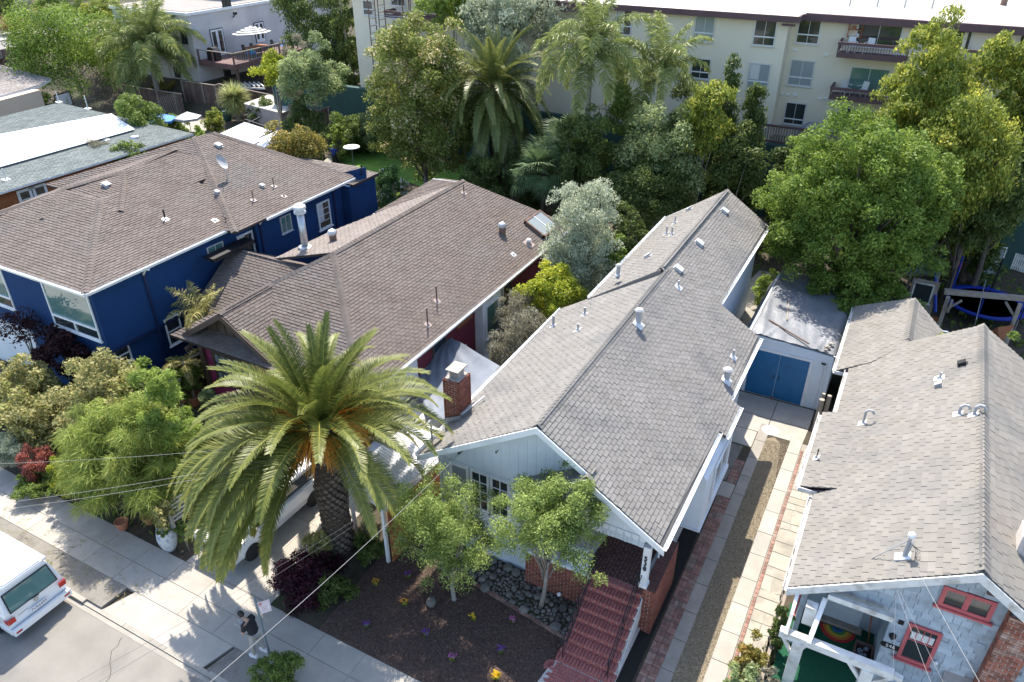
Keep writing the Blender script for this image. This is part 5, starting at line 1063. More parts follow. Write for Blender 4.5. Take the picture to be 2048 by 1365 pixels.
# bevelled corner windows
for x0, w_ in ((-30.5, 3.0), (-36.2, 2.95)):
    o = window(HB, (x0, 15.59, 3.42), (1, 0, 0), (0, -1, 0), w_, 2.35, M['white'], M['glass_teal'], .08)
    b = MB(); b.box((x0+.05, 15.52, 3.92), (x0+w_-.05, 15.57, 4.02)); b.box((x0+w_/2-.04, 15.52, 3.5), (x0+w_/2+.04, 15.57, 3.92)); b.build('transom', M['white'], o)
    g = MB(); g.poly([(x0+.1, 15.568, 3.5), (x0+w_/2-.06, 15.568, 3.5), (x0+w_/2-.06, 15.568, 3.92), (x0+.1, 15.568, 3.92)]); g.poly([(x0+w_/2+.06, 15.568, 3.5), (x0+w_-.1, 15.568, 3.5), (x0+w_-.1, 15.568, 3.92), (x0+w_/2+.06, 15.568, 3.92)]); g.build('lower_pane', M['glass'], o)
xw = -27.27
window(HB, (xw, 18.35, 1.75), (0, 1, 0), (1, 0, 0), .8, 1.35, M['white'], M['glass'], .07, hung=True); window(HB, (-27.49, 15.85, 2.0), (0, 1, 0), (1, 0, 0), .75, .85, M['white'], M['glass'], .06, hung=True)
window(HB, (xw, 21.4, 4.78), (0, 1, 0), (1, 0, 0), .95, .6, M['ventwhite'], M['glass_teal'], .05, 2)
window(HB, (xw, 23.2, 3.9), (0, 1, 0), (1, 0, 0), 1.0, 1.35, M['white'], M['glass'], .1, hung=True, curtain=.5)
window(HB, (-26.97, 25.8, 4.45), (0, 1, 0), (1, 0, 0), .75, .9, M['ventwhite'], M['glass_teal'], .05, 2); window(HB, (-26.97, 28.5, 3.65), (0, 1, 0), (1, 0, 0), 1.0, 1.5, M['white'], M['glass'], .09, 1, 4, curtain=.3)
# white garage door, barely seen on the left front
b = MB(); b.box((-36.3, 15.52, -.05), (-32.6, 15.6, 2.55)); gd = b.build('garage_door', M['palewhite'], HB)
for y0, z0, z1 in ((18.0, 5.85, .2), (24.45, 5.85, 0.4), (29.9, 5.85, .4)):
    xx = -27.24 if y0 < 24 else -26.93
    b = MB(); b.tube([(xx+.45, y0, z0-.02), (xx+.2, y0, z0-.1), (xx, y0, z0-.35)], .05, 8); b.build('gutter_elbow', M['white'], HB); b = MB(); b.box((xx-.06, y0-.05, z1), (xx+.03, y0+.05, z0-.3)); b.build('downpipe', M['navy_dark'], HB)
b = MB(); b.box((-26.85, 20.8, 5.2), (-26.2, 23.3, 5.28)); b.prism([(-26.85, 20.8, 5.2), (-26.2, 20.8, 5.2), (-26.2, 20.8, 5.1)], (0, 2.5, 0)); b.build('window_hood', M['black'], HB)
# rear extension with tan roof
R4 = Roof(HB, M['shingle_tan_sunlit'], M['deck_brown'], 60)
ex = [tuple(at(*p, z)) for p, z in (((566, 311), 6.2), ((727, 336), 6.2), ((735, 350), 5.9), ((663, 352), 6.0), ((690, 350), 5.95))]
R4.face([ex[0], ex[1], ex[3]], tuple(np.array(ex[1])-np.array(ex[0]))); R4.face([(-28.3, 30.9, 5.62), (-26.35, 30.9, 5.55), (-26.35, 33.2, 5.55), (-28.3, 33.2, 5.62)], (0, 1, 0)); R4.finish()
b = MB(); b.box((-28.2, 30.7, -.1), (-26.5, 33.0, 5.5)); b.prism([ex[3], ex[1], (ex[1][0], ex[1][1], 5.2), (ex[3][0], ex[3][1], 5.2)], (0, .2, 0)); b.build('rear_wall', M['navy'], HB)
b = MB(); b.tube([at(723, 350, 5.8), at(723, 332, 6.9)], .04, 8); b.build('vent_pipe', M['black'], HB)
sB = (.32, 0, 1)
def onB(px, py, z0=6.0, x0=-26.25, s=None): 
    P0, P1, P2 = np.array(c0), np.array(c1), np.array(A1); n = np.cross(P1-P0, P2-P0); n /= np.linalg.norm(n); d = ray(px, py); t = ((P0-EYE)@n)/(d@n); return EYE+d*t
def onF(px, py): d = ray(px, py); n = np.array((.32, 0, 1)); t = ((np.array(F0)-EYE)@n)/(d@n); return EYE+d*t
for p in ((437, 293), (213, 372)): box_vent(HB, onB(*p) if p[0] > 300 else tuple(at(213, 372, 7.6)), sB, .34, 'ventgrey')
for p in ((434, 387), (524, 374)): box_vent(HB, onB(*p), sB, .22, 'ventgrey')
for p, h in (((548, 374), .5), ((507, 402), .55), ((568, 394), .15)): pipe_vent(HB, onB(*p), h, .03, 'rust', sl=sB, fl=.13, fm='flashtan')
pipe_vent(HB, onF(331, 440), .5, .04, 'black', sl=sB, fl=.13); pipe_vent(HB, onF(430, 442), .12, .05, 'rust', sl=sB, fl=.13); pipe_vent(HB, onF(453, 446), .3, .03, 'rust', sl=sB, fl=.04)
p = onB(455, 358); b = MB(); b.tube([p, p+np.array((0, 0, .35)), p+np.array((-.15, -.1, .75))], .03, 8); b.tube([p+np.array((-.1, -.1, .6)), p+np.array((.35, -.45, .75))], .015, 6); dsh = b.build('satellite_dish', M['metal'], HB)
b = MB(); c = p+np.array((-.12, -.05, .85)); n = unit((.8, .25, .5)); u = unit(np.cross(n, (0, 0, 1))); v = np.cross(u, n); ring = lambda r, d: [c+u*r*math.cos(a)*.85+v*r*math.sin(a)+n*d for a in np.linspace(0, 2*math.pi, 20, endpoint=False)]
r0, r1, r2 = ring(.14, -.05), ring(.3, -.02), ring(.38, .03); vs = [c-n*.06]+r0+r1+r2; fs = [(0, 1+(k+1) % 20, 1+k) for k in range(20)]
for q in (0, 1): fs += [(1+q*20+k, 1+q*20+(k+1) % 20, 21+q*20+(k+1) % 20, 21+q*20+k) for k in range(20)]
b.add(vs, fs); b.build('dish', M['ventgrey'], dsh, smooth=True)
# ---------------- apartment block behind the trees ----------------
AP = thing('apartment_building', 'large three-storey cream apartment block with plum roof edge and balconies behind the trees', 'apartment building', (-2, 52, 5.5))
YA, YB = 51.0, 52.3; zt = 12.75
b = MB(); b.box((-41.5, YA, .5), (-8.36, 68, zt)); b.box((-8.36, YB, .5), (14, 68, zt)); b.build('wall', M['beige'], AP)
b = MB(); b.box((-41.9, YA-.5, zt), (-7.9, 68, zt+.05)); b.box((-7.9, YB-.5, zt), (14.5, 68, zt+.05)); b.build('roof', M['roofflat'], AP)
b = MB(); b.box((-41.9, YA-.62, zt-.2), (-7.7, YA-.5, zt+.16)); b.box((-7.82, YA-.5, zt-.2), (-7.7, YB-.62, zt+.16)); b.box((-7.7, YB-.62, zt-.2), (14.5, YB-.5, zt+.16)); b.box((-8.7, YA-.45, zt-.42), (-7.9, YA-.36, zt-.3)); b.build('fascia', M['purplebrown'], AP)
b = MB(); b.box((-7.6, YB-.58, zt+.16), (14.5, YB-.3, zt+.22)); b.build('roof_edge_trim', M['purplebrown'], AP)
def awin(px0, py0, px1, py1, Y, nx=2, pane='glass', low=.33, **k):
    a = onY(px0, py0, Y); c = onY(px1, py1, Y); x0, x1 = min(a[0], c[0]), max(a[0], c[0]); z0, z1 = min(a[2], c[2]), max(a[2], c[2])
    o = window(AP, (x0, Y-.01, z0), (1, 0, 0), (0, -1, 0), x1-x0, z1-z0, M['ventwhite'], M[pane], .07, nx, 1, **k)
    if low: b = MB(); b.box((x0+.03, Y-.05, z0+(z1-z0)*low-.03), (x1-.03, Y-.01, z0+(z1-z0)*low+.04)); b.build('transom', M['white'], o)
    return o
awin(1234, 15, 1262, 72, YA, curtain=.1); awin(1392, 28, 1426, 86, YA, pane='glass_light'); awin(1512, 36, 1548, 94, YA); awin(1385, 115, 1418, 160, YA); awin(1500, 125, 1534, 183, YA, pane='glass_light', curtain=.4)
awin(1226, 100, 1254, 140, YA)
awin(1600, 31, 1636, 90, YB); awin(1583, 118, 1622, 175, YB, pane='glass_light'); awin(1573, 203, 1606, 252, YB, low=.25)
awin(1718, 40, 1797, 100, YB, low=0); awin(1703, 132, 1770, 190, YB, low=0, pane='glass_teal'); awin(1690, 215, 1740, 262, YB, low=0); awin(1864, 50, 1934, 110, YB, low=0); awin(2044, 60, 2080, 110, YB, low=0)
awin(725, 0, 748, 32, YA+0, low=.4); awin(780, -20, 812, 14, YA, low=0)
def balcony(px0, px1, pyt, pyb, Y, dep=1.5):
    a = onY(px0, pyt, Y-dep); c = onY(px1, pyb, Y-dep); x0, x1 = a[0], c[0]; z0 = c[2]; z1 = a[2]
    b = MB(); b.box((x0, Y-dep, z0), (x1, Y-.02, z0+.16)); b.box((x0, Y-dep-.04, z0), (x1, Y-dep, z0+.3)); o = b.build('balcony', M['purplebrown'], AP)
    b = MB(); b.box((x0, Y-dep-.05, z1-.12), (x1, Y-dep+.03, z1+.04)); b.box((x0-.04, Y-dep+.03, z1-.12), (x0+.05, Y-.02, z1+.04)); b.box((x0, Y-dep-.04, z0+.3), (x0+.07, Y-dep+.03, z1-.12)); b.box((x1-.07, Y-dep-.04, z0+.3), (x1, Y-dep+.03, z1-.12)); b.build('balcony_rail', M['purplebrown'], o)
    pk = Pieces('baluster', M['purplebrown'], o, 60); x = x0+.12
    while x < x1: pk.add('p', frame((x, Y-dep, (z0+.3+z1-.12)/2), Vector((1, 0, 0)), Vector((0, 1, 0)), Vector((0, 0, 1)), .025, .025, z1-z0-.42), CUBE); x += .15
    y = Y-dep+.1
    while y < Y-.05: pk.add('p', frame((x0+.02, y, (z0+.3+z1-.12)/2), Vector((1, 0, 0)), Vector((0, 1, 0)), Vector((0, 0, 1)), .025, .025, z1-z0-.42), CUBE); y += .15
    pk.finish(); return x0, x1, z0+.16
bA = balcony(1678, 1812, 85, 127, YB); bB = balcony(1662, 1800, 175, 214, YB); bC = balcony(1860, 1985, 95, 140, YB); bD = balcony(2030, 2120, 105, 150, YB); bE = balcony(1120, 1188, 5, 28, YA, 1.2)
bF = balcony(768, 880, 22, 46, YA); 
b = MB(); b.tube([onY(1575, 40, YB-.05), onY(1542, 250, YB-.05)], .04, 6); b.box((1.05, YB-.1, 6), (1.25, YB, zt-.3)); b.build('downpipe', M['beige'], AP)
for px, py in ((1652, 110), (1590, 100), (1572, 97), (1640, 197), (1652, 197), (1590, 190), (1576, 189), (1565, 188)): q = onY(px, py, YB); b = MB(); b.box((q[0]-.12, YB-.09, q[2]-.05), (q[0]+.12, YB, q[2]+.05)); b.build('wall_vent', M['white'], AP)
# retaining wall, patio fence
b = MB(); b.box((-50, 49.5, .2), (-9.0, 50.0, 5.55)); b.box((-9.0, 49.2, .0), (16, 49.8, 5.55)); tag(b.build('retaining_wall', M['greenwall']), 'tall dark green retaining wall below the cream apartment block', 'wall')
PT = thing('patio_fence', 'plum-brown railing fence on top of the green retaining wall before the apartments', 'fence', (-5, 49.3, 5.55)); b = MB(); b.box((-9.4, 49.2, 6.7), (12, 49.32, 6.82)); b.box((-9.4, 49.2, 5.75), (12, 49.3, 5.85)); b.build('rail', M['purplebrown'], PT)
pk = Pieces('slat', M['wood_grey'], PT, 130); x = -9.3
while x < 12: pk.add('p', frame((x, 49.28, 6.2), Vector((1, 0, 0)), Vector((0, 1, 0)), Vector((0, 0, 1)), .11, .02, .95), CUBE); x += .16
pk.finish()
b = MB(); c = onY(1635, 258, 50.6); N = 14; vs = []; rn = random.Random(1)
for j in range(N+1):
    for i in range(N+1):
        u, v = i/N*2-1, j/N*2-1; r_ = max(0, 1-(abs(u)**3+abs(v)**3)/1.2); vs.append((c[0]+u*1.2, 50.6+v*.6, 5.6+1.15*r_**.6*(1+.25*rn.random())))
b.add(vs, [(j*(N+1)+i, j*(N+1)+i+1, (j+1)*(N+1)+i+1, (j+1)*(N+1)+i) for j in range(N) for i in range(N)]); tag(b.build('covered_grill', M['tarp'], smooth=True), 'silver tarp cover draped over a grill on the apartment patio', 'covered grill')
def plastic_chair(loc, rz, m, label, group=None):
    t = thing('garden_chair', label, 'chair', loc, group, rz)
    def P(n, f): b = MB(); f(b); o = b.build(n, M[m], t, world=False); return o
    P('seat', lambda b: b.box((-.22, -.22, .42), (.22, .22, .45)))
    P('backrest', lambda b: b.prism([(-.22, .2, .45), (.22, .2, .45), (.2, .3, .9), (-.2, .3, .9)], (0, .03, 0)))
    for sx in (-.2, .2):
        for sy in (-.2, .2): P('leg', lambda b: b.tube([(sx, sy, 0), (sx*.95, sy*.95, .43)], .018, 6))
    for sx in (-.23, .23): P('armrest', lambda b: b.beam((sx, -.2, .64), (sx, .24, .66), .04, .03))
    return t
plastic_chair((bA[0]+.7, YB-.8, bA[2]), .3, 'curtain', 'left white chair on the top apartment balcony', 'white chairs on the top apartment balcony'); plastic_chair((bA[0]+1.6, YB-.75, bA[2]), -.3, 'curtain', 'right white chair on the top apartment balcony', 'white chairs on the top apartment balcony')
plastic_chair((bB[0]+.8, YB-.8, bB[2]), .8, 'curtain', 'left pale chair on the lower apartment balcony', 'pale chairs on the lower apartment balcony'); plastic_chair((bB[0]+1.7, YB-.9, bB[2]), -.6, 'curtain', 'right pale chair on the lower apartment balcony', 'pale chairs on the lower apartment balcony')
pb = thing('shelf', 'small wooden plant shelf hanging on the apartment wall beside the top balcony', 'shelf', tuple(onY(1708, 75, YB-.1)))
q = onY(1708, 75, YB-.1); b = MB(); 
for k in range(3): b.box((q[0]-.4, YB-.28, q[2]+.42*k), (q[0]+.4, YB-.06, q[2]+.42*k+.03))
b.box((q[0]-.4, YB-.28, q[2]), (q[0]-.37, YB-.06, q[2]+1.0)); b.box((q[0]+.37, YB-.28, q[2]), (q[0]+.4, YB-.06, q[2]+1.0)); b.build('shelf_board', M['wood_orange'], pb)
rq = random.Random(4)
for k, (m_, dx, dz) in enumerate((('pinkfl', -.25, .86), ('purplefl', .0, .88), ('curtain', .25, .86), ('terracotta', -.1, .45), ('curtain', .2, .03))): b = MB(); b.lathe((q[0]+dx, YB-.17, q[2]+dz), [(.0, 0), (.08, 0), (.1, .14), (.05, .2), (0, .2)], 8); b.build('pot', M[m_], pb)
for k in range(5):
    p = at(1700+k*55, 8+k*1.5, 12.95) if k < 4 else at(2008, 6, 12.95)
    b = MB(); b.tube([p-np.array((0, 0, .15)), p+np.array((0, 0, .5))], .06 if k < 4 else .2, 8); b.build('vent_pipe', M['ventgrey'] if k != 4 else M['rust'], AP)
# scaffold before the apartment block, upper middle
SC = thing('scaffold', 'rusty tube scaffold with crossed pale braces standing against the apartment wall at the top', 'scaffold', (-38, 49, .8))
A_ = onY(752, 118, 49.0); B_ = onY(812, 90, 49.0); x0, x1 = A_[0], B_[0]
for i, x in enumerate((x0, x0+.9, x1+.2, x1+.9)):
    b = MB(); b.tube([(x, 48.6, .8), (x, 48.6, 13.2)], .04, 6); b.tube([(x, 49.4, .8), (x, 49.4, 13.2)], .04, 6)
    for z in np.arange(2, 13, .5) if i < 2 else (3, 5, 7, 9, 11): b.tube([(x, 48.6, z), (x, 49.4, z)], .025, 5)
    b.build('frame_post', M['rust'], SC)
for k, z in enumerate((2.6, 4.6, 6.8, 9.0, 11.2)):
    b = MB(); b.tube([(x0, 48.6, z), (x1+.9, 48.6, z+2)], .022, 5); b.tube([(x0, 48.6, z+2), (x1+.9, 48.6, z)], .022, 5); b.tube([(x0, 48.6, z), (x1+.9, 48.6, z)], .03, 5); b.tube([(x0, 49.4, z), (x1+.9, 49.4, z)], .03, 5); b.build('cross_brace', M['ventwhite'] if k % 2 else M['metal'], SC)
b = MB(); b.box((x0, 48.6, 9.05), (x1+.9, 49.4, 9.12)); b.box((x0, 48.6, 6.85), (x1+1.2, 49.4, 6.92)); b.build('plank', M['wood'], SC)
# ---------------- pale house with the deck, top left ----------------
WH = thing('house', 'pale grey stucco house with a raised wooden deck and striped parasol at the top left', 'house', (-63.3, 54, 3))
xw = -63.3; y0 = 53.4
b = MB(); b.box((-74, y0, .5), (xw, 76, 9.3)); b.build('wall', M['lavgrey'], WH)
b = MB(); b.box((-74.0, y0+.1, 9.3), (xw-.1, 76.0, 9.36)); b.build('roof', M['shingle_back'], WH); b = MB(); b.box((-74.2, y0-.15, 9.05), (xw+.15, y0, 9.3)); b.box((xw, y0, 9.05), (xw+.15, 76.1, 9.3)); b.build('roof_parapet', M['white'], WH)
b = MB(); b.box((-73, 62, 9.4), (-66, 76, 12.2)); b.build('upper_storey', M['lavgrey'], WH)
window(WH, (-65.98, 66, 9.9), (0, 1, 0), (1, 0, 0), 1.6, 1.6, M['white'], M['glass'], .12, 2)
def wwin(px0, py0, px1, py1, side, **k):
    if side == 'r':
        a = onX(px0, py0, xw); c = onX(px1, py1, xw); return window(WH, (xw+.01, min(a[1], c[1]), min(a[2], c[2])), (0, 1, 0), (1, 0, 0), abs(c[1]-a[1]), abs(a[2]-c[2]), M['black'], M['glass'], .07, **k)
    a = onY(px0, py0, y0); c = onY(px1, py1, y0); return window(WH, (min(a[0], c[0]), y0-.01, min(a[2], c[2])), (1, 0, 0), (0, -1, 0), abs(c[0]-a[0]), abs(a[2]-c[2]), M['black'], M['glass'], .07, **k)
def wdoor(px0, py0, px1, py1):
    o = wwin(px0, py0, px1, py1, 'r', sill=False); a = onX(px0, py0, xw); c = onX(px1, py1, xw); ya, yb = sorted((a[1], c[1])); za, zb = sorted((a[2], c[2])); ym = (ya+yb)/2; b = MB()
    for u0, u1 in ((ya+.08, ym-.01), (ym+.01, yb-.08)):
        for p, q in (((u0, za), (u0+.12, zb-.08)), ((u1-.12, za), (u1, zb-.08)), ((u0+.12, za), (u1-.12, za+.3)), ((u0+.12, zb-.2), (u1-.12, zb-.08))): b.box((xw+.02, p[0], p[1]), (xw+.07, q[0], q[1]))
    b.build('french_door', M['white'], o)
wdoor(418, 60, 454, 108); wdoor(506, 46, 532, 82); wwin(440, -12, 462, 12, 'r', nx=2)
wwin(360, 60, 377, 88, 'l', nx=2, ny=2); wwin(258, 78, 280, 95, 'l', nx=2); wwin(309, 130, 324, 152, 'l', nx=2, ny=2); wwin(347, 134, 362, 155, 'l', nx=2, ny=2); wwin(446, 138, 462, 150, 'r', nx=3)
a = onY(328, 132, y0); c = onY(345, 164, y0); b = MB(); b.box((a[0], y0-.08, c[2]), (c[0], y0-.01, a[2])); b.build('front_door', M['ventwhite'], WH)
b = MB(); q = onX(466, 35, xw); b.tube([q, q+np.array((.7, -.3, .35))], .06, 6); b.lathe(q+np.array((.75, -.35, .3)), [(.0, 0), (.22, .05), (.2, .3), (0, .32)], 10); b.build('wall_lamp', M['black'], WH)
DK = thing('deck', 'raised brown timber deck with slatted railing on the pale grey house', 'deck', (-60.4, 56, 3))
dz0 = 5.0; dx0, dx1, dy0, dy1 = -63.25, -58.5, 53.6, 64.0
pk = Pieces('deck_board', M['deck'], DK, 60); x = dx0+.1
while x < dx1: pk.add('p', frame((x, (dy0+dy1)/2, dz0), Vector((1, 0, 0)), Vector((0, 1, 0)), Vector((0, 0, 1)), .19, dy1-dy0, .05), CUBE); x += .205
pk.finish()
b = MB(); b.box((dx0, dy0-.05, dz0-.45), (dx1+.05, dy0, dz0)); b.box((dx1, dy0, dz0-.45), (dx1+.05, dy1, dz0)); b.build('rim_joist', M['deck'], DK)
y = dy0
while y <= dy1+.01: b = MB(); b.box((dx1-.08, y-.06, dz0), (dx1+.04, y+.06, dz0+1.0)); b.build('railing_post', M['deck'], DK); y += 2.05
for x in (dx0+.1, dx0+2.0): b = MB(); b.box((x-.06, dy0-.04, dz0), (x+.06, dy0+.08, dz0+1.0)); b.build('railing_post', M['deck'], DK)
b = MB(); b.box((dx0, dy0-.06, dz0+.98), (dx1+.06, dy0+.06, dz0+1.05)); b.box((dx1-.06, dy0, dz0+.98), (dx1+.06, dy1, dz0+1.05)); b.box((dx1-.03, dy0, dz0+.12), (dx1+.01, dy1, dz0+.18)); b.build('handrail', M['wood_grey'], DK)
b = MB(); y = dy0+.15
while y < dy1: b.box((dx1-.02, y-.012, dz0+.15), (dx1, y+.012, dz0+.98)); y += .28
b.build('wire_infill', M['metal'], DK)
for y in (53.9, 57.2, 60.5, 63.8): b = MB(); b.box((dx1-.25, y-.1, 1.0), (dx1-.05, y+.1, dz0-.45)); b.build('support_post', M['brownwood'], DK)
# parasol, table, chairs, grill
def parasol(loc, r, h, m1, m2, label, tilt=.12, name='parasol', nseg=8, bands=7):
    t = thing(name, label, 'parasol', loc); b = MB(); b.tube([(0, 0, 0), (.1, 0, h)], .035, 8); b.build('pole', M['metal'], t, world=False)
    b = MB(); top = np.array((.1, 0, h+.25))
    for k in range(nseg):
        a0, a1 = 2*math.pi*k/nseg, 2*math.pi*(k+1)/nseg
        for j in range(bands):
            s0, s1 = j/bands, (j+1)/bands; pt = lambda s, a: top+np.array((r*s*math.cos(a), r*s*math.sin(a), -.62*s**1.15+tilt*s*math.cos(a)))
            b.cm = j % 2; b.poly([pt(s0, a0), pt(s0, a1), pt(s1, a1), pt(s1, a0)] if j else [pt(0, 0), pt(s1, a1), pt(s1, a0)])
    b.build('canopy', [M[m1], M[m2]], t, world=False); return t
pp = onX(508, 96, -60.6); parasol((-60.7, pp[1], dz0), 1.9, 2.45, 'curtain', 'stripe_dark', 'black and white striped parasol over the table on the wooden deck', bands=9)
T = thing('table', 'brown wooden dining table under the striped parasol on the deck', 'table', (-60.5, pp[1]+.2, dz0)); b = MB(); b.box((-.55, -1.2, .70), (.55, 1.2, .76)); b.build('table_top', M['wood_orange'], T, world=False)
for sx in (-.45, .45):
    for sy in (-1.05, 1.05): b = MB(); b.box((sx-.04, sy-.04, 0), (sx+.04, sy+.04, .70)); b.build('leg', M['wood'], T, world=False)
for i, (dx, dy, m_, lb) in enumerate(((.95, -.8, 'black', 'dark chair at the near side of the deck table, left'), (.95, 0, 'black', 'dark chair at the near side of the deck table, middle'), (.95, .8, 'black', 'dark chair at the near side of the deck table, right'), (-.9, -.6, 'black', 'dark chair between the deck table and the house wall, left'), (-.9, .5, 'black', 'dark chair between the deck table and the house wall, right'), (-.5, 3.0, 'black', 'dark chair by the wall near the far deck door'), (.6, 3.1, 'brightblue', 'bright blue chair at the far end of the wooden deck'))):
    plastic_chair((-60.5+dx, pp[1]+.2+dy, dz0), math.pi/2*(-1 if dx > 0 else 1), m_, lb, 'chairs on the wooden deck')
GR = thing('grill', 'black covered barbecue grill at the near corner of the wooden deck', 'grill', (-61.9, 54.4, dz0)); b = MB(); b.prism([(-.6, -.35, .0), (.6, -.35, .0), (.55, -.35, .9), (.3, -.35, 1.2), (-.3, -.35, 1.2), (-.55, -.35, .9)], (0, .7, 0)); b.build('cover', M['black'], GR, world=False)
TY = thing('play_table', 'small bright blue and green toy play table on the deck before the french doors', 'toy table', (-59.6, 57.0, dz0)); b = MB(); b.box((-.3, -.4, .4), (.3, .4, .5)); b.build('tray', M['brightblue'], TY, world=False)
for sx, sy in ((-.25, -.3), (.25, -.3), (.25, .3), (-.25, .3)): b = MB(); b.tube([(sx, sy, 0), (sx, sy, .4)], .03, 6); b.build('leg', M['turq'], TY, world=False)
b = MB(); b.box((-.2, -.3, .5), (.0, .2, .75)); b.box((.05, -.1, .5), (.2, .2, .9)); b.build('toy_tower', M['turq'], TY, world=False)
# ---------------- grey green roof house, left ----------------
LG = thing('house', 'low house with grey-green shingle roof and a glaring white roof panel at the left', 'house', (-50, 30, 0))
ze, zrg = 3.6, 5.0
pE = at(387, 268, ze); pF = at(25, 378, ze); pT = at(118, 206, zrg); n = plane_of([pE, pT, pF]); onLG = lambda px, py: EYE+ray(px, py)*(((pE-EYE)@n)/(ray(px, py)@n)); pL = onLG(-60, 248)
R = Roof(LG, M['shingle_green'], M['deck_grey'], 200)
F1 = pF+(pF-pE)*.3
R.face([tuple(pE), tuple(pT), tuple(pL), tuple(F1), tuple(pF)], tuple(pE-pF), tw=.4, ex=.17); 
R.finish()
b = MB(); P = [onLG(*p)+n*.12 for p in ((-60, 285), (224, 232), (270, 263), (-60, 356))]; b.slab([tuple(p) for p in P], .05); b.build('roof_panel', M['whiteroof'], LG)
gutter(LG, F1, pE, out=(.2, -1, 0))
u = unit(pE-F1); nn = unit(np.cross(u, (0, 0, 1))); nn = nn if nn[1] < 0 else -nn; w0 = F1-nn*.6; w1 = pE-nn*.6-u*.5
b = MB(); b.prism([w0+(0, 0, -3.7), w1+(0, 0, -3.7), w1+(0, 0, -.1), w0+(0, 0, -.1)], -nn*.2); b.build('wall', M['wood_orange'], LG)
Lw = np.linalg.norm(w1-w0)
for px in (52, 92): q = onLG(px, 380); s = (q-w0)@u; window(LG, w0+u*s+(0, 0, -1.7)+nn*.02, u, nn, 1.15, 1.3, M['white'], M['glass'], .16, 1, 1, hung=True)
for px, py, h in ((118, 205, .8), (176, 218, 1.0), (212, 280, .8), (12, 360, .7)): q = onLG(px, py); pipe_vent(LG, q, h, .04, 'ventwhite', sl=tuple(n), fl=.2)
q = onLG(270, 276); b = MB(); b.lathe(q, [(.35, 0), (.3, .12), (0, .16)], 14); b.build('skylight_dome', M['metal'], LG)
# beige house, far left
BH = thing('house', 'beige stucco house with a pale garage door at the far left edge', 'house', tuple(at(20, 215, 1)))
zb = 4.2; e0 = at(78, 172, zb); e1 = at(-60, 208, zb); e2 = at(103, 158, zb); t0 = at(0, 130, 5.3); t1 = at(-120, 150, 5.3)
R = Roof(BH, M['shingle_back'], M['deck_grey'], 80); R.face([tuple(e0), tuple(e1), tuple(t1), tuple(t0)], tuple(e0-e1), tw=.5, ex=.22); R.face([tuple(e0), tuple(e2), tuple(t0)], tuple(e2-e0), tw=.5, ex=.22); R.finish()
for p, q in ((e1, e0), (e0, e2)): fascia(BH, p, q, .2, .05, (.3, -1, 0), M['white'])
u = unit(e0-e1); nn = unit(np.cross(u, (0, 0, 1))); nn = nn if nn[1] < 0 else -nn; w1 = e0-u*1.2-nn*.6; w0 = e1-nn*.6
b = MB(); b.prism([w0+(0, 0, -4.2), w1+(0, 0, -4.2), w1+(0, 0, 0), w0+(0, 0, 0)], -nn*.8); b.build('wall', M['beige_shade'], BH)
s = (at(12, 192, 2.8)-w0)@u
window(BH, w0+u*(Lw*0+s)+(0, 0, -3.4)+nn*.02, u, nn, 1.9, 2.5, M['brownwood'], M['curtain'], .14, 1, 2)
# ---------------- fences and garden structures in the back yards ----------------
def fence(name_label, pts, h, m='wood', group=None, bw=.16, cap=True, lim=300, grp=None):
    F = thing('fence', name_label, 'fence', pts[0], grp); pk = Pieces('board', M[m], F, lim); ps = [np.array(p, float) for p in pts]; rb = random.Random(len(pts)); b = MB()
    for p, q in zip(ps, ps[1:]):
        L = np.linalg.norm(q-p); u = (q-p)/L; uh = unit((u[0], u[1], 0)); nn_ = np.array((-uh[1], uh[0], 0)); k = int(L/bw)
        for i in range(k):
            c = p+u*(bw*(i+.5)); hh = h*rb.uniform(.985, 1.015); pk.add('b', frame(c+(0, 0, hh/2), Vector(uh), Vector(nn_), Vector((0, 0, 1)), bw-.012, .022, hh), CUBE)
        if cap: b.beam(p+(0, 0, h+.03), q+(0, 0, h+.03), .14, .045)
        b.beam(p+(0, 0, h*.75)+nn_*.05, q+(0, 0, h*.75)+nn_*.05, .05, .09)
        for i in range(int(L/2.4)+1): c = p+u*min(i*2.4, L); b.box((c[0]-.06, c[1]-.06, c[2]-.2), (c[0]+.06, c[1]+.06, c[2]+h+.05))
    pk.finish(); b.build('rail', M['wood_grey'] if cap else M[m], F); return F
zf_ = .85
fp = [(262, 218, .9), (310, 215, .9), (372, 205, .9), (438, 215, .9), (446, 212, .9), (552, 235, .9), (610, 250, .9), (730, 225, .9)]
P_ = [tuple(gat(px, py)) for px, py, z in fp]
fence('dark brown plank fence zigzagging behind the yucca and yellow bush', P_[2:6], 2.0); fence('brown plank fence running behind the pink shed towards the tiled gazebo', [tuple(gat(612, 283)), tuple(gat(700, 252)), tuple(gat(750, 228))], 2.1)
fence('plank fence section under the fan shaped lattice behind the queen palm', [tuple(gat(255, 212)), tuple(gat(372, 232))], 2.0)
LT = thing('lattice_panel', 'dark diagonal lattice panel standing before the fence by the queen palm', 'lattice', tuple(gat(345, 232))); b = MB(); q = gat(322, 240); r_ = gat(372, 228); du = r_-q
for k in range(-12, 14): 
    for sgn in (1, -1):
        s0, s1 = k/12, k/12+.55; z0_, z1_ = (0, 2.0) if sgn > 0 else (2.0, 0); c0_, c1_ = max(s0, 0), min(s1, 1)
        if c1_ <= c0_: continue
        f = lambda s: z0_+(z1_-z0_)*(s-s0)/(s1-s0); b.beam(q+du*c0_+(0, 0, f(c0_)), q+du*c1_+(0, 0, f(c1_)), .05, .015)
b.build('lattice', M['wood_grey'], LT)
fence('dark plank fence beside the upper road at the far left', [tuple(gat(-20, 142)), tuple(gat(40, 128))], 1.8); fence('dark plank fence between the pale house and the conifers', [tuple(gat(548, 80)), tuple(gat(600, 78))], 2.6)
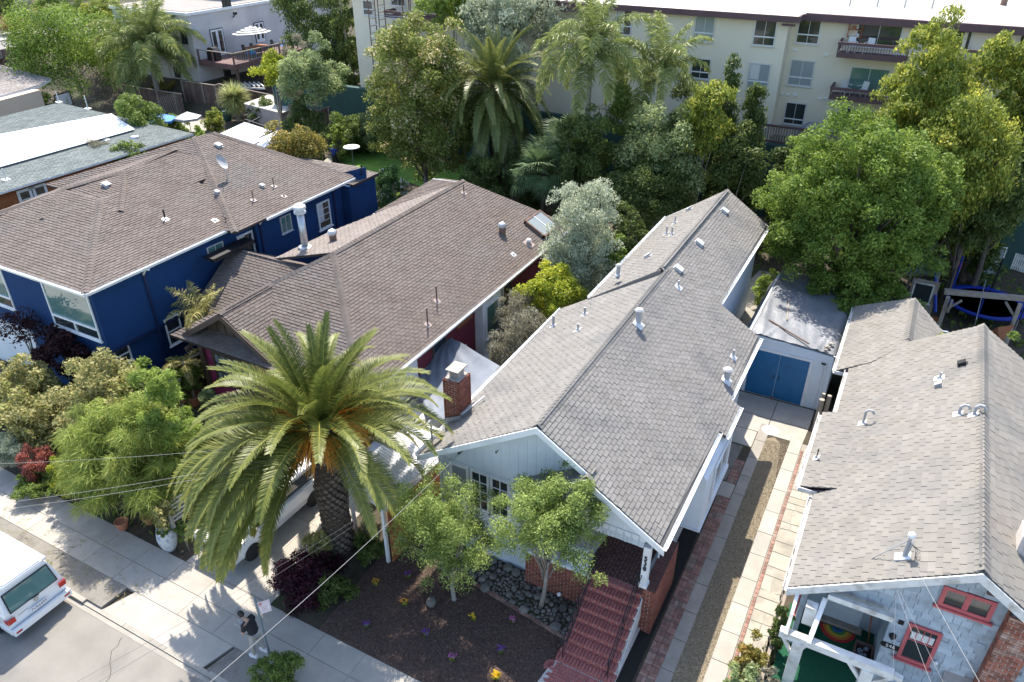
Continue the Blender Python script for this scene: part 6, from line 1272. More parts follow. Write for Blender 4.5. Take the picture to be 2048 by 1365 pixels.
fence('low garden fence behind the brown tree along the lawn', [tuple(gat(520, 352)), tuple(gat(600, 335)), tuple(gat(652, 322))], 1.2, cap=False)
fence('dark side fence between the navy house and the magenta house', [(-26.2, 15.6, 0), (-25.4, 20.0, 0), (-25.2, 30, 0)], 1.7)
# pinkish storage shed
SH = thing('shed', 'pinkish storage shed with a pale flat roof below the grey-green tree', 'shed', tuple(gat(555, 275))); q = [gat(500, 262), gat(571, 282), gat(616, 262)]; zz_ = min(p[2] for p in q); q = [np.array((p[0], p[1], zz_)) for p in q]; q.append(q[0]+q[2]-q[1])
b = MB(); b.prism([tuple(p) for p in q], (0, 0, 2.3)); b.build('wall', M['beige_shade'] if False else mat('pinkish_board', (.40, .31, .29), (.46, .37, .345), 2, .85, .1, 30), SH); c = sum(q)/4
b = MB(); b.slab([tuple(c+(p-c)*1.05+(0, 0, 2.3)) for p in q], .1); b.build('roof', M['roofflat'], SH)
# corrugated pergola roofs between the houses
PG = thing('pergola', 'pergola with pale corrugated sheets behind the navy house roof', 'pergola', tuple(at(480, 280, .8)))
for k, quad in enumerate((((440, 268), (490, 245), (545, 262), (500, 285)), ((500, 285), (556, 262), (575, 275), (520, 300)), ((478, 268), (452, 280), (500, 296), (520, 282)))):
    pts = [at(*p, 2.7+.1*k) for p in quad]; b = MB(); nn_ = 26
    for i in range(nn_):
        a0, a1 = i/nn_, (i+1)/nn_; z = .05*(i % 2); z1_ = .05*((i+1) % 2); A = pts[0]+(pts[1]-pts[0])*a0, pts[0]+(pts[1]-pts[0])*a1, pts[3]+(pts[2]-pts[3])*a1, pts[3]+(pts[2]-pts[3])*a0
        b.poly([A[0]+(0, 0, z), A[1]+(0, 0, z1_), A[2]+(0, 0, z1_), A[3]+(0, 0, z)])
    b.build('roof_sheet', M['corrugated'], PG)
b = MB()
for p, q in (((455, 262), (545, 300)), ((490, 240), (590, 275)), ((445, 272), (520, 236)), ((500, 300), (590, 268))): b.beam(at(*p, 2.62), at(*q, 2.62), .1, .14)
for p in ((455, 262), (545, 300), (490, 240), (590, 275)): a = at(*p, 2.6); b.box((a[0]-.06, a[1]-.06, .3), (a[0]+.06, a[1]+.06, 2.6))
b.build('frame', M['black'], PG)
def tent(loc, r, h, m, label): 
    t = thing('umbrella', label, 'umbrella', loc); b = MB(); b.tube([(0, 0, 0), (0, 0, h)], .03, 6); b.build('pole', M['metal'], t, world=False); b = MB(); 
    for k in range(6): a0, a1 = k*math.pi/3, (k+1)*math.pi/3; b.poly([(0, 0, h+.45), (r*math.cos(a0), r*math.sin(a0), h), (r*math.cos(a1), r*math.sin(a1), h)]); b.poly([(r*math.cos(a0), r*math.sin(a0), h), (r*math.cos(a0), r*math.sin(a0), h-.18), (r*math.cos(a1), r*math.sin(a1), h-.18), (r*math.cos(a1), r*math.sin(a1), h)])
    b.build('canopy', M[m], t, world=False); return t
def below(px, py, z, zg): p = at(px, py, z); return (p[0], p[1], zg)
tent(below(318, 243, 2.6, .8), 1.5, 2.0, 'brightblue', 'bright blue garden umbrella behind the grey-green roof'); tent(below(378, 244, 2.5, .8), 1.1, 2.1, 'ventgrey', 'small grey square garden umbrella beside the blue one')
b = MB(); q = [gat(345, 262), gat(400, 250), gat(452, 258), gat(440, 272), gat(380, 276)]; b.slab([tuple(p) for p in q], .5); tag(b.build('stone_terrace', M['concrete_old']), 'pale low terrace wall behind the grey-green roof house', 'terrace')
b = MB(); b.lathe(gat(455, 242), [(.0, 0), (.35, 0), (.45, .3), (.36, .9), (0, .95)], 10); tag(b.build('compost_bin', M['greenwall']), 'dark green compost bin beside the spiky yucca', 'compost bin')
# tiled gazebo with hanging cloth
GZ = thing('gazebo', 'dark tiled gazebo roof beyond the plank fence', 'gazebo', tuple(at(720, 190, 1.2))); 
R = Roof(GZ, M['shingle_back'] if False else mat('dark_roof_tile', (.075, .07, .075), (.11, .10, .105), 2, .8, .2, 30, tv=.3), M['deck_grey'], 200)
gz_ = [at(655, 150, 3.4), at(700, 133, 3.9), at(768, 140, 3.4), at(760, 168, 3.0), at(700, 170, 2.9)]; R.face([tuple(p) for p in (gz_[0], gz_[1], gz_[2], gz_[3])], (1, .1, 0), tw=.5, ex=.35, th=.05); R.finish()
for p in ((690, 172), (752, 172)): a = at(*p, 2.8); b = MB(); b.box((a[0]-.08, a[1]-.08, .8), (a[0]+.08, a[1]+.08, 2.9)); b.build('post', M['wood_grey'], GZ)
b = MB(); A = [at(708, 168, 2.7), at(716, 190, 2.2), at(728, 178, 2.4), at(727, 212, 1.0), at(716, 205, 1.1)]; b.poly([A[0], A[1], A[4], A[3], A[2]]); b.poly([A[0]+(0, .03, 0), A[2]+(0, .03, 0), A[3]+(0, .03, 0), A[4]+(0, .03, 0), A[1]+(0, .03, 0)]); tag(b.build('hanging_cloth', M['curtain']), 'white cloth hanging on the fence beneath the tiled gazebo', 'cloth')
PA = thing('pergola', 'small white slatted pergola behind the plank fence by the yellow bush', 'pergola', tuple(at(490, 185, 1)));
for k in range(7): b = MB(); p = at(462+k*9, 165, 3.0); q = at(474+k*9, 174, 3.0); b.beam(p, q, .1, .12); b.build('slat', M['white_old'], PA)
b = MB(); b.beam(at(458, 168, 2.9), at(520, 170, 2.9), .1, .15); b.beam(at(470, 175, 2.9), at(530, 178, 2.9), .1, .15); b.box(*[tuple(at(460, 168, 2.8)+(-.06, -.06, -1.9)), tuple(at(460, 168, 2.8)+(.06, .06, 0))]); b.build('beam', M['white_old'], PA)
# lawn edge, round white table, lawn umbrella
b = MB(); A = [at(p[0], p[1], .85) for p in ((645, 335), (690, 292), (712, 278), (722, 284), (700, 298), (652, 345))]; b.slab([tuple(p) for p in A], .35); tag(b.build('garden_kerb', M['flag']), 'low stone edging wall along the left side of the bright lawn', 'low wall')
RT = thing('patio_umbrella', 'white round parasol on a thin pole at the edge of the bright lawn', 'parasol', below(703, 295, 2.9, .85)); b = MB(); b.tube([(0, 0, 0), (0, 0, 2.1)], .03, 6); b.build('pole', M['metal'], RT, world=False); b = MB(); b.lathe((0, 0, 2.05), [(.62, 0), (.6, .05), (.3, .13), (0, .18)], 18); b.build('canopy', M['whiteroof'], RT, world=False)
# turquoise sun sail + white awning by palms
b = MB(); A = [at(1100, 150, 2.8), at(1160, 148, 3.2), at(1150, 168, 2.6), at(1115, 172, 2.6)]; b.poly([tuple(p) for p in A]); b.poly([tuple(p-np.array((0, 0, .02))) for p in A[::-1]]); tag(b.build('sun_sail', M['turq']), 'turquoise sun sail seen between the rear palms', 'sun sail')
b = MB(); A = [at(1122, 170, 2.9), at(1165, 165, 3.1), at(1162, 190, 2.5), at(1130, 180, 2.5)]; b.poly([tuple(p) for p in A]); b.poly([tuple(p-np.array((0, 0, .02))) for p in A[::-1]]); tag(b.build('sun_sail', M['curtain']), 'cream sun sail just below the turquoise one between the rear palms', 'sun sail')
# ---------------- right back yard: hut, trampoline, timber arbour ----------------
HT = thing('play_hut', 'small hut with dark tiled roof and old window frames beside the trampoline', 'hut', tuple(at(1860, 650, 0))); h0 = at(1855, 620, 0)
R = Roof(HT, mat('blue_grey_tile', (.07, .10, .13), (.10, .14, .18), 2, .8, .2, 30, tv=.25), M['deck_grey'], 120)
R.face([tuple(at(1806, 546, 2.3)), tuple(at(1880, 549, 2.3)), tuple(at(1890, 520, 2.75)), tuple(at(1830, 518, 2.75))], tuple(at(1880, 549, 2.3)-at(1806, 546, 2.3)), tw=.3, ex=.2, th=.03); R.finish()
for p in ((1822, 550), (1878, 552)): a = at(*p, 2.2); b = MB(); b.box((a[0]-.06, a[1]-.06, 0), (a[0]+.06, a[1]+.06, 2.25)); b.build('post', M['wood_grey'], HT)
a = at(1824, 582, 1.5); window(HT, (a[0], a[1], .95), (1, 0, 0), (0, -1, 0), .95, 1.1, M['white_old'], M['glass'], .07); window(HT, (a[0]-.05, a[1]-.4, .0), (1, 0, 0), (0, -1, 0), .95, .9, M['ventgrey'], M['glass'], .07)
b = MB(); b.box((a[0]-.1, a[1]+.02, 0), (a[0]+1.15, a[1]+.1, 2.2)); b.build('wall', M['wood_grey'], HT)
b = MB(); sh2 = [at(1832, 500, 2.4), at(1872, 503, 2.4), at(1880, 472, 2.6), at(1838, 470, 2.6)]; b.slab([tuple(p) for p in sh2], .05); tag(b.build('roof_sheet', M['ventgrey']), 'pale mossy sheet roof behind the tiled hut', 'roof sheet')
TR = thing('trampoline', 'large round trampoline with blue rim and blue padded poles', 'trampoline', (5.3, 42.6, 0)); cx, cy, rr_ = 5.35, 42.6, 1.95
b = MB(); b.lathe((cx, cy, .78), [(rr_-.28, 0), (rr_, 0), (rr_, .06), (rr_-.28, .06), (rr_-.28, 0)], 36, caps=False); b.build('rim_pad', M['blueplastic'], TR)
b = MB(); b.lathe((cx, cy, .76), [(0.0, .02), (rr_-.25, .02)], 36); b.build('jump_mat', M['net'], TR)
for k in range(6):
    a0 = k*math.pi/3+.35; x, y = cx+rr_*math.cos(a0), cy+rr_*math.sin(a0); b = MB(); b.tube([(x, y, 0), (x, y, .8)], .03, 6); b.build('leg', M['metal'], TR)
    b = MB(); b.tube([(x+.05*math.cos(a0), y+.05*math.sin(a0), .8), (x+.05*math.cos(a0), y+.05*math.sin(a0), 2.6)], .05 if k in (1, 2) else .03, 8); b.build('net_pole', M['blueplastic'] if k % 2 == 0 else M['net'], TR)
b = MB(); pA, pB = at(1870, 625, .8), at(1872, 520, 2.9); b.tube([pA, (pA+pB)/2, pB], .09, 8); b.build('padded_pole', M['blueplastic'], TR); b = MB(); b.tube([at(1972, 560, 2.3), at(1952, 640, 1.2), at(1945, 660, .3)], .02, 6); b.build('net_strap', M['metal'], TR)
AR = thing('arbour', 'weathered timber arbour frame standing over the trampoline', 'arbour', tuple(at(1890, 640, 0)))
b = MB(); b.beam(at(1888, 583, 2.35), at(2075, 600, 2.35), .22, .24); b.beam(at(1905, 600, 2.3)-np.array((0, 0, .0)), at(1895, 625, 1.6), .1, .1); b.build('beam', M['wood_grey'], AR)
for p, lean in ((1896, .0), (2040, .0)):
    a = at(p, 596 if p < 1950 else 610, 2.25); b = MB(); b.box((a[0]-.09, a[1]-.09, 0), (a[0]+.09, a[1]+.09, 2.3)); b.build('post', M['wood_grey'], AR)
    s = 1 if p < 1950 else -1; b = MB(); b.beam(a+(0, 0, -.7), a+(s*.6, 0, 0), .09, .1); b.build('knee_brace', M['wood_grey'], AR)
b = MB(); b.beam(at(2040, 610, 2.0), at(2010, 700, .3), .1, .1); b.build('diagonal_prop', M['wood_grey'], AR)
WF = thing('old_window', 'old white framed window pane leaning upright in the right back yard', 'window frame', tuple(at(1965, 545, 0))); q = at(1955, 550, .1); window(WF, (q[0], q[1], .1), (1, .1, 0), (0, -1, 0), 1.0, 1.9, M['white_old'], M['glass_light'], .06, 1, 2)
b = MB(); q0, q1 = at(1905, 522, .6), at(1935, 540, .2); b.beam(q0, q1, .9, .06); tag(b.build('red_board', M['redtrim']), 'fallen red painted board on the soil behind the blue pole', 'board')
PF_ = thing('picket_fence', 'small grey picket fence below the green wall at the right edge', 'fence', tuple(at(2020, 520, .3))); pk = Pieces('picket', M['white_old'], PF_, 60); p0, p1 = at(1990, 528, .3), at(2075, 555, .3)
for i in range(22): c = p0+(p1-p0)*i/21; pk.add('p', frame(c+(0, 0, .5), Vector((1, 0, 0)), Vector((0, 1, 0)), Vector((0, 0, 1)), .08, .02, 1.0), CUBE)
pk.finish(); b = MB(); b.beam(p0+(0, .03, .75), p1+(0, .03, .75), .03, .07); b.beam(p0+(0, .03, .25), p1+(0, .03, .25), .03, .07); b.build('rail', M['white_old'], PF_)
q = at(1988, 505, .3); b = MB(); b.lathe(q, [(0, 0), (.42, 0), (.5, 1.3), (.45, 1.5), (.25, 1.62), (0, 1.65)], 18); bn = b.build('rain_barrel', M['rubber']); tag(bn, 'black rain barrel with a pale band below the green wall', 'barrel'); b = MB(); b.lathe(q+np.array((0, 0, 1.15)), [(.505, 0), (.51, .1)], 18); b.build('band', M['metal'], bn)
CH = thing('chair', 'brown wooden chair standing beside the hut in the right yard', 'chair', tuple(at(1862, 670, 0))); q = at(1862, 670, 0)
b = MB(); b.box((q[0]-.22, q[1]-.22, .42), (q[0]+.22, q[1]+.22, .46)); b.build('seat', M['wood_orange'], CH)
for sx in (-.2, .2):
    for sy in (-.2, .2): b = MB(); b.box((q[0]+sx-.02, q[1]+sy-.02, 0), (q[0]+sx+.02, q[1]+sy+.02, .42 if sy < 0 else .95)); b.build('leg', M['wood_grey'], CH)
b = MB(); b.box((q[0]-.2, q[1]+.18, .7), (q[0]+.2, q[1]+.21, .93)); b.build('backrest', M['wood_orange'], CH)
b = MB(); A = [at(1995, 655, 1.8), at(2030, 650, 1.8), at(2000, 690, .3), at(1975, 668, 1.0)]; b.poly([tuple(p) for p in A]); b.poly([tuple(p-np.array((0, 0, .02))) for p in A[::-1]]); tag(b.build('shade_cloth', M['terracotta']), 'brown triangular shade cloth hanging at the arbour post', 'shade cloth')
# ---------------- camper van ----------------
V_ = thing('camper_van', 'white camper van with pop-up roof parked along the kerb at the lower left', 'van', (-20.2, 7.0, -.115), rz=0)
def vp(name, mb, m, parent=None, **k): return mb.build(name, m, parent or V_, world=False, **k)
# local frame: +x towards the rear (rear face at x=0), y across
def sect(x0, lean, W=.92):
    ys = [(-W, .32), (-W, .55), (-W+.0, 1.02), (-W+.03, 1.12), (-W+.15, 1.72), (-W+.24, 1.88), (-W+.36, 1.94)]; ys = ys+[(-y, z) for y, z in ys[::-1]]
    return [(x0-lean(z)-.06*(abs(y)/W)**6, y, z) for y, z in ys]
rl = lambda z: 0 if z < 1.02 else .30*((z-1.02)/.9)
secs = [sect(-.0, rl), sect(-.12, lambda z: rl(z)*.9, .925), sect(-.6, lambda z: 0), sect(-3.2, lambda z: 0), sect(-3.75, lambda z: -0.0), sect(-4.7, lambda z: -1.1*max(0, (z-1.0))*-1 if z > 1.0 else 0)]
b = MB(); n_ = len(secs[0]); vs = [p for s in secs for p in s]; fs = []
for i in range(len(secs)-1):
    for k in range(n_): fs.append((i*n_+k, i*n_+(k+1) % n_, (i+1)*n_+(k+1) % n_, (i+1)*n_+k))
fs += [tuple(range(n_))[::-1], tuple(range((len(secs)-1)*n_, len(secs)*n_))]; b.add(vs, fs); body = vp('body', b, M['carpaint'])
# pop roof with side awning rail
b = MB(); P = [(-.25, -.72), (-.1, -.6), (-.1, .6), (-.25, .72), (-3.4, .72), (-3.55, .55), (-3.55, -.55), (-3.4, -.72)]
b.slab([(x, y, 1.95) for x, y in P], .10); b.slab([(x*.985-.03, y*.94, 2.05) for x, y in P], .05); pr_ = vp('pop_roof', b, M['carpaint']); b = MB(); b.tube([(-.12, .70, 2.02), (-3.3, .70, 2.02)], .055, 10); vp('awning_roll', b, M['white'])
# rear glass, side glass
def rq_(y0, z0, y1, z1, off=.012): return [( -rl(z)+off+0.0, y, z) for y, z in ((y0, z0), (y1, z0), (y1*.94, z1), (y0*.94, z1))]
b = MB(); b.prism(rq_(-.76, 1.10, .76, 1.72, .004), (.012, 0, .004)); vp('rear_window_seal', b, M['rubber']); b = MB(); b.poly(rq_(-.72, 1.14, .72, 1.69, .022)); vp('rear_window', b, M['glass_teal'])
for s in (-1, 1):
    for x0, x1 in ((-.55, -1.55), (-1.75, -2.75), (-2.9, -3.5)):
        f = lambda x, z: (x, s*(.92-.03-.2*(z-1.12)+.008), z); b = MB(); q = [f(x0, 1.16), f(x1, 1.16), f(x1, 1.62), f(x0, 1.62)]; b.poly(q if s > 0 else q[::-1]); vp('side_window', b, M['glass'])
b = MB(); b.box((-.04, -.93, .34), (.10, .93, .56)); b.box((-.6, -.945, .34), (-.04, -.90, .52)); b.box((-.6, .90, .34), (-.04, .945, .52)); vp('bumper', b, M['carpaint'])
for s in (-1, 1):
    b = MB(); b.prism([(-.0, s*.91, .78), (-.0, s*.70, .78), (.0, s*.70, .96), (.0, s*.91, .96)], (.02, 0, 0)); b.box((-.16, min(s*.915, s*.935), .78), (.0, max(s*.915, s*.935), .96)); vp('tail_light', b, M['redlens'])
    b = MB(); b.box((.10, s*.78-.09, .42), (.112, s*.78+.09, .48)); vp('reflector', b, M['redlens'])
b = MB(); b.box((.001, -.27, .66), (.014, .27, .82)); pl_ = vp('number_plate', b, M['signface']); rotp = Matrix.Rotation(math.pi/2, 4, 'Z') @ Matrix.Rotation(math.pi/2, 4, 'X')
tx = text('7VRS499', .135, Matrix.Translation((.017, 0, .735)) @ rotp, M['navy_dark'], pl_, 'plate_number', .001); tx.matrix_basis = Matrix.Translation((.017, 0, .735)) @ rotp
b = MB(); ring = [(.004, .075*math.cos(a), 1.0+.075*math.sin(a)) for a in np.linspace(0, 2*math.pi, 24, endpoint=False)]; b.prism(ring, (.01, 0, 0)); em = vp('emblem', b, M['ventgrey'])
b = MB(); 
for p, q in (((-.03, .05), (0, .0)), ((0, .0), (.03, .05)), ((-.05, .01), (-.02, -.055)), ((-.02, -.055), (0, -.01)), ((0, -.01), (.02, -.055)), ((.02, -.055), (.05, .01))): b.beam((.017, p[0], 1.0+p[1]), (.017, q[0], 1.0+q[1]), .012, .004, up=(1, 0, 0))
vp('emblem_letters', b, M['chrome'], em)
b = MB(); b.tube([(.0, .12, 1.09), (.03, -.25, 1.17)], .012, 6); vp('wiper', b, M['black']); b = MB(); b.box((.0, -.92, .575), (.006, .92, .583)); b.box((-.004, -.6, .9), (.008, -.3, .91)); vp('tailgate_gap', b, M['black'])
for x in (-.95, -3.85):
    for s in (-1, 1):
        b = MB(); b.add(*(lambda R_: ([(x+r*math.cos(a), s*.88+d, .315+r*math.sin(a)) for d, r in ((-.11, .28), (-.10, .32), (.05*1, .32), (.06, .28)) for a in np.linspace(0, 2*math.pi, 24, endpoint=False)], [(i*24+k, i*24+(k+1) % 24, (i+1)*24+(k+1) % 24, (i+1)*24+k) for i in range(3) for k in range(24)]+[tuple(range(24)), tuple(range(72, 96))[::-1]]))(0)); wh = vp('wheel', b, M['rubber'])
        b = MB(); yy = s*.88+(.062 if s > 0 else -.118); ring = [(x+.19*math.cos(a), yy, .315+.19*math.sin(a)) for a in np.linspace(0, 2*math.pi, 20, endpoint=False)]; b.prism(ring, (0, .006*s, 0)); 
        for k in range(5): a = k*1.2566; b.beam((x, yy+.012*s, .315), (x+.18*math.cos(a), yy+.012*s, .315+.18*math.sin(a)), .05, .02, up=(0, 1, 0))
        vp('rim', b, M['metal'], wh); b = MB(); arc = [(x+.36*math.cos(a), s*.928, .33+.36*math.sin(a)) for a in np.linspace(0, math.pi, 14)]; b.prism(arc, (0, .003*s, 0)); vp('wheel_arch', b, M['black'])
# ---------------- white car under the palm ----------------
K = thing('pickup_truck', 'white boxy pickup with open engine bay parked under the drooping palm fronds', 'pickup', (-17.15, 12.0, -.0)); K.rotation_euler = (0, 0, -.02)
def kp(name, mb, m, parent=None, **k): return mb.build(name, m, parent or K, world=False, **k)
b = MB(); P = [(-.88, .35), (-.92, .6), (-.9, .98), (-.86, 1.02), (.86, 1.02), (.9, .98), (.92, .6), (.88, .35)]
b.prism([(x, -.85, z) for x, z in P], (0, .32, 0)); b.prism([(x, -.53, z) for x, z in [(-.9, .35), (-.92, .6), (-.9, .98), (-.8, 1.0), (-.8, .5), (.8, .5), (.8, 1.0), (.9, .98), (.92, .6), (.9, .35)]], (0, .7, 0)); b.prism([(x, .17, z) for x, z in P], (0, 3.9, 0)); kp('body', b, M['carpaint'])
b = MB(); b.prism([(-.78, .3, 1.02), (.78, .3, 1.02), (.72, .75, 1.55), (-.72, .75, 1.55)], (0, .02, 0)); b.prism([(-.74, .7, 1.5), (.74, .7, 1.5), (.74, .7, 1.62), (-.74, .7, 1.62)], (0, 2.6, 0)); kp('cab_roof', b, M['carpaint'])
b = MB(); b.box((-.74, .8, 1.02), (.74, 3.2, 1.5)); kp('glazing', b, M['glass'])
b = MB(); b.box((-.8, -.53, .52), (.8, .17, .56)); 
for p, q in (((-.4, -.4, .8), (.1, 0, .86)), ((.0, -.45, .84), (.5, -.1, .8)), ((-.1, -.4, .88), (-.5, .05, .8)), ((.2, -.2, .9), (.6, .1, .82))): b.tube([p, q], .04, 6)
b.box((-.35, -.35, .56), (.3, .1, .78)); kp('engine_bay', b, M['black'])
b = MB(); b.box((-.90, -.96, .38), (.90, -.85, .50)); kp('bumper', b, M['chrome']); b = MB(); b.box((-.7, -.875, .52), (.7, -.85, .74)); kp('grille', b, M['rubber'])
b = MB(); b.box((-.18, -.885, .78), (.18, -.87, .93)); kp('number_plate', b, M['signface'])
for s in (-1, 1): b = MB(); b.lathe((0, 0, 0), [(.0, 0), (.1, .0), (.08, .03), (0, .03)], 12); b.v = [(s*.66+x, -.87-z, .64+y) for x, y, z in b.v]; kp('headlight', b, M['ventwhite'])
for y in (-.1, 2.9):
    for s in (-1, 1): b = MB(); b.add([(s*.84+d, y+.33*math.cos(a), .33+.33*math.sin(a)) for d in (-.1, .1) for a in np.linspace(0, 2*math.pi, 20, endpoint=False)], [(k, (k+1) % 20, 20+(k+1) % 20, 20+k) for k in range(20)]+[tuple(range(20)), tuple(range(20, 40))[::-1]]); kp('wheel', b, M['rubber'])
# rounded silver car farther up the drive
K2 = thing('parked_car', 'pale silver car with rounded roof farther up the drive beside the red wall', 'car', (-15.0, 19.6, 0)); b = MB()
prof = [(-2.0, .3), (-2.05, .6), (-1.9, .78), (-1.0, .9), (-.45, 1.32), (.1, 1.45), (.8, 1.43), (1.5, 1.1), (2.0, .98), (2.1, .6), (2.05, .3)]; ws = [.75, .8, .84, .8, .64, .6, .6, .68, .76, .8, .75]
vs = []; 
for (y, z), w_ in zip(prof, ws): vs += [(-.86, y, min(z, .35)), (-.86, y, min(z, .85)), (-w_, y, z), (-w_*.5, y, z+.03), (w_*.5, y, z+.03), (w_, y, z), (.86, y, min(z, .85)), (.86, y, min(z, .35))]
fs = [(i*8+k, i*8+k+1, (i+1)*8+k+1, (i+1)*8+k) for i in range(10) for k in range(7)]; b.add(vs, fs); b.build('body', M['ventwhite'], K2, smooth=True, world=False)
b = MB(); b.poly([(-.7, -.98, .93), (.7, -.98, .93), (.56, -.45, 1.3), (-.56, -.45, 1.3)]); b.v = [(x, y-.02, z+.04) for x, y, z in b.v]; b.build('windscreen', M['glass'], K2, world=False)
for s in (-1, 1): b = MB(); q = [(s*.80, -.7, .93), (s*.80, 1.2, .98), (s*.66, 1.0, 1.33), (s*.66, -.35, 1.33)]; b.poly(q); b.build('side_window', M['glass'], K2, world=False)
for y in (-1.3, 1.3):
    for s in (-1, 1): b = MB(); b.add([(s*.8+d, y+.31*math.cos(a), .31+.31*math.sin(a)) for d in (-.1, .09) for a in np.linspace(0, 2*math.pi, 20, endpoint=False)], [(k, (k+1) % 20, 20+(k+1) % 20, 20+k) for k in range(20)]+[tuple(range(20)), tuple(range(20, 40))[::-1]]); b.build('wheel', M['rubber'], K2, world=False)
# ---------------- carport, canvas, orange fence between the houses ----------------
CP = thing('carport', 'lean-to carport with white corrugated sheet roof and orange stained board side', 'carport', (-12.4, 14.3, 0))
c0_, c1_, c2_, c3_ = np.array((-12.15, 13.9, 2.45)), np.array((-11.85, 18.1, 2.45)), np.array((-13.8, 18.2, 2.62)), np.array((-14.05, 14.4, 2.62)); b = MB(); n_ = 64
for i in range(n_):
    a0, a1 = i/n_, (i+1)/n_; z, z1_ = .03*(i % 2), .03*((i+1) % 2); b.poly([c0_+(c1_-c0_)*a0+(0, 0, z), c0_+(c1_-c0_)*a1+(0, 0, z1_), c3_+(c2_-c3_)*a1+(0, 0, z1_), c3_+(c2_-c3_)*a0+(0, 0, z)])
b.build('roof_sheet', M['corrugated'], CP)
gutter(CP, tuple(c0_+(.02, 0, .0)), tuple(c1_+(.02, 0, .0)), out=(1, 0, 0)); b = MB(); b.box((-12.2, 13.85, -.1), (-12.1, 13.95, 2.35)); b.build('post', M['white'], CP); b = MB(); b.box((-14.0, 14.4, -.1), (-13.9, 14.5, 2.6)); b.build('post', M['white'], CP)
b = MB(); b.beam((-12.1, 13.9, 2.36), (-14.0, 14.4, 2.52), .06, .12); b.build('beam', M['white'], CP)
pk = Pieces('board', M['wood_orange'], CP, 60); z = .02
while z < 2.3: pk.add('b', frame((-12.0, 16.1, z+.09), Vector((0, 1, 0)), Vector((1, 0, 0)), Vector((0, 0, 1)), 4.3, .03, .17), CUBE); z += .18
pk.finish()
fence('dark board fence across the drive behind the corrugated carport roof', [(-15.9, 19.0, 0), (-12.0, 18.6, 0)][:0] or [(-13.8, 18.45, 0), (-11.9, 18.35, 0)], 1.9, cap=False)
# canvas shade between the houses
CV = thing('canvas_shade', 'grey canvas awning slung between the magenta house and the grey house gutter', 'awning')
A_, B_, C_, D_, E_ = at(903, 676, 2.55), at(1000, 733, 2.9), at(893, 850, 2.7), at(845, 812, 1.7), at(825, 735, 1.9); CV.location = tuple(np.array((D_[0], D_[1], 0)))
N = 40; vs = []
for j in range(N+1):
    v = j/N
    for i in range(N+1):
        u = i/N; L_s = A_*(1-v)+D_*v+(E_-(A_+D_)/2)*4*v*(1-v)*.9; R_s = B_*(1-v)+C_*v; p = L_s*(1-u)+R_s*u; ang = math.atan2(v+.02, u+.05)
        sag = -.45*math.sin(math.pi*v)*math.sin(math.pi*u)+.05*math.sin(ang*26)*math.exp(-((u*u+v*v)**.5)*1.2)+.02*math.sin(v*30+u*8)*(1-u); vs.append(p+(0, 0, sag))
b = MB(); b.add(vs, [(j*(N+1)+i, j*(N+1)+i+1, (j+1)*(N+1)+i+1, (j+1)*(N+1)+i) for j in range(N) for i in range(N)]); b.build('canvas', M['canvas'], CV, smooth=True)
b = MB(); b.tube([at(934, 700, 0), at(932, 690, 2.2)], .03, 6); b.tube([tuple(A_-(0, 0, 2.5)), tuple(A_)], .03, 6); b.build('pole', M['metal'], CV)
# ---------------- sign, urn, pots ----------------
SG = thing('parking_sign', 'small white sign with red print on a steel post beside the person', 'street sign', (-12.93, 9.18, 0)); b = MB(); b.tube([(-12.93, 9.18, -.1), (-12.99, 9.20, 2.62)], .034, 10); b.build('post', M['steelpole'], SG)
u = unit((.62, .78, 0)); nS = np.array((.78, -.62, 0)); s0 = np.array((-12.96, 9.22, 1.98)); b = MB(); b.prism([s0, s0+u*.32, s0+u*.32+(0, 0, .47), s0+(0, 0, .47)], nS*.006); bd = b.build('sign_board', M['signface'], SG)
b = MB(); o = s0+nS*.008
for a0, a1, z0_, z1_ in ((.02, .30, .445, .452), (.02, .30, .018, .025), (.018, .025, .02, .45), (.295, .302, .02, .45), (.03, .11, .35, .43)): b.prism([o+u*a0+(0, 0, z0_), o+u*a1+(0, 0, z0_), o+u*a1+(0, 0, z1_), o+u*a0+(0, 0, z1_)], nS*.002)
b.build('sign_border', M['signred'], bd)
Mx = frame(o+nS*.002, Vector(u), Vector((0, 0, 1)), Vector(nS))
for s, x, z, sz in (('NO', .07, .39, .05), ('PARKING', .205, .40, .04), ('2AM TO 6AM', .16, .31, .042), ('TUESDAY', .16, .24, .05), ('STREET', .16, .17, .05), ('SWEEPING', .16, .10, .05)): text(s, sz, Mx @ Matrix.Translation((x, z, 0)), M['signface'] if s == 'NO' else M['signred'], bd, 'sign_print', .001)
def potted(loc, prof, m, label, name='plant_pot', cat='plant pot', group=None): b = MB(); b.lathe(loc, prof, 22); return tag(b.build(name, M[m], smooth=False), label, cat, group)
URN = [(.16, 0), (.24, .15), (.31, .4), (.33, .6), (.30, .82), (.26, .9), (.28, .93), (.24, .93), (.22, .84), (0, .84)]
potted((-19.1, 10.85, 0), URN, 'urn', 'tall blue and white glazed urn planter standing on the pavement', 'urn_planter', 'planter')
TP = [(.15, 0), (.22, .28), (.24, .28), (.24, .33), (.20, .33), (.19, .28), (0, .28)]
TP2 = [(r*1.6, z*1.5) for r, z in TP]
potted(tuple(at(300, 1045, 0)), TP, 'terracotta', 'terracotta pot under the lime green shrub beside the pavement, nearest the urn', group='terracotta pots'); potted(tuple(at(247, 1056, 0)), TP, 'terracotta', 'terracotta pot half hidden below the lime green shrub, farther left', group='terracotta pots')
potted(tuple(at(368, 812, 0)), TP2, 'terracotta', 'large terracotta pot in shade beside the brown house corner, left of the pair', group='terracotta pots'); potted(tuple(at(389, 808, 0)), TP2, 'terracotta', 'large terracotta pot in shade beside the brown house corner, right of the pair', group='terracotta pots')
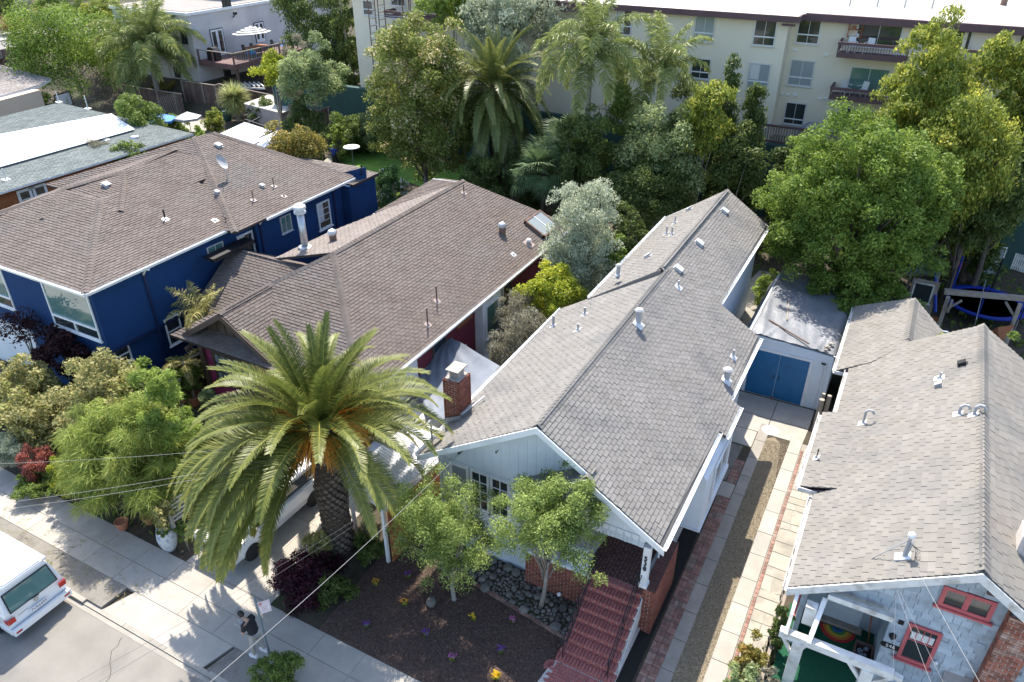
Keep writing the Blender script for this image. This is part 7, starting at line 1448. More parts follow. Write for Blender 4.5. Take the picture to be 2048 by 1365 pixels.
b = MB(); b.lathe((-9.9, 13.1, .0), [(0, 0), (.14, .02), (.17, .13), (.12, .25), (0, .28)], 14); tag(b.build('stone_ball', M['stone']), 'round grey stone ball on the mulch under the left front tree', 'stone ball')
b = MB(); q = at(1118, 1192, .15); b.lathe(q, [(0, 0), (.06, .03), (.07, .08), (.04, .13), (0, .14)], 10); tag(b.build('garden_lamp', M['whiteroof']), 'small white globe resting on the river stones by the brick wall', 'garden lamp')
# slatted white fence by the carport and low slat gate near the pots
FG = thing('slat_gate', 'white horizontal slat gate between the urn and the white pickup', 'gate', (-19.0, 11.6, 0)); q0, q1 = at(346, 1050, .1), at(388, 1020, .1)
for k in range(6): b = MB(); b.beam(q0+(0, 0, .12+k*.17), q1+(0, 0, .12+k*.17), .03, .09); b.build('slat', M['white'], FG)
for q in (q0, q1): b = MB(); b.box((q[0]-.05, q[1]-.05, -.1), (q[0]+.05, q[1]+.05, 1.15)); b.build('post', M['white_old'], FG)
b = MB(); c = (-26.2, 12.2); 
fence('dark plank gate at the start of the side passage by the pots', [tuple(at(360, 790, 0)), tuple(at(425, 830, 0))][:0] or [(-27.0, 15.2, 0), (-25.0, 16.9, 0)], 1.5)
# ---------------- people ----------------
def skin_mesh(verts, edges, radii, m, name, parent, sub=2, root=0):
    me = bpy.data.meshes.new(name); me.from_pydata([tuple(v) for v in verts], edges, []); me.materials.append(m); o = bpy.data.objects.new(name, me); C.objects.link(o)
    s = o.modifiers.new('s', 'SKIN'); s.use_smooth_shade = True
    for i, r in enumerate(radii): rr = r if hasattr(r, '__len__') else (r, r); me.skin_vertices[0].data[i].radius = rr
    me.skin_vertices[0].data[root].use_root = True; d = o.modifiers.new('u', 'SUBSURF'); d.levels = sub; d.render_levels = sub
    o.parent = parent; return o
def person(loc, rz, label, top, legs, bare=True, hold=False, cap=None, sc_=1.0, bend=.0):
    P = thing('person', label, 'person', loc, None, rz); P.scale = (sc_,)*3
    # faces +x; y to the left
    tx_ = .10*bend
    J = dict(pel=(0, 0, .93), wst=(.01, 0, 1.08), ch=(.02+tx_, 0, 1.28), nk=(.05+tx_*1.6, 0, 1.45), hd0=(.09+tx_*2, 0, 1.52), shL=(.02+tx_*1.3, .19, 1.38), shR=(.02+tx_*1.3, -.19, 1.38),
             elL=(.06+tx_, .26, 1.12), elR=(.06+tx_, -.26, 1.12), wrL=(.30, .13, 1.08), wrR=(.30, -.13, 1.08), hpL=(0, .10, .90), hpR=(0, -.10, .90), knL=(.05, .13, .50), knR=(-.02, -.13, .50), anL=(.06, .14, .09), anR=(-.10, -.14, .09))
    if not hold: J['elL'] = (.0, .27, 1.12); J['elR'] = (.0, -.27, 1.12); J['wrL'] = (.12, .25, .92); J['wrR'] = (.12, -.25, .92)
    N_ = list(J); ix = {k: i for i, k in enumerate(N_)}
    E_ = [('pel', 'wst'), ('wst', 'ch'), ('ch', 'nk'), ('nk', 'hd0'), ('ch', 'shL'), ('ch', 'shR'), ('shL', 'elL'), ('shR', 'elR'), ('elL', 'wrL'), ('elR', 'wrR'), ('pel', 'hpL'), ('pel', 'hpR'), ('hpL', 'knL'), ('hpR', 'knR'), ('knL', 'anL'), ('knR', 'anR')]
    Rd = dict(pel=(.09, .09), wst=(.08, .08), ch=(.09, .09), nk=.055, hd0=.055, shL=.05, shR=.05, elL=.043, elR=.043, wrL=.028, wrR=.028, hpL=.09, hpR=.09, knL=.058, knR=.058, anL=.04, anR=.04)
    skin_mesh([J[k] for k in N_], [(ix[a], ix[b_]) for a, b_ in E_], [Rd[k] for k in N_], M['skin'], 'body', P)
    # clothing shells
    def sub(keys, edges, rad, m, nm): ii = {k: i for i, k in enumerate(keys)}; return skin_mesh([keys[k] for k in keys], [(ii[a], ii[b_]) for a, b_ in edges], [rad[k] for k in keys], m, nm, P)
    mid = lambda a, b_, t: tuple(np.array(J[a])*(1-t)+np.array(J[b_])*t)
    sub(dict(a=mid('pel', 'wst', -.35), w=J['wst'], c=J['ch'], n=mid('ch', 'nk', .62), sL=J['shL'], sR=J['shR'], eL=mid('shL', 'elL', .72), eR=mid('shR', 'elR', .72)), [('a', 'w'), ('w', 'c'), ('c', 'n'), ('c', 'sL'), ('c', 'sR'), ('sL', 'eL'), ('sR', 'eR')], dict(a=(.17, .15), w=(.165, .145), c=(.18, .155), n=.085, sL=.085, sR=.085, eL=.075, eR=.075), top, 'shirt')
    sub(dict(p=J['pel'], L=J['hpL'], R=J['hpR'], kL=J['knL'], kR=J['knR'], aL=mid('knL', 'anL', .88), aR=mid('knR', 'anR', .88)), [('p', 'L'), ('p', 'R'), ('L', 'kL'), ('R', 'kR'), ('kL', 'aL'), ('kR', 'aR')], dict(p=(.155, .125), L=.108, R=.108, kL=.078, kR=.078, aL=.062, aR=.062), legs, 'trousers')
    for s, a in ((1, J['anL']), (-1, J['anR'])):
        b = MB(); yy = a[1]; x = a[0]; b.prism([(x-.09, yy-.045, 0), (x+.12, yy-.05, 0), (x+.19, yy-.02, 0), (x+.19, yy+.02, 0), (x+.12, yy+.05, 0), (x-.09, yy+.045, 0)], (0, 0, .06)); b.prism([(x-.08, yy-.04, .06), (x+.08, yy-.045, .06), (x+.08, yy+.045, .06), (x-.08, yy+.04, .06)], (0, 0, .05)); b.build('shoe', M['shoe'], P, world=False)
    # head
    hc = np.array(J['hd0'])+np.array((.045+.03*bend, 0, .09)); b = MB(); vs = []; n1, n2 = 10, 14; tl = .55*bend+.05
    def hp(d): x, y, z = d; r = np.array((.098*x, .076*y, .118*z)); 
    def hpt(th, ph, k=1.0):
        x, y, z = math.sin(th)*math.cos(ph), math.sin(th)*math.sin(ph), math.cos(th); sx = .098+(.012 if z < 0 and x > 0 else 0); v = np.array((sx*x*k, .078*y*k*(1-.18*max(0, -z)), .118*z*k)); ct, st_ = math.cos(tl), math.sin(tl)
        return hc+np.array((v[0]*ct+v[2]*st_, v[1], -v[0]*st_+v[2]*ct))
    for i in range(n1+1):
        for k in range(n2): vs.append(hpt(math.pi*i/n1, 2*math.pi*k/n2))
    b.add(vs, [(i*n2+k, i*n2+(k+1) % n2, (i+1)*n2+(k+1) % n2, (i+1)*n2+k) for i in range(n1) for k in range(n2)]); hd = b.build('head', M['skin'], P, smooth=True, world=False)
    b = MB(); nb_, nt_, nm_ = hpt(1.62, 0, 1.0), hpt(1.5, 0, .98), hpt(1.85, 0, 1.22); b.tube([nt_, nm_], [.01, .016], 6); b.build('nose', M['skin'], hd)
    for s in (-1, 1): b = MB(); q = hpt(1.48, s*.42, 1.0); b.tube([q, q+(hpt(1.48, s*.42, 1.06)-q)], .011, 6); b.build('eye', M['hair'], hd); b = MB(); q = hpt(1.6, s*1.6, 1.0); b.tube([q-(0, 0, .025), q+(0, s*.012, 0), q+(0, 0, .025)], [.008, .016, .01], 6); b.build('ear', M['skin'], hd)
    b = MB(); q0, q1 = hpt(2.15, -.22, 1.01), hpt(2.15, .22, 1.01); b.tube([q0, q1], .006, 5); b.build('mouth', M['redtrim'], hd)
    b = MB(); vs = []; m1 = 7
    for i in range(m1+1):
        for k in range(n2):
            ph = 2*math.pi*k/n2; tmax = 1.05 if math.cos(ph) > .35 else 2.05; vs.append(hpt(tmax*i/m1, ph, 1.1))
    b.add(vs, [(i*n2+k, i*n2+(k+1) % n2, (i+1)*n2+(k+1) % n2, (i+1)*n2+k) for i in range(m1) for k in range(n2)]); b.build('hair' if not cap else 'cap', M['hair'] if not cap else cap, P, smooth=True, world=False)
    # hands: palm with five fingers
    for s, wk, ek in ((1, 'wrL', 'elL'), (-1, 'wrR', 'elR')):
        w_ = np.array(J[wk]); d = unit(w_-np.array(J[ek])); 
        if hold: d = unit(d+np.array((.2, -s*.5, .1)))
        side = unit(np.cross(d, (0, 0, 1)))*1.0; pm = w_+d*.05; V2 = [w_, w_+d*.035, w_+d*.08]; E2 = [(0, 1), (1, 2)]; R2_ = [.026, (.032, .018), (.034, .016)]
        dn = np.array((0, 0, -1.)) if not hold else np.array((0, 0, -.5))
        for k, (off, ln) in enumerate(((-.027, .062), (-.009, .072), (.009, .068), (.026, .054))):
            b0 = len(V2); V2 += [w_+d*.085+side*off, w_+d*(.085+ln*.5)+side*off+dn*.008, w_+d*(.085+ln*.85)+side*off+dn*.028]; E2 += [(2, b0), (b0, b0+1), (b0+1, b0+2)]; R2_ += [.009, .0085, .007]
        b0 = len(V2); ts = side*s*(1 if hold else -1); V2 += [w_+d*.04+ts*.035, w_+d*.075+ts*.05+dn*-.01]; E2 += [(1, b0), (b0, b0+1)]; R2_ += [.011, .009]
        skin_mesh(V2, E2, R2_, M['skin'], 'hand', P, 1)
    return P
pz = math.atan2(-.15, -1)
pr = person((-13.42, 9.2, .0), pz, 'person in black t-shirt and pale grey trousers looking down at a handheld controller', M['blackcloth'], M['greycloth'], hold=True, bend=.75, sc_=1.0)
RC = thing('controller', 'small grey handheld remote controller with two antennas held by the person in black', 'controller', tuple(Vector((-13.42, 9.2, 0))+Matrix.Rotation(pz, 3, 'Z') @ Vector((.42, 0, 1.10))), None, pz)
b = MB(); b.slab([(-.05, -.09, 0), (.04, -.08, 0), (.04, .08, 0), (-.05, .09, 0)], .035); b.build('case', M['ventgrey'], RC, world=False)
for s in (-.05, .05): b = MB(); b.tube([(.04, s, .03), (.14, s*1.6, .08)], .008, 6); b.build('antenna', M['curtain'], RC, world=False)
pp_ = below(668, 308, 1.9, .85); person((pp_[0], pp_[1], .85), 1.9, 'person in a bright blue shirt with a pale cap walking beside the lawn', M['bluecloth'], M['blackcloth'], cap=M['canvas'])
# ---------------- overhead cables ----------------
def cable(p, q, sag, r=.012, m='cable', label='', grp=None):
    p = np.array(p, float); q = np.array(q, float); b = MB(); b.tube([p+(q-p)*t-np.array((0, 0, 4*sag*t*(1-t))) for t in np.linspace(0, 1, 22)], r*.45, 5)
    tag(b.build('power_cable', M[m]), label, 'cable', 'overhead service cables')
ins = (-10.25, 15.62, 4.15); ms = (-11.35, 15.6, 4.98)
def ext(a, px, py, z, k=1.6): a = np.array(a, float); q = at(px, py, z); return a+(q-a)*k
cable(ins, ext(ins, 406, 1361, 7.5, 1.3), .25, .014, 'cable', 'thick pale cable running from the grey house gable down past the sign post')
cable((ins[0], ins[1], ins[2]+.06), ext(ins, 121, 1365, 7.2, 1.3), .3, .008, 'cable_dark', 'upper of two thin dark cables crossing over the street'); cable((ins[0]-.05, ins[1], ins[2]-.05), ext(ins, 165, 1365, 7.2, 1.3), .3, .008, 'cable_dark', 'lower of two thin dark cables crossing over the street')
cable(ms, ext(ms, 0, 916, 7.0, 1.2), .35, .008, 'cable', 'topmost pale cable passing over the lime green shrub'); cable(ms, ext(ms, 0, 995, 6.8, 1.2), .35, .008, 'cable', 'second pale cable passing over the lime green shrub'); cable(ms, ext(ms, 0, 1004, 6.8, 1.2), .45, .008, 'cable', 'lowest pale cable passing over the lime green shrub')
bi = onY(1792, 1176, 15.44)
cable(bi, ext(bi, 1785, 1365, 4.2, 1.2), .0, .006, 'cable', 'thin near-vertical cable from the right house fascia'); cable(bi, ext(bi, 1862, 1365, 6.0, 1.2), .02, .008, 'cable', 'middle cable fanning down from the right house fascia'); cable(bi+(.06, 0, 0), ext(bi, 1886, 1365, 6.0, 1.2), .02, .006, 'cable', 'rightmost thin cable fanning down from the right house fascia')
q_ = np.array(onQ(2.5, 15.6)); cable(q_+(0, 0, .25), ext(q_, 1957, 1365, 6.8, 1.2), .02, .013, 'cable', 'thick pale cable leaving the roof mast of the right house')
# ---------------- palms ----------------
GA = 2.39996
FV = [frond_mesh(L_['palm'], L=4.3, e0=e, droop=dr, nl=135, ll=.50, lw=.029, seed=i, tip=t) for i, (e, dr, t) in enumerate(((82, 35, .1), (72, 62, .15), (62, 80, .2), (50, 92, .25), (38, 96, .32), (26, 92, .38), (14, 84, .45), (2, 74, .52), (-10, 66, .58), (-26, 52, .62)))]
specs = []; n = 104; rp = random.Random(8)
for i in range(n):
    f = i/n; k = min(9, int(f**1.0*10)); az = (i*GA) % (2*math.pi); rel = (math.degrees(az)+62+180) % 360-180
    if k >= 5 and -22 < rel < 50 and not (k > 7 and i % 4 == 0): continue
    if k >= 5 and 50 <= rel < 100 and not (k > 7 and i % 3 == 0): continue
    specs.append((FV[k], i*GA+rp.uniform(-.12, .12), (.78+.24*min(1, f*2.2))*rp.uniform(.93, 1.05)*(1.0 if k < 8 else .9), rp.uniform(-.06, .06)))
for i in range(24): specs.append((FV[5+i % 5], math.radians(-158+i*3.0+rp.uniform(-3, 3)), rp.uniform(1.02, 1.2), rp.uniform(-.05, .05)))
for i in range(3): specs.append((FV[6+i], math.radians(-30+i*14), rp.uniform(.85, 1.0), 0))
for i in range(14): specs.append((FV[6+i % 3], math.radians(-142+i*4.4), rp.uniform(1.12, 1.26), 0))
pbase = np.array((-14.0, 13.65, 0)); ptop = np.array((-14.0, 13.6, 5.15))
PALM = palm('palm_tree', 'great canary date palm with arching fronds and orange fruit stalks in the front yard', pbase, ptop, (.47, .44), specs, trunkmat='palmtrunk')
bt = Pieces('leaf_base', M['boot'], PALM, 300, 'leaf_base_field'); BOOT = ([(-.5, 0, -.35), (.5, 0, -.35), (.42, .5, .15), (-.42, .5, .15), (0, .35, .5), (-.3, .0, .4), (.3, 0, .4), (0, 0, -.6)], [(0, 1, 2, 3), (3, 2, 4), (0, 3, 4, 5), (1, 6, 4, 2), (0, 7, 1), (5, 4, 6)])
for i in range(430):
    z = .12+i*.0118; a = i*GA; r_ = .46+.03*math.sin(z*3) if z < 4.2 else .46+(z-4.2)*.12; c = (pbase[0]+r_*math.cos(a), pbase[1]+r_*math.sin(a), z)
    o_ = Vector((math.cos(a), math.sin(a), .35)).normalized(); t_ = Vector((-math.sin(a), math.cos(a), 0)); u_ = t_.cross(o_)*-1
    if u_.z < 0: u_ = -u_
    bt.add('b', frame(c, t_, o_, u_, .17*rp.uniform(.85, 1.15), .12*rp.uniform(.7, 1.5), .14), BOOT)
bt.finish()
for k in range(17):
    a = k*.3696-1.2+rp.uniform(-.15, .15); V = []; T = []
    rr_ = random.Random(k)
    for j in range(84):
        sp = rr_.uniform(-.30, .30); l = rr_.uniform(.75, 1.35); a2 = a+sp; el = rr_.uniform(-.55, .45); s0 = ptop+np.array((math.cos(a)*.45, math.sin(a)*.45, .10+.35*(k % 2)))
        d = np.array((math.cos(a2)*math.cos(el), math.sin(a2)*math.cos(el), math.sin(el))); m = s0+d*l*.6; e = m+unit(d+np.array((0, 0, -.7)))*l*.45; w_ = unit(np.cross(d, (0, 0, 1)))*.010; w2 = np.array((0, 0, .009))
        for ww in (w_, w2): V += [s0-ww, s0+ww, m+ww, m-ww, m-ww, m+ww, e+ww*.6, e-ww*.6]; T += [0, 0]
    link('fruit_stalk', quadmesh(np.array(V), M['orange'], T), PALM)
FV2 = [frond_mesh(L_['palm2'], L=3.9, e0=e, droop=dr, nl=64, ll=.46, lw=.055, seed=20+i, tip=t) for i, (e, dr, t) in enumerate(((80, 45, .3), (62, 75, .3), (42, 95, .2), (20, 100, .15), (-2, 85, .1), (-30, 55, .1), (-50, 36, .15)))]
specs = [(FV2[min(6, int((i/100)**.9*7))], i*GA, random.uniform(.88, 1.1)*(1.3 if i > 62 else 1.08), 0) for i in range(110)]
c2 = onY(990, 175, 43.5); palm('palm_tree', 'dense date palm with a skirt of hanging fronds right of the bronze tree', (c2[0], 43.5, .85), (c2[0], 43.5, c2[2]), (.42, .42), specs, trunkmat='palmtrunk')
QV = [frond_mesh(L_['queen'], L=3.9, e0=e, droop=dr, nl=120, ll=.85, lw=.05, kind='queen', seed=40+i, tip=.45) for i, (e, dr) in enumerate(((84, 50), (70, 95), (52, 115), (34, 118), (12, 100), (-15, 70)))]
def queen(px, py, Y, zb, bpx, bpy, nf, sc_, label, ln=1.0, tm='bark', tr=.17, wts=None):
    c = onY(px, py, Y); bs = at(bpx, bpy, zb) if bpx else np.array((c[0], Y, zb)); bs = np.array((bs[0] if bpx else c[0], Y, zb)); r_ = random.Random(px)
    return palm('palm_tree', label, bs, c, (tr, tr*.8), [(QV[min(5, int((i/nf)*6))], i*GA+r_.uniform(-.2, .2), sc_*r_.uniform(.85, 1.1), 0) for i in range(nf)], trunkmat=tm)
queen(1182, 105, 42.5, .85, None, None, 26, 1.05, 'tall feathery queen palm standing in front of the left apartment windows')
queen(1322, 150, 45, .85, None, None, 17, 1.0, 'smaller feathery palm before the cream wall, right of the tall one')
queen(296, 100, 50, 2.0, None, None, 34, 1.42, 'large yellowing queen palm beside the pale grey house at the upper left', tr=.26)
DF = frond_mesh(leafmat('dead_frond_leaf', (.25, .21, .16), (.5, .44, .36)), L=2.4, e0=0, droop=90, nl=45, ll=.5, lw=.05, kind='queen', seed=77)
def dead(px, py, Y, az, label): o = bpy.data.objects.new('dead_frond', DF); C.objects.link(o); o.location = tuple(onY(px, py, Y)); o.rotation_euler = (0, 0, az); tag(o, label, 'dead palm frond')
dead(1180, 212, 42.3, .2, 'dry grey palm frond hanging from the tall queen palm'); dead(296, 128, 49.8, 2.9, 'dry grey palm frond hanging left of the yellowing palm trunk')
YV = [frond_mesh(L_['queen_y'], L=1.9, e0=e, droop=dr, nl=55, ll=.42, lw=.035, kind='queen', seed=60+i, tip=.5) for i, (e, dr) in enumerate(((78, 60), (50, 100), (20, 90)))]
palm('palm_tree', 'small pale yellow palm squeezed between the navy wall and the brown gable', (-25.6, 19.2, 0), (-25.6, 19.2, 3.35), (.1, .08), [(YV[i % 3], i*GA, random.uniform(.8, 1.1), 0) for i in range(13)])
palm('palm_tree', 'small drooping yellow palm just below the brown gable end', (-25.0, 17.3, 0), (-25.1, 17.3, 2.1), (.08, .07), [(YV[1+i % 2], i*GA, random.uniform(.5, .7), 0) for i in range(8)])
# fan palms
def fan_mesh(lm, n=34, L=1.0, pet=.8, seed=0, w_=.05):
    r = random.Random(seed); V = []; T = []; c = np.array((pet*.9, 0, pet*.45)); V += [(0, -.012, 0), (0, .012, 0), tuple(c+(0, .01, 0)), tuple(c-(0, .01, 0))]; T += [.6]
    for i in range(n):
        a = math.radians(-125+250*i/(n-1)); l = L*(.72+.28*math.cos(a*.6))*r.uniform(.92, 1.05); d = np.array((math.cos(a)*.85, math.sin(a), .30*math.cos(a)-.05)); d /= np.linalg.norm(d); m = c+d*l*.62; e = m+unit(d+np.array((0, 0, -.55)))*l*.38; w = unit(np.cross(d, (0, 0, 1)))*w_*.5
        V += [c-w*.2, c+w*.2, m+w, m-w, m-w, m+w, e+w*.1, e-w*.1]; t = r.random()*.6+.2; T += [t, t]
    return quadmesh(np.array(V, dtype=float), L_[lm], T)
FM = [fan_mesh('fan', seed=i) for i in range(3)]
def fanpalm(px, py, Y, zb, n_, s, label, group=None):
    c = onY(px, py, Y); r_ = random.Random(px); palm('fan_palm', label, (c[0], Y, zb), c, (.16, .15), [(FM[i % 3], i*GA, s*r_.uniform(.8, 1.15), -r_.uniform(-.9, .8)) for i in range(n_)], trunkmat='bark_dark', cat='fan palm', group=group)
fanpalm(1140, 292, 41.5, .8, 34, 1.25, 'blue-green fan palm beside the skirted date palm, the upper one'); fanpalm(1088, 345, 40, .6, 40, 1.35, 'blue-green fan palm behind the roof of the magenta house, the lower one')
# ---------------- trees and shrubs: a crown seen about (px, py), at depth Y ----------------
def tree(nm, label, px, py, Y, rx, rz, lm, zb=None, ry=None, bx=None, cat='tree', size=.11, bark='bark', full=None, **k):
    c = onY(px, py, Y); d = depth(c)/FPX; RX, RZ = rx*d, rz*d/.92; RY = (ry*d if ry else RX*.92); zb_ = hz(c[0], Y) if zb is None else zb; size *= .82 if Y > 26 else 1
    if full is None: full = cat == 'bush' or nm in ('conifer', 'cypress_tree', 'acacia_tree', 'camphor_tree', 'ficus_tree')
    if full and c[2]-RZ > zb_+.2: t_ = c[2]+RZ; h_ = (t_-zb_)/2; c = np.array((c[0], c[1], t_-h_)); RZ = h_; k.setdefault('low', -.95); k['nclump'] = int(k.get('nclump', 60)*min(1.7, h_*d/(rz*d*d/.92+1e-6)) if False else k.get('nclump', 60)*1.25)
    bx_ = onY(bx, py, Y)[0] if bx else c[0]; return plant(nm, label, cat, (bx_, Y, zb_), c, (RX, RY, RZ), lm, bark, size=size, **k)
tree('camphor_tree', 'broad bright green tree beside the upper road at the left', 145, 118, 48.5, 122, 98, 'ficus', size=.16, zb=2, nclump=110, cl=.26, maxn=30000, cov=2.6)
tree('bush', 'bushy green shrub behind the fence in front of the yellowing palm', 272, 226, 38, 56, 34, 'green', cat='bush', size=.12, nclump=40)
tree('conifer', 'large dark green conifer mass left of the scaffold', 628, 30, 57, 82, 100, 'dark', size=.16, nclump=120, cl=.24, cov=2.8, zb=1, elong=(0, 0, 1.5), maxn=30000); tree('conifer', 'dark conifer column just left of the scaffold', 700, 55, 56, 42, 82, 'dark', size=.15, nclump=70, cl=.3, cov=2.6, zb=1, elong=(0, 0, 1.5))
tree('bush', 'golden yellow shrub behind the spiky yucca', 548, 142, 44, 38, 36, 'yellow', full=False, zb=.9, low=-.9, cat='bush', size=.13, nclump=36, cl=.34)
tree('olive_tree', 'round silvery green tree above the pinkish shed', 625, 162, 42, 66, 64, 'greygreen', size=.12, nclump=70, cl=.26)
tree('maple_tree', 'spreading amber green small tree between the pergola and the lawn', 592, 294, 32.5, 58, 46, 'orange', size=.11, nclump=60, cl=.28, inner=.3, stems=3, trunk=.07, cov=1.5)
tree('photinia_tree', 'big dense dome tree with bronze new leaves at the centre back', 843, 208, 41.5, 112, 150, 'photinia', size=.13, nclump=230, cl=.21, maxn=52000, cov=3.2, low=-.9, stems=3, trunk=.16)
tree('eucalyptus_tree', 'airy silver leaved tree behind the date palm at the top', 1022, 52, 49, 116, 100, 'silver', size=.12, nclump=190, cl=.2, inner=.3, cov=2.2, maxn=30000, elong=(0, 0, 1)); tree('eucalyptus_tree', 'smaller silver leaved tree lower behind the date palm', 1010, 130, 47, 60, 50, 'silver', size=.12, nclump=70, inner=.4, cov=1.3)
tree('tree', 'light green tree beside the scaffold at the top middle', 905, 22, 49.2, 66, 62, 'bright', size=.15, nclump=70, cl=.27); tree('tree', 'pale green young tree before the scaffold base', 785, 120, 48, 36, 50, 'greygreen', size=.13, nclump=40, inner=.3, cov=1.4)
tree('cypress_tree', 'slender dark cypress left of the apartment downpipe', 1450, 235, 45, 34, 118, 'dark', size=.12, nclump=110, cl=.5, elong=(0, 0, 2), cov=2.4, taper=.6); tree('cypress_tree', 'dark cypress beside the end of the patio fence', 1502, 258, 44.5, 38, 100, 'dark', size=.12, nclump=110, cl=.45, elong=(0, 0, 2), cov=2.4, taper=.5)
tree('cypress_tree', 'low dark cypress mass just behind the rear end of the grey roof', 1480, 330, 42.5, 60, 80, 'dark', size=.12, nclump=80, cl=.35, cov=2.4)
tree('tree', 'tall yellow-green tree left of the dark cypresses', 1412, 262, 42.5, 48, 88, 'yellowgreen', size=.12, nclump=80, cl=.36, elong=(0, 0, 1.2)); tree('acacia_tree', 'grey-green wattle tree in front of the yellow-green one', 1322, 288, 41.5, 90, 76, 'greygreen', size=.12, nclump=110, cl=.26, cov=2.3, inner=.25)
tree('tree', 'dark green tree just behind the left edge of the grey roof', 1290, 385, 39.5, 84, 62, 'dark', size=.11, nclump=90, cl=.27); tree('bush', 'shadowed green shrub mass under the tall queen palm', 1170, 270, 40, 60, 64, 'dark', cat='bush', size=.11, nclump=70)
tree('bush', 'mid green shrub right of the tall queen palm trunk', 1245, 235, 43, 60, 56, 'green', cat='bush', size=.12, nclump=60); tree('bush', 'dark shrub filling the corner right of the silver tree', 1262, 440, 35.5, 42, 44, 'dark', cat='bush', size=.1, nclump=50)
tree('bush', 'bright green rhododendron bush behind the silver tree, right side', 1226, 478, 32, 32, 42, 'bright', cat='bush', size=.1, nclump=30, cl=.32)
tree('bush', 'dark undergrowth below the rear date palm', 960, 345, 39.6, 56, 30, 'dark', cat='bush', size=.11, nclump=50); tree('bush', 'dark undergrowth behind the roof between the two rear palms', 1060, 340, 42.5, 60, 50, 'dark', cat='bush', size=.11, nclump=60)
tree('silver_tree', 'pale silver leaved tree growing between the brown roof and the grey roof', 1164, 455, 31.5, 78, 100, 'silver', full=True, size=.08, nclump=220, cl=.24, inner=.3, cov=2.3, maxn=40000, elong=(0, 0, 1.6), zb=0)
tree('golden_bush', 'vivid yellow shrub between the brown roof and the grey roof', 1108, 572, 28.5, 72, 46, 'yellow', cat='bush', size=.09, nclump=60, cl=.25, cov=2.2, zb=0, trunk=.06)
for i, (px, py, Y, rx, rz, lb) in enumerate(((1035, 622, 27.2, 46, 40, 'grey-brown weeping shrub beside the white bay window'), (1058, 668, 25.4, 58, 42, 'wispy grey-olive shrub at the grey house gutter'), (1010, 690, 24.6, 44, 30, 'low grey-brown weeping shrub near the canvas awning'))):
    tree('weeping_bush', lb, px, py, Y, rx, rz, 'brush', cat='bush', size=.11, asp=.14, nclump=90, cl=.3, cov=1.9, elong=(1.0, -1.2, .3), zb=0, trunk=.05, inner=.4, spread=.9)
tree('ficus_tree', 'huge rounded bright green tree overhanging the tarp roof', 1712, 420, 37.5, 176, 168, 'ficus', full=False, size=.10, nclump=560, cl=.13, maxn=110000, cov=3.2, zb=0, ry=150, trunk=.3, low=-.7, bark='bark_dark', nlimb=14)
tree('ficus_tree', 'lower spreading part of the green trees beside the tarp roof', 1700, 590, 36, 104, 60, 'ficus', full=False, size=.1, nclump=130, cl=.2, maxn=30000, zb=0, low=-.9, cov=2.8)
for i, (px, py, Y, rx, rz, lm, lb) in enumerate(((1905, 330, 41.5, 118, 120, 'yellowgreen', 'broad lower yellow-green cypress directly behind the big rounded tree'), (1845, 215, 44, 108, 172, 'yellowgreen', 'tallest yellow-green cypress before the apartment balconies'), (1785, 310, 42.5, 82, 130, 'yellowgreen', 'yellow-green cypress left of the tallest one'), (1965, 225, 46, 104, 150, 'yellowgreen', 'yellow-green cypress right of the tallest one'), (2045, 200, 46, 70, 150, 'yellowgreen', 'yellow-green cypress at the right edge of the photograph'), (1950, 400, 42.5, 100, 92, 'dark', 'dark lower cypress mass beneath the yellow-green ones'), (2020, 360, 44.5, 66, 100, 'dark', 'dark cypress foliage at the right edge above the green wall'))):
    tree('cypress_tree', lb, px, py, Y, rx, rz, lm, size=.12, nclump=300, cl=.2, maxn=64000 if i < 4 else 34000, cov=3.0, elong=(0, 0, 2.2), bark='bark_dark', trunk=.2, taper=.08 if i < 5 else 0, full=0 < i < 5, low=-.95, jit=.05)
tree('camellia_bush', 'round glossy bush speckled with white flowers behind the navy house', 782, 376, 35.5, 42, 44, 'camellia', cat='bush', size=.09, nclump=60, cl=.26, zb=.3)
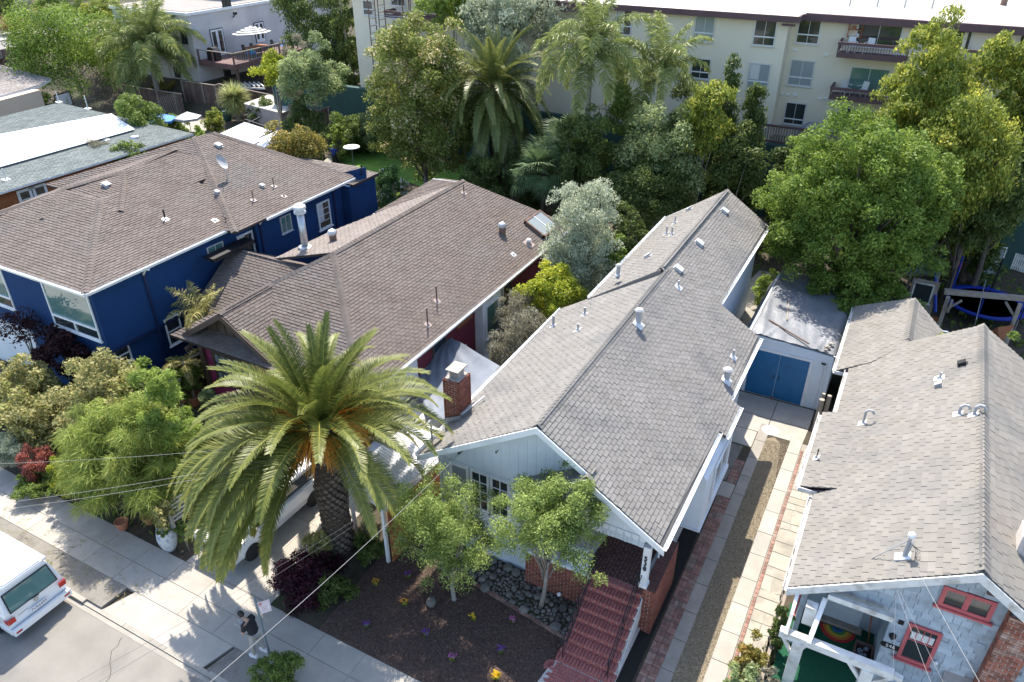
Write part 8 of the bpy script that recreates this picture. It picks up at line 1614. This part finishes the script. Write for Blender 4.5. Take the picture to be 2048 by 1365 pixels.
for px, py, Y, rx, rz, lm, lb in ((205, 318, 33, 38, 42, 'brush', 'bare-looking grey shrub before the grey-green roof'), (172, 350, 31, 26, 30, 'orange', 'small rusty green shrub left of the grey one'), (262, 305, 33.5, 48, 20, 'green', 'low pale green shrub along the navy house roof'), (10, 405, 29, 36, 32, 'cordy', 'yellow-green strappy clump at the left edge above the navy roof'), (330, 172, 52, 30, 9, 'orange', 'thin reddish shrub before the pale grey house'),
    (690, 262, 47, 50, 22, 'dark', 'dark hedge along the plank fence beyond the lawn'), (672, 268, 45, 18, 20, 'bright', 'bright shrub in the bed beside the lawn'), (740, 255, 48, 34, 24, 'greygreen', 'grey lavender shrub at the top of the lawn'), (400, 262, 36, 26, 14, 'bright', 'small green shrub below the low terrace wall'), (1540, 552, 37.2, 26, 12, 'bright', 'green creeper at the back corner of the tarp roof'), (90, 202, 42, 18, 14, 'green', 'small green shrub beside the beige house'),
    (352, 246, 44, 30, 14, 'green', 'low green shrub under the lattice panel'), (425, 232, 46, 22, 12, 'yellowgreen', 'thin yellow-green climber at the angle of the plank fence'), (520, 205, 49, 30, 12, 'dark', 'dark climber on the fence right of the yucca'), (700, 245, 47.5, 40, 14, 'green', 'leafy green bed below the plank fence beside the lawn'),
    (590, 110, 47, 34, 30, 'brush', 'grey twiggy shrub before the dark conifers'), (760, 355, 37.5, 24, 16, 'dark', 'small dark shrub at the near corner of the lawn'), (1770, 640, 33, 50, 30, 'dark', 'dark shrub behind the right-hand bungalow'), (1870, 668, 30.5, 40, 18, 'yellowgreen', 'small weedy plants beside the right-hand bungalow roof'), (1980, 500, 46, 40, 22, 'dark', 'ivy at the foot of the green wall'), (2010, 690, 31, 34, 20, 'green', 'weeds behind the ridge of the right-hand bungalow'), (1590, 340, 44, 60, 70, 'dark', 'dark shrub mass between the cypresses and the big green tree'), (5, 20, 66, 40, 40, 'dark', 'dark hillside shrub at the top left corner'), (120, 8, 70, 60, 26, 'green', 'green hillside shrub beyond the upper road'), (200, 20, 68, 50, 20, 'yellowgreen', 'yellow-green hillside shrub behind the queen palm'), (600, 215, 40, 50, 20, 'dark', 'dark creeper along the fence behind the shed'), (1392, 208, 48.5, 60, 40, 'dark', 'dark shrub before the cream wall under the small window')):
    tree('bush', lb, px, py, Y, rx, rz, lm, cat='bush', size=.11 if Y > 28 else .08, nclump=40, cl=.3, trunk=.05, **({'asp': .12, 'cov': 2.4} if lm in ('brush', 'cordy') else {'cov': 2.0}))
for px, py, w_, lb in ((30, 52, 26, 'tall tawny grass clump by the upper sidewalk'), (88, 18, 24, 'tawny grass clump beside the hillside steps'), (2, 405, 20, 'pale strappy clump beside the grey-green house')):
    q = at(px, py+16, 3.3 if py < 100 else .3); spiky('grass_clump', lb, 'grass', q, .1, 420, 2.6 if py < 100 else 1.5, .09, 'rusty' if py < 100 else 'cordy', trunk=0, up=.2)
q = at(52, 55, 3.3); spiky('red_flax', 'dark red flax clump by the upper sidewalk', 'grass', q, .1, 160, 1.2, .08, 'red', trunk=0, up=.2)
q = gat(477, 244); spiky('yucca', 'round pale yellow yucca with spiky leaves beside the pinkish shed', 'yucca', q, 2.1, 1500, 1.7, .055, 'cordy', up=-.9, trunk=.15)
b = MB(); 
for i in range(14): p0 = at(18+i*2.2, 40-i*3.2, 3.3+i*.25); b.box((p0[0]-1.5, p0[1]-.25, p0[2]-.4), (p0[0]+1.5, p0[1]+.25, p0[2]))
tag(b.build('hillside_steps', M['wood_grey']), 'weathered hillside steps climbing beyond the upper road', 'steps')
# front gardens
tree('magnolia_shrub', 'variegated yellow-green shrub in front of the navy house, the large middle one', 205, 790, 13.3, 96, 76, 'magnolia', cat='bush', size=.085, nclump=100, cl=.24, zb=0, stems=3, trunk=.06, maxn=22000, asp=.42)
tree('magnolia_shrub', 'variegated shrub with creamy leaves at the left edge, the upper one', 42, 752, 13.0, 58, 36, 'magnolia', cat='bush', size=.085, nclump=60, cl=.28, zb=0, trunk=.05); tree('magnolia_shrub', 'variegated shrub with creamy leaves at the left, the lower one', 72, 832, 12.2, 66, 50, 'magnolia', cat='bush', size=.085, nclump=60, cl=.28, zb=0, trunk=.05)
tree('bush', 'bright green hydrangea bush at the left edge', 5, 800, 12.8, 40, 34, 'bright', cat='bush', size=.07, zb=0, nclump=40, trunk=.05); tree('bush', 'leafy green shrub below the small navy house window', 288, 745, 14.6, 44, 30, 'bright', cat='bush', size=.08, zb=0, nclump=40, cl=.3, trunk=.05)
tree('feathery_shrub', 'feathery bright green shrub in the middle of the front planting', 322, 790, 12.9, 62, 46, 'bright', cat='bush', size=.12, asp=.16, zb=0, nclump=60, cl=.3, cov=2.4, trunk=.05); tree('bush', 'dense lime green shrub above the large willowy one', 250, 840, 12.4, 110, 42, 'acacia', cat='bush', size=.05, zb=0, nclump=90, cl=.2, maxn=40000, cov=2.2, trunk=.05)
tree('willowy_shrub', 'large willowy lime green shrub spilling over the pavement', 258, 925, 11.9, 152, 104, 'acacia', cat='bush', size=.19, asp=.06, zb=0, nclump=210, cl=.21, maxn=60000, cov=2.5, ry=110, trunk=.08, stems=4, elong=(0, -.5, -.9), low=-.4, spread=.9, upb=.3)
tree('dark_maple', 'sparse dark purple leaved tree before the white garage door', 42, 660, 14.8, 50, 42, 'maroon', size=.08, zb=0, nclump=40, cl=.3, cov=.5, trunk=.06, bark='bark_dark', inner=.4); tree('dark_maple', 'dark maroon maple against the corner of the navy house', 128, 708, 15.0, 62, 38, 'maroon', size=.085, zb=0, nclump=60, cl=.3, cov=2.0, bark='bark_dark')
tree('bush', 'grey-green lavender mound beside the pavement at the left', 28, 905, 11.0, 44, 36, 'silver', cat='bush', size=.05, asp=.2, zb=0, nclump=50, cov=1.8, trunk=.03); tree('bush', 'coral red succulent shrub beside the lavender mound', 68, 920, 10.9, 34, 26, 'red', cat='bush', size=.06, asp=.25, zb=0, nclump=40, cov=1.6, trunk=.03, elong=(0, 0, 2)); tree('bush', 'golden succulent plant right of the coral red one', 112, 905, 11.0, 28, 18, 'yellow', cat='bush', size=.05, zb=0, nclump=24, trunk=.03); tree('bush', 'low green groundcover below the coral red shrub', 90, 960, 10.75, 60, 14, 'green', cat='bush', size=.05, zb=0, nclump=40, trunk=.02)
q = at(400, 800, 0); spiky('dracaena', 'green spiky dracaena growing from the shaded terracotta pot', 'dracaena', q, 1.35, 170, .62, .05, 'green', up=-.5, trunk=.04)
tree('bush', 'shaded dark plant beside the fence behind the dracaena', 358, 728, 17.2, 30, 26, 'green', cat='bush', size=.08, zb=0, nclump=26, trunk=.03); tree('fern', 'pale green fern clump beside the pots under the palm', 420, 800, 16.4, 24, 18, 'greygreen', cat='fern', size=.08, asp=.2, zb=0, nclump=24, trunk=.02)
q = np.array((-19.1, 10.85, .84)); tree('urn_plant', 'yellow-green broad leaved plant growing in the glazed urn', 330, 1030, 10.95, 22, 30, 'magnolia', cat='plant', size=.09, zb=.8, nclump=14, cl=.5, trunk=.02, cov=1.6); tree('urn_plant', 'short leafy plants around the rim of the glazed urn', 333, 1058, 10.85, 20, 8, 'green', cat='plant', size=.05, zb=.8, nclump=14, trunk=.01)
tree('bush', 'small green hedge plant right of the glazed urn', 368, 1062, 11.2, 16, 20, 'green', cat='bush', size=.045, zb=0, nclump=16, trunk=.02)
# plants round the palm foot
tree('hosta', 'pale yellow-green leafy plant at the left foot of the great palm', 636, 1088, 12.9, 27, 30, 'magnolia', cat='plant', size=.07, zb=0, nclump=22, cl=.4, trunk=.02, cov=1.7)
tree('smoke_bush', 'dark purple leaved smoke bush at the foot of the great palm', 625, 1175, 12.0, 78, 66, 'purple', cat='bush', size=.055, zb=0, nclump=110, cl=.24, maxn=36000, cov=2.3, trunk=.04, stems=3, bark='bark_dark'); tree('bush', 'dark green low plants on the shaded side of the smoke bush', 668, 1185, 11.9, 40, 44, 'dark', cat='bush', size=.045, zb=0, nclump=40, trunk=.02); tree('grass_tuft', 'yellowish grass tuft at the pavement edge of the smoke bush', 560, 1232, 10.95, 26, 18, 'orange', cat='grass', size=.07, asp=.1, zb=0, nclump=20, elong=(0, 0, 2), cov=2, trunk=.01)
tree('bush', 'dark shrub in the shade between the great palm and the carport post', 735, 1095, 13.6, 34, 26, 'dark', cat='bush', size=.05, zb=0, nclump=30, trunk=.02)
def front_tree(lb, px, py, Y, rx, rz, base, stems=1, **k):
    c = onY(px, py, Y); d = depth(c)/FPX; return plant('young_tree', lb, 'tree', base, c, (rx*d, rx*d*.85, rz*d/.9), 'olive', 'bark', trunk=.085, stems=stems, nlimb=16, **k)
front_tree('light barked tree with a round light green crown in the stone bed', 1102, 1050, 14.2, 124, 104, (-6.85, 14.75, 0), size=.038, nclump=170, cl=.19, cov=1.5, maxn=60000, inner=.4, jit=.13)
front_tree('airy young tree with pale green leaves at the left front corner of the grey house', 888, 1062, 13.6, 122, 116, (-9.35, 13.6, 0), size=.034, nclump=170, cl=.18, cov=1.15, maxn=60000, inner=.45, jit=.14)
# flowers in the mulch
def flowers(px, py, m, lb, n_=26, s=.055):
    q = at(px, py, .02); t = thing('flowering_plant', lb, 'flowers', q, 'flowers in the mulch bed'); r_ = random.Random(px); b = MB(); V = []; T = []
    for i in range(46): a = r_.uniform(0, 6.28); d = np.array((math.cos(a), math.sin(a), r_.uniform(.3, 1.2))); d = unit(d)*r_.uniform(.06, .15); p = q+d; w_ = unit(np.cross(d, (0, 0, 1)))*.018; V += [q, p*.5+q*.5+w_, p, p*.5+q*.5-w_]; T.append(r_.random())
    link('leaves', quadmesh(np.array(V), L_['bright'], T), t)
    for i in range(n_):
        p = q+np.array((r_.uniform(-.11, .11), r_.uniform(-.09, .09), r_.uniform(.13, .26))); a = r_.uniform(0, 3); 
        for k in range(3): c_, s_ = math.cos(a+k*1.05)*s*.5, math.sin(a+k*1.05)*s*.5; b.poly([p+(c_, s_, .0), p+(-s_*.4, c_*.4, .012), p+(-c_, -s_, .0), p+(s_*.4, -c_*.4, .012)])
    b.build('petals', M[m], t)
for a in ((752, 1170, 'orangefl', 'yellow flower clump in the mulch nearest the smoke bush'), (809, 1210, 'orangefl', 'orange flower clump in the sunlit mulch right of the first yellow one'), (946, 1240, 'yellowfl', 'orange flower clump in the mulch just below the edging bricks'), (992, 1358, 'yellowfl', 'large bright yellow chrysanthemum at the bottom edge of the mulch bed'), (817, 1155, 'purplefl', 'purple flower clump under the left front tree'), (733, 1255, 'purplefl', 'purple flower clump at the pavement end of the mulch bed'), (853, 1272, 'purplefl', 'purple flower clump in the middle of the tree shadow'), (1025, 1245, 'pinkfl', 'magenta flower clump nearest the brick stairs'), (1001, 1305, 'purplefl', 'violet flower clump below the magenta one near the stairs'), (905, 1320, 'pinkfl', 'small pink flower clump left of the bright yellow one')): flowers(*a, **({'n_': 60, 's': .07} if a[0] == 992 else {}))
tree('bush', 'low green shrub at the foot of the parking sign post', 556, 1345, 8.75, 52, 24, 'green', cat='bush', size=.045, zb=0, nclump=60, cov=2.2, trunk=.02, maxn=9000)
for px, py, Y, rx, rz, lm, lb in ((1508, 1292, 14.2, 34, 34, 'orange', 'straggly shrub beside the leaning fence at the bottom right'), (1495, 1345, 13.0, 40, 28, 'greygreen', 'dry grey-green shrub at the bottom edge by the flagstones'), (1572, 1222, 15.6, 20, 26, 'dark', 'dark leafy creeper between the fence and the porch'), (1545, 1330, 13.3, 28, 22, 'brush', 'dry weeds under the porch frame')): tree('bush', lb, px, py, Y, rx, rz, lm, cat='bush', size=.05, zb=0, nclump=40, cl=.3, cov=1.5, trunk=.02, maxn=8000)
tree('potted_plant', 'leafy plant with white flowers behind the porch post', 1318, 1088, 17.2, 14, 16, 'camellia', cat='plant', size=.05, zb=1.5, nclump=16, trunk=.02)
V, tone, _ = leafcloud((-22, 9.2, .0), (5, 1, .03), 500, .04, 200, seed=3, low=-1); me = quadmesh(V*np.array([1, 1, 0])+np.array([0, 0, .012]), L_['magnolia'], tone); tag(link('fallen_leaves', me), kind='stuff')
# grass on the lawn and weeds on soil
r = np.random.default_rng(5); n = 9000; x = r.uniform(-60, 8, n); y = r.uniform(11, 48, n); s = r.uniform(.05, .16, n); zz = np.array([hz(a, b_) for a, b_ in zip(x, y)])
keep = ~(((x > -12.7) & (x < 0) & (y < 30)) | ((x > -18.4) & (x < -14) & (y < 23)) | ((x > -29) & (x < -14) & (y > 15) & (y < 36)) | ((x > -.1) & (y < 34)) | ((x>-5) & (x<0) & (y<38)) | ((y > 42.5) & (x > -48) & (x < -20)))
x, y, s, zz = x[keep], y[keep], s[keep], zz[keep]; n = len(x); a = r.uniform(0, 6.28, n); V = np.stack([np.stack([x-np.cos(a)*s, y-np.sin(a)*s, zz], 1), np.stack([x+np.cos(a)*s, y+np.sin(a)*s, zz], 1), np.stack([x+np.cos(a)*s*.9, y+np.sin(a)*s*.9, zz+s*1.3], 1), np.stack([x-np.cos(a)*s*.7, y-np.sin(a)*s*.7, zz+s*1.6], 1)], 1).reshape(-1, 3)
tag(link('weeds', quadmesh(V, L_['green'], r.random(n))), kind='stuff')
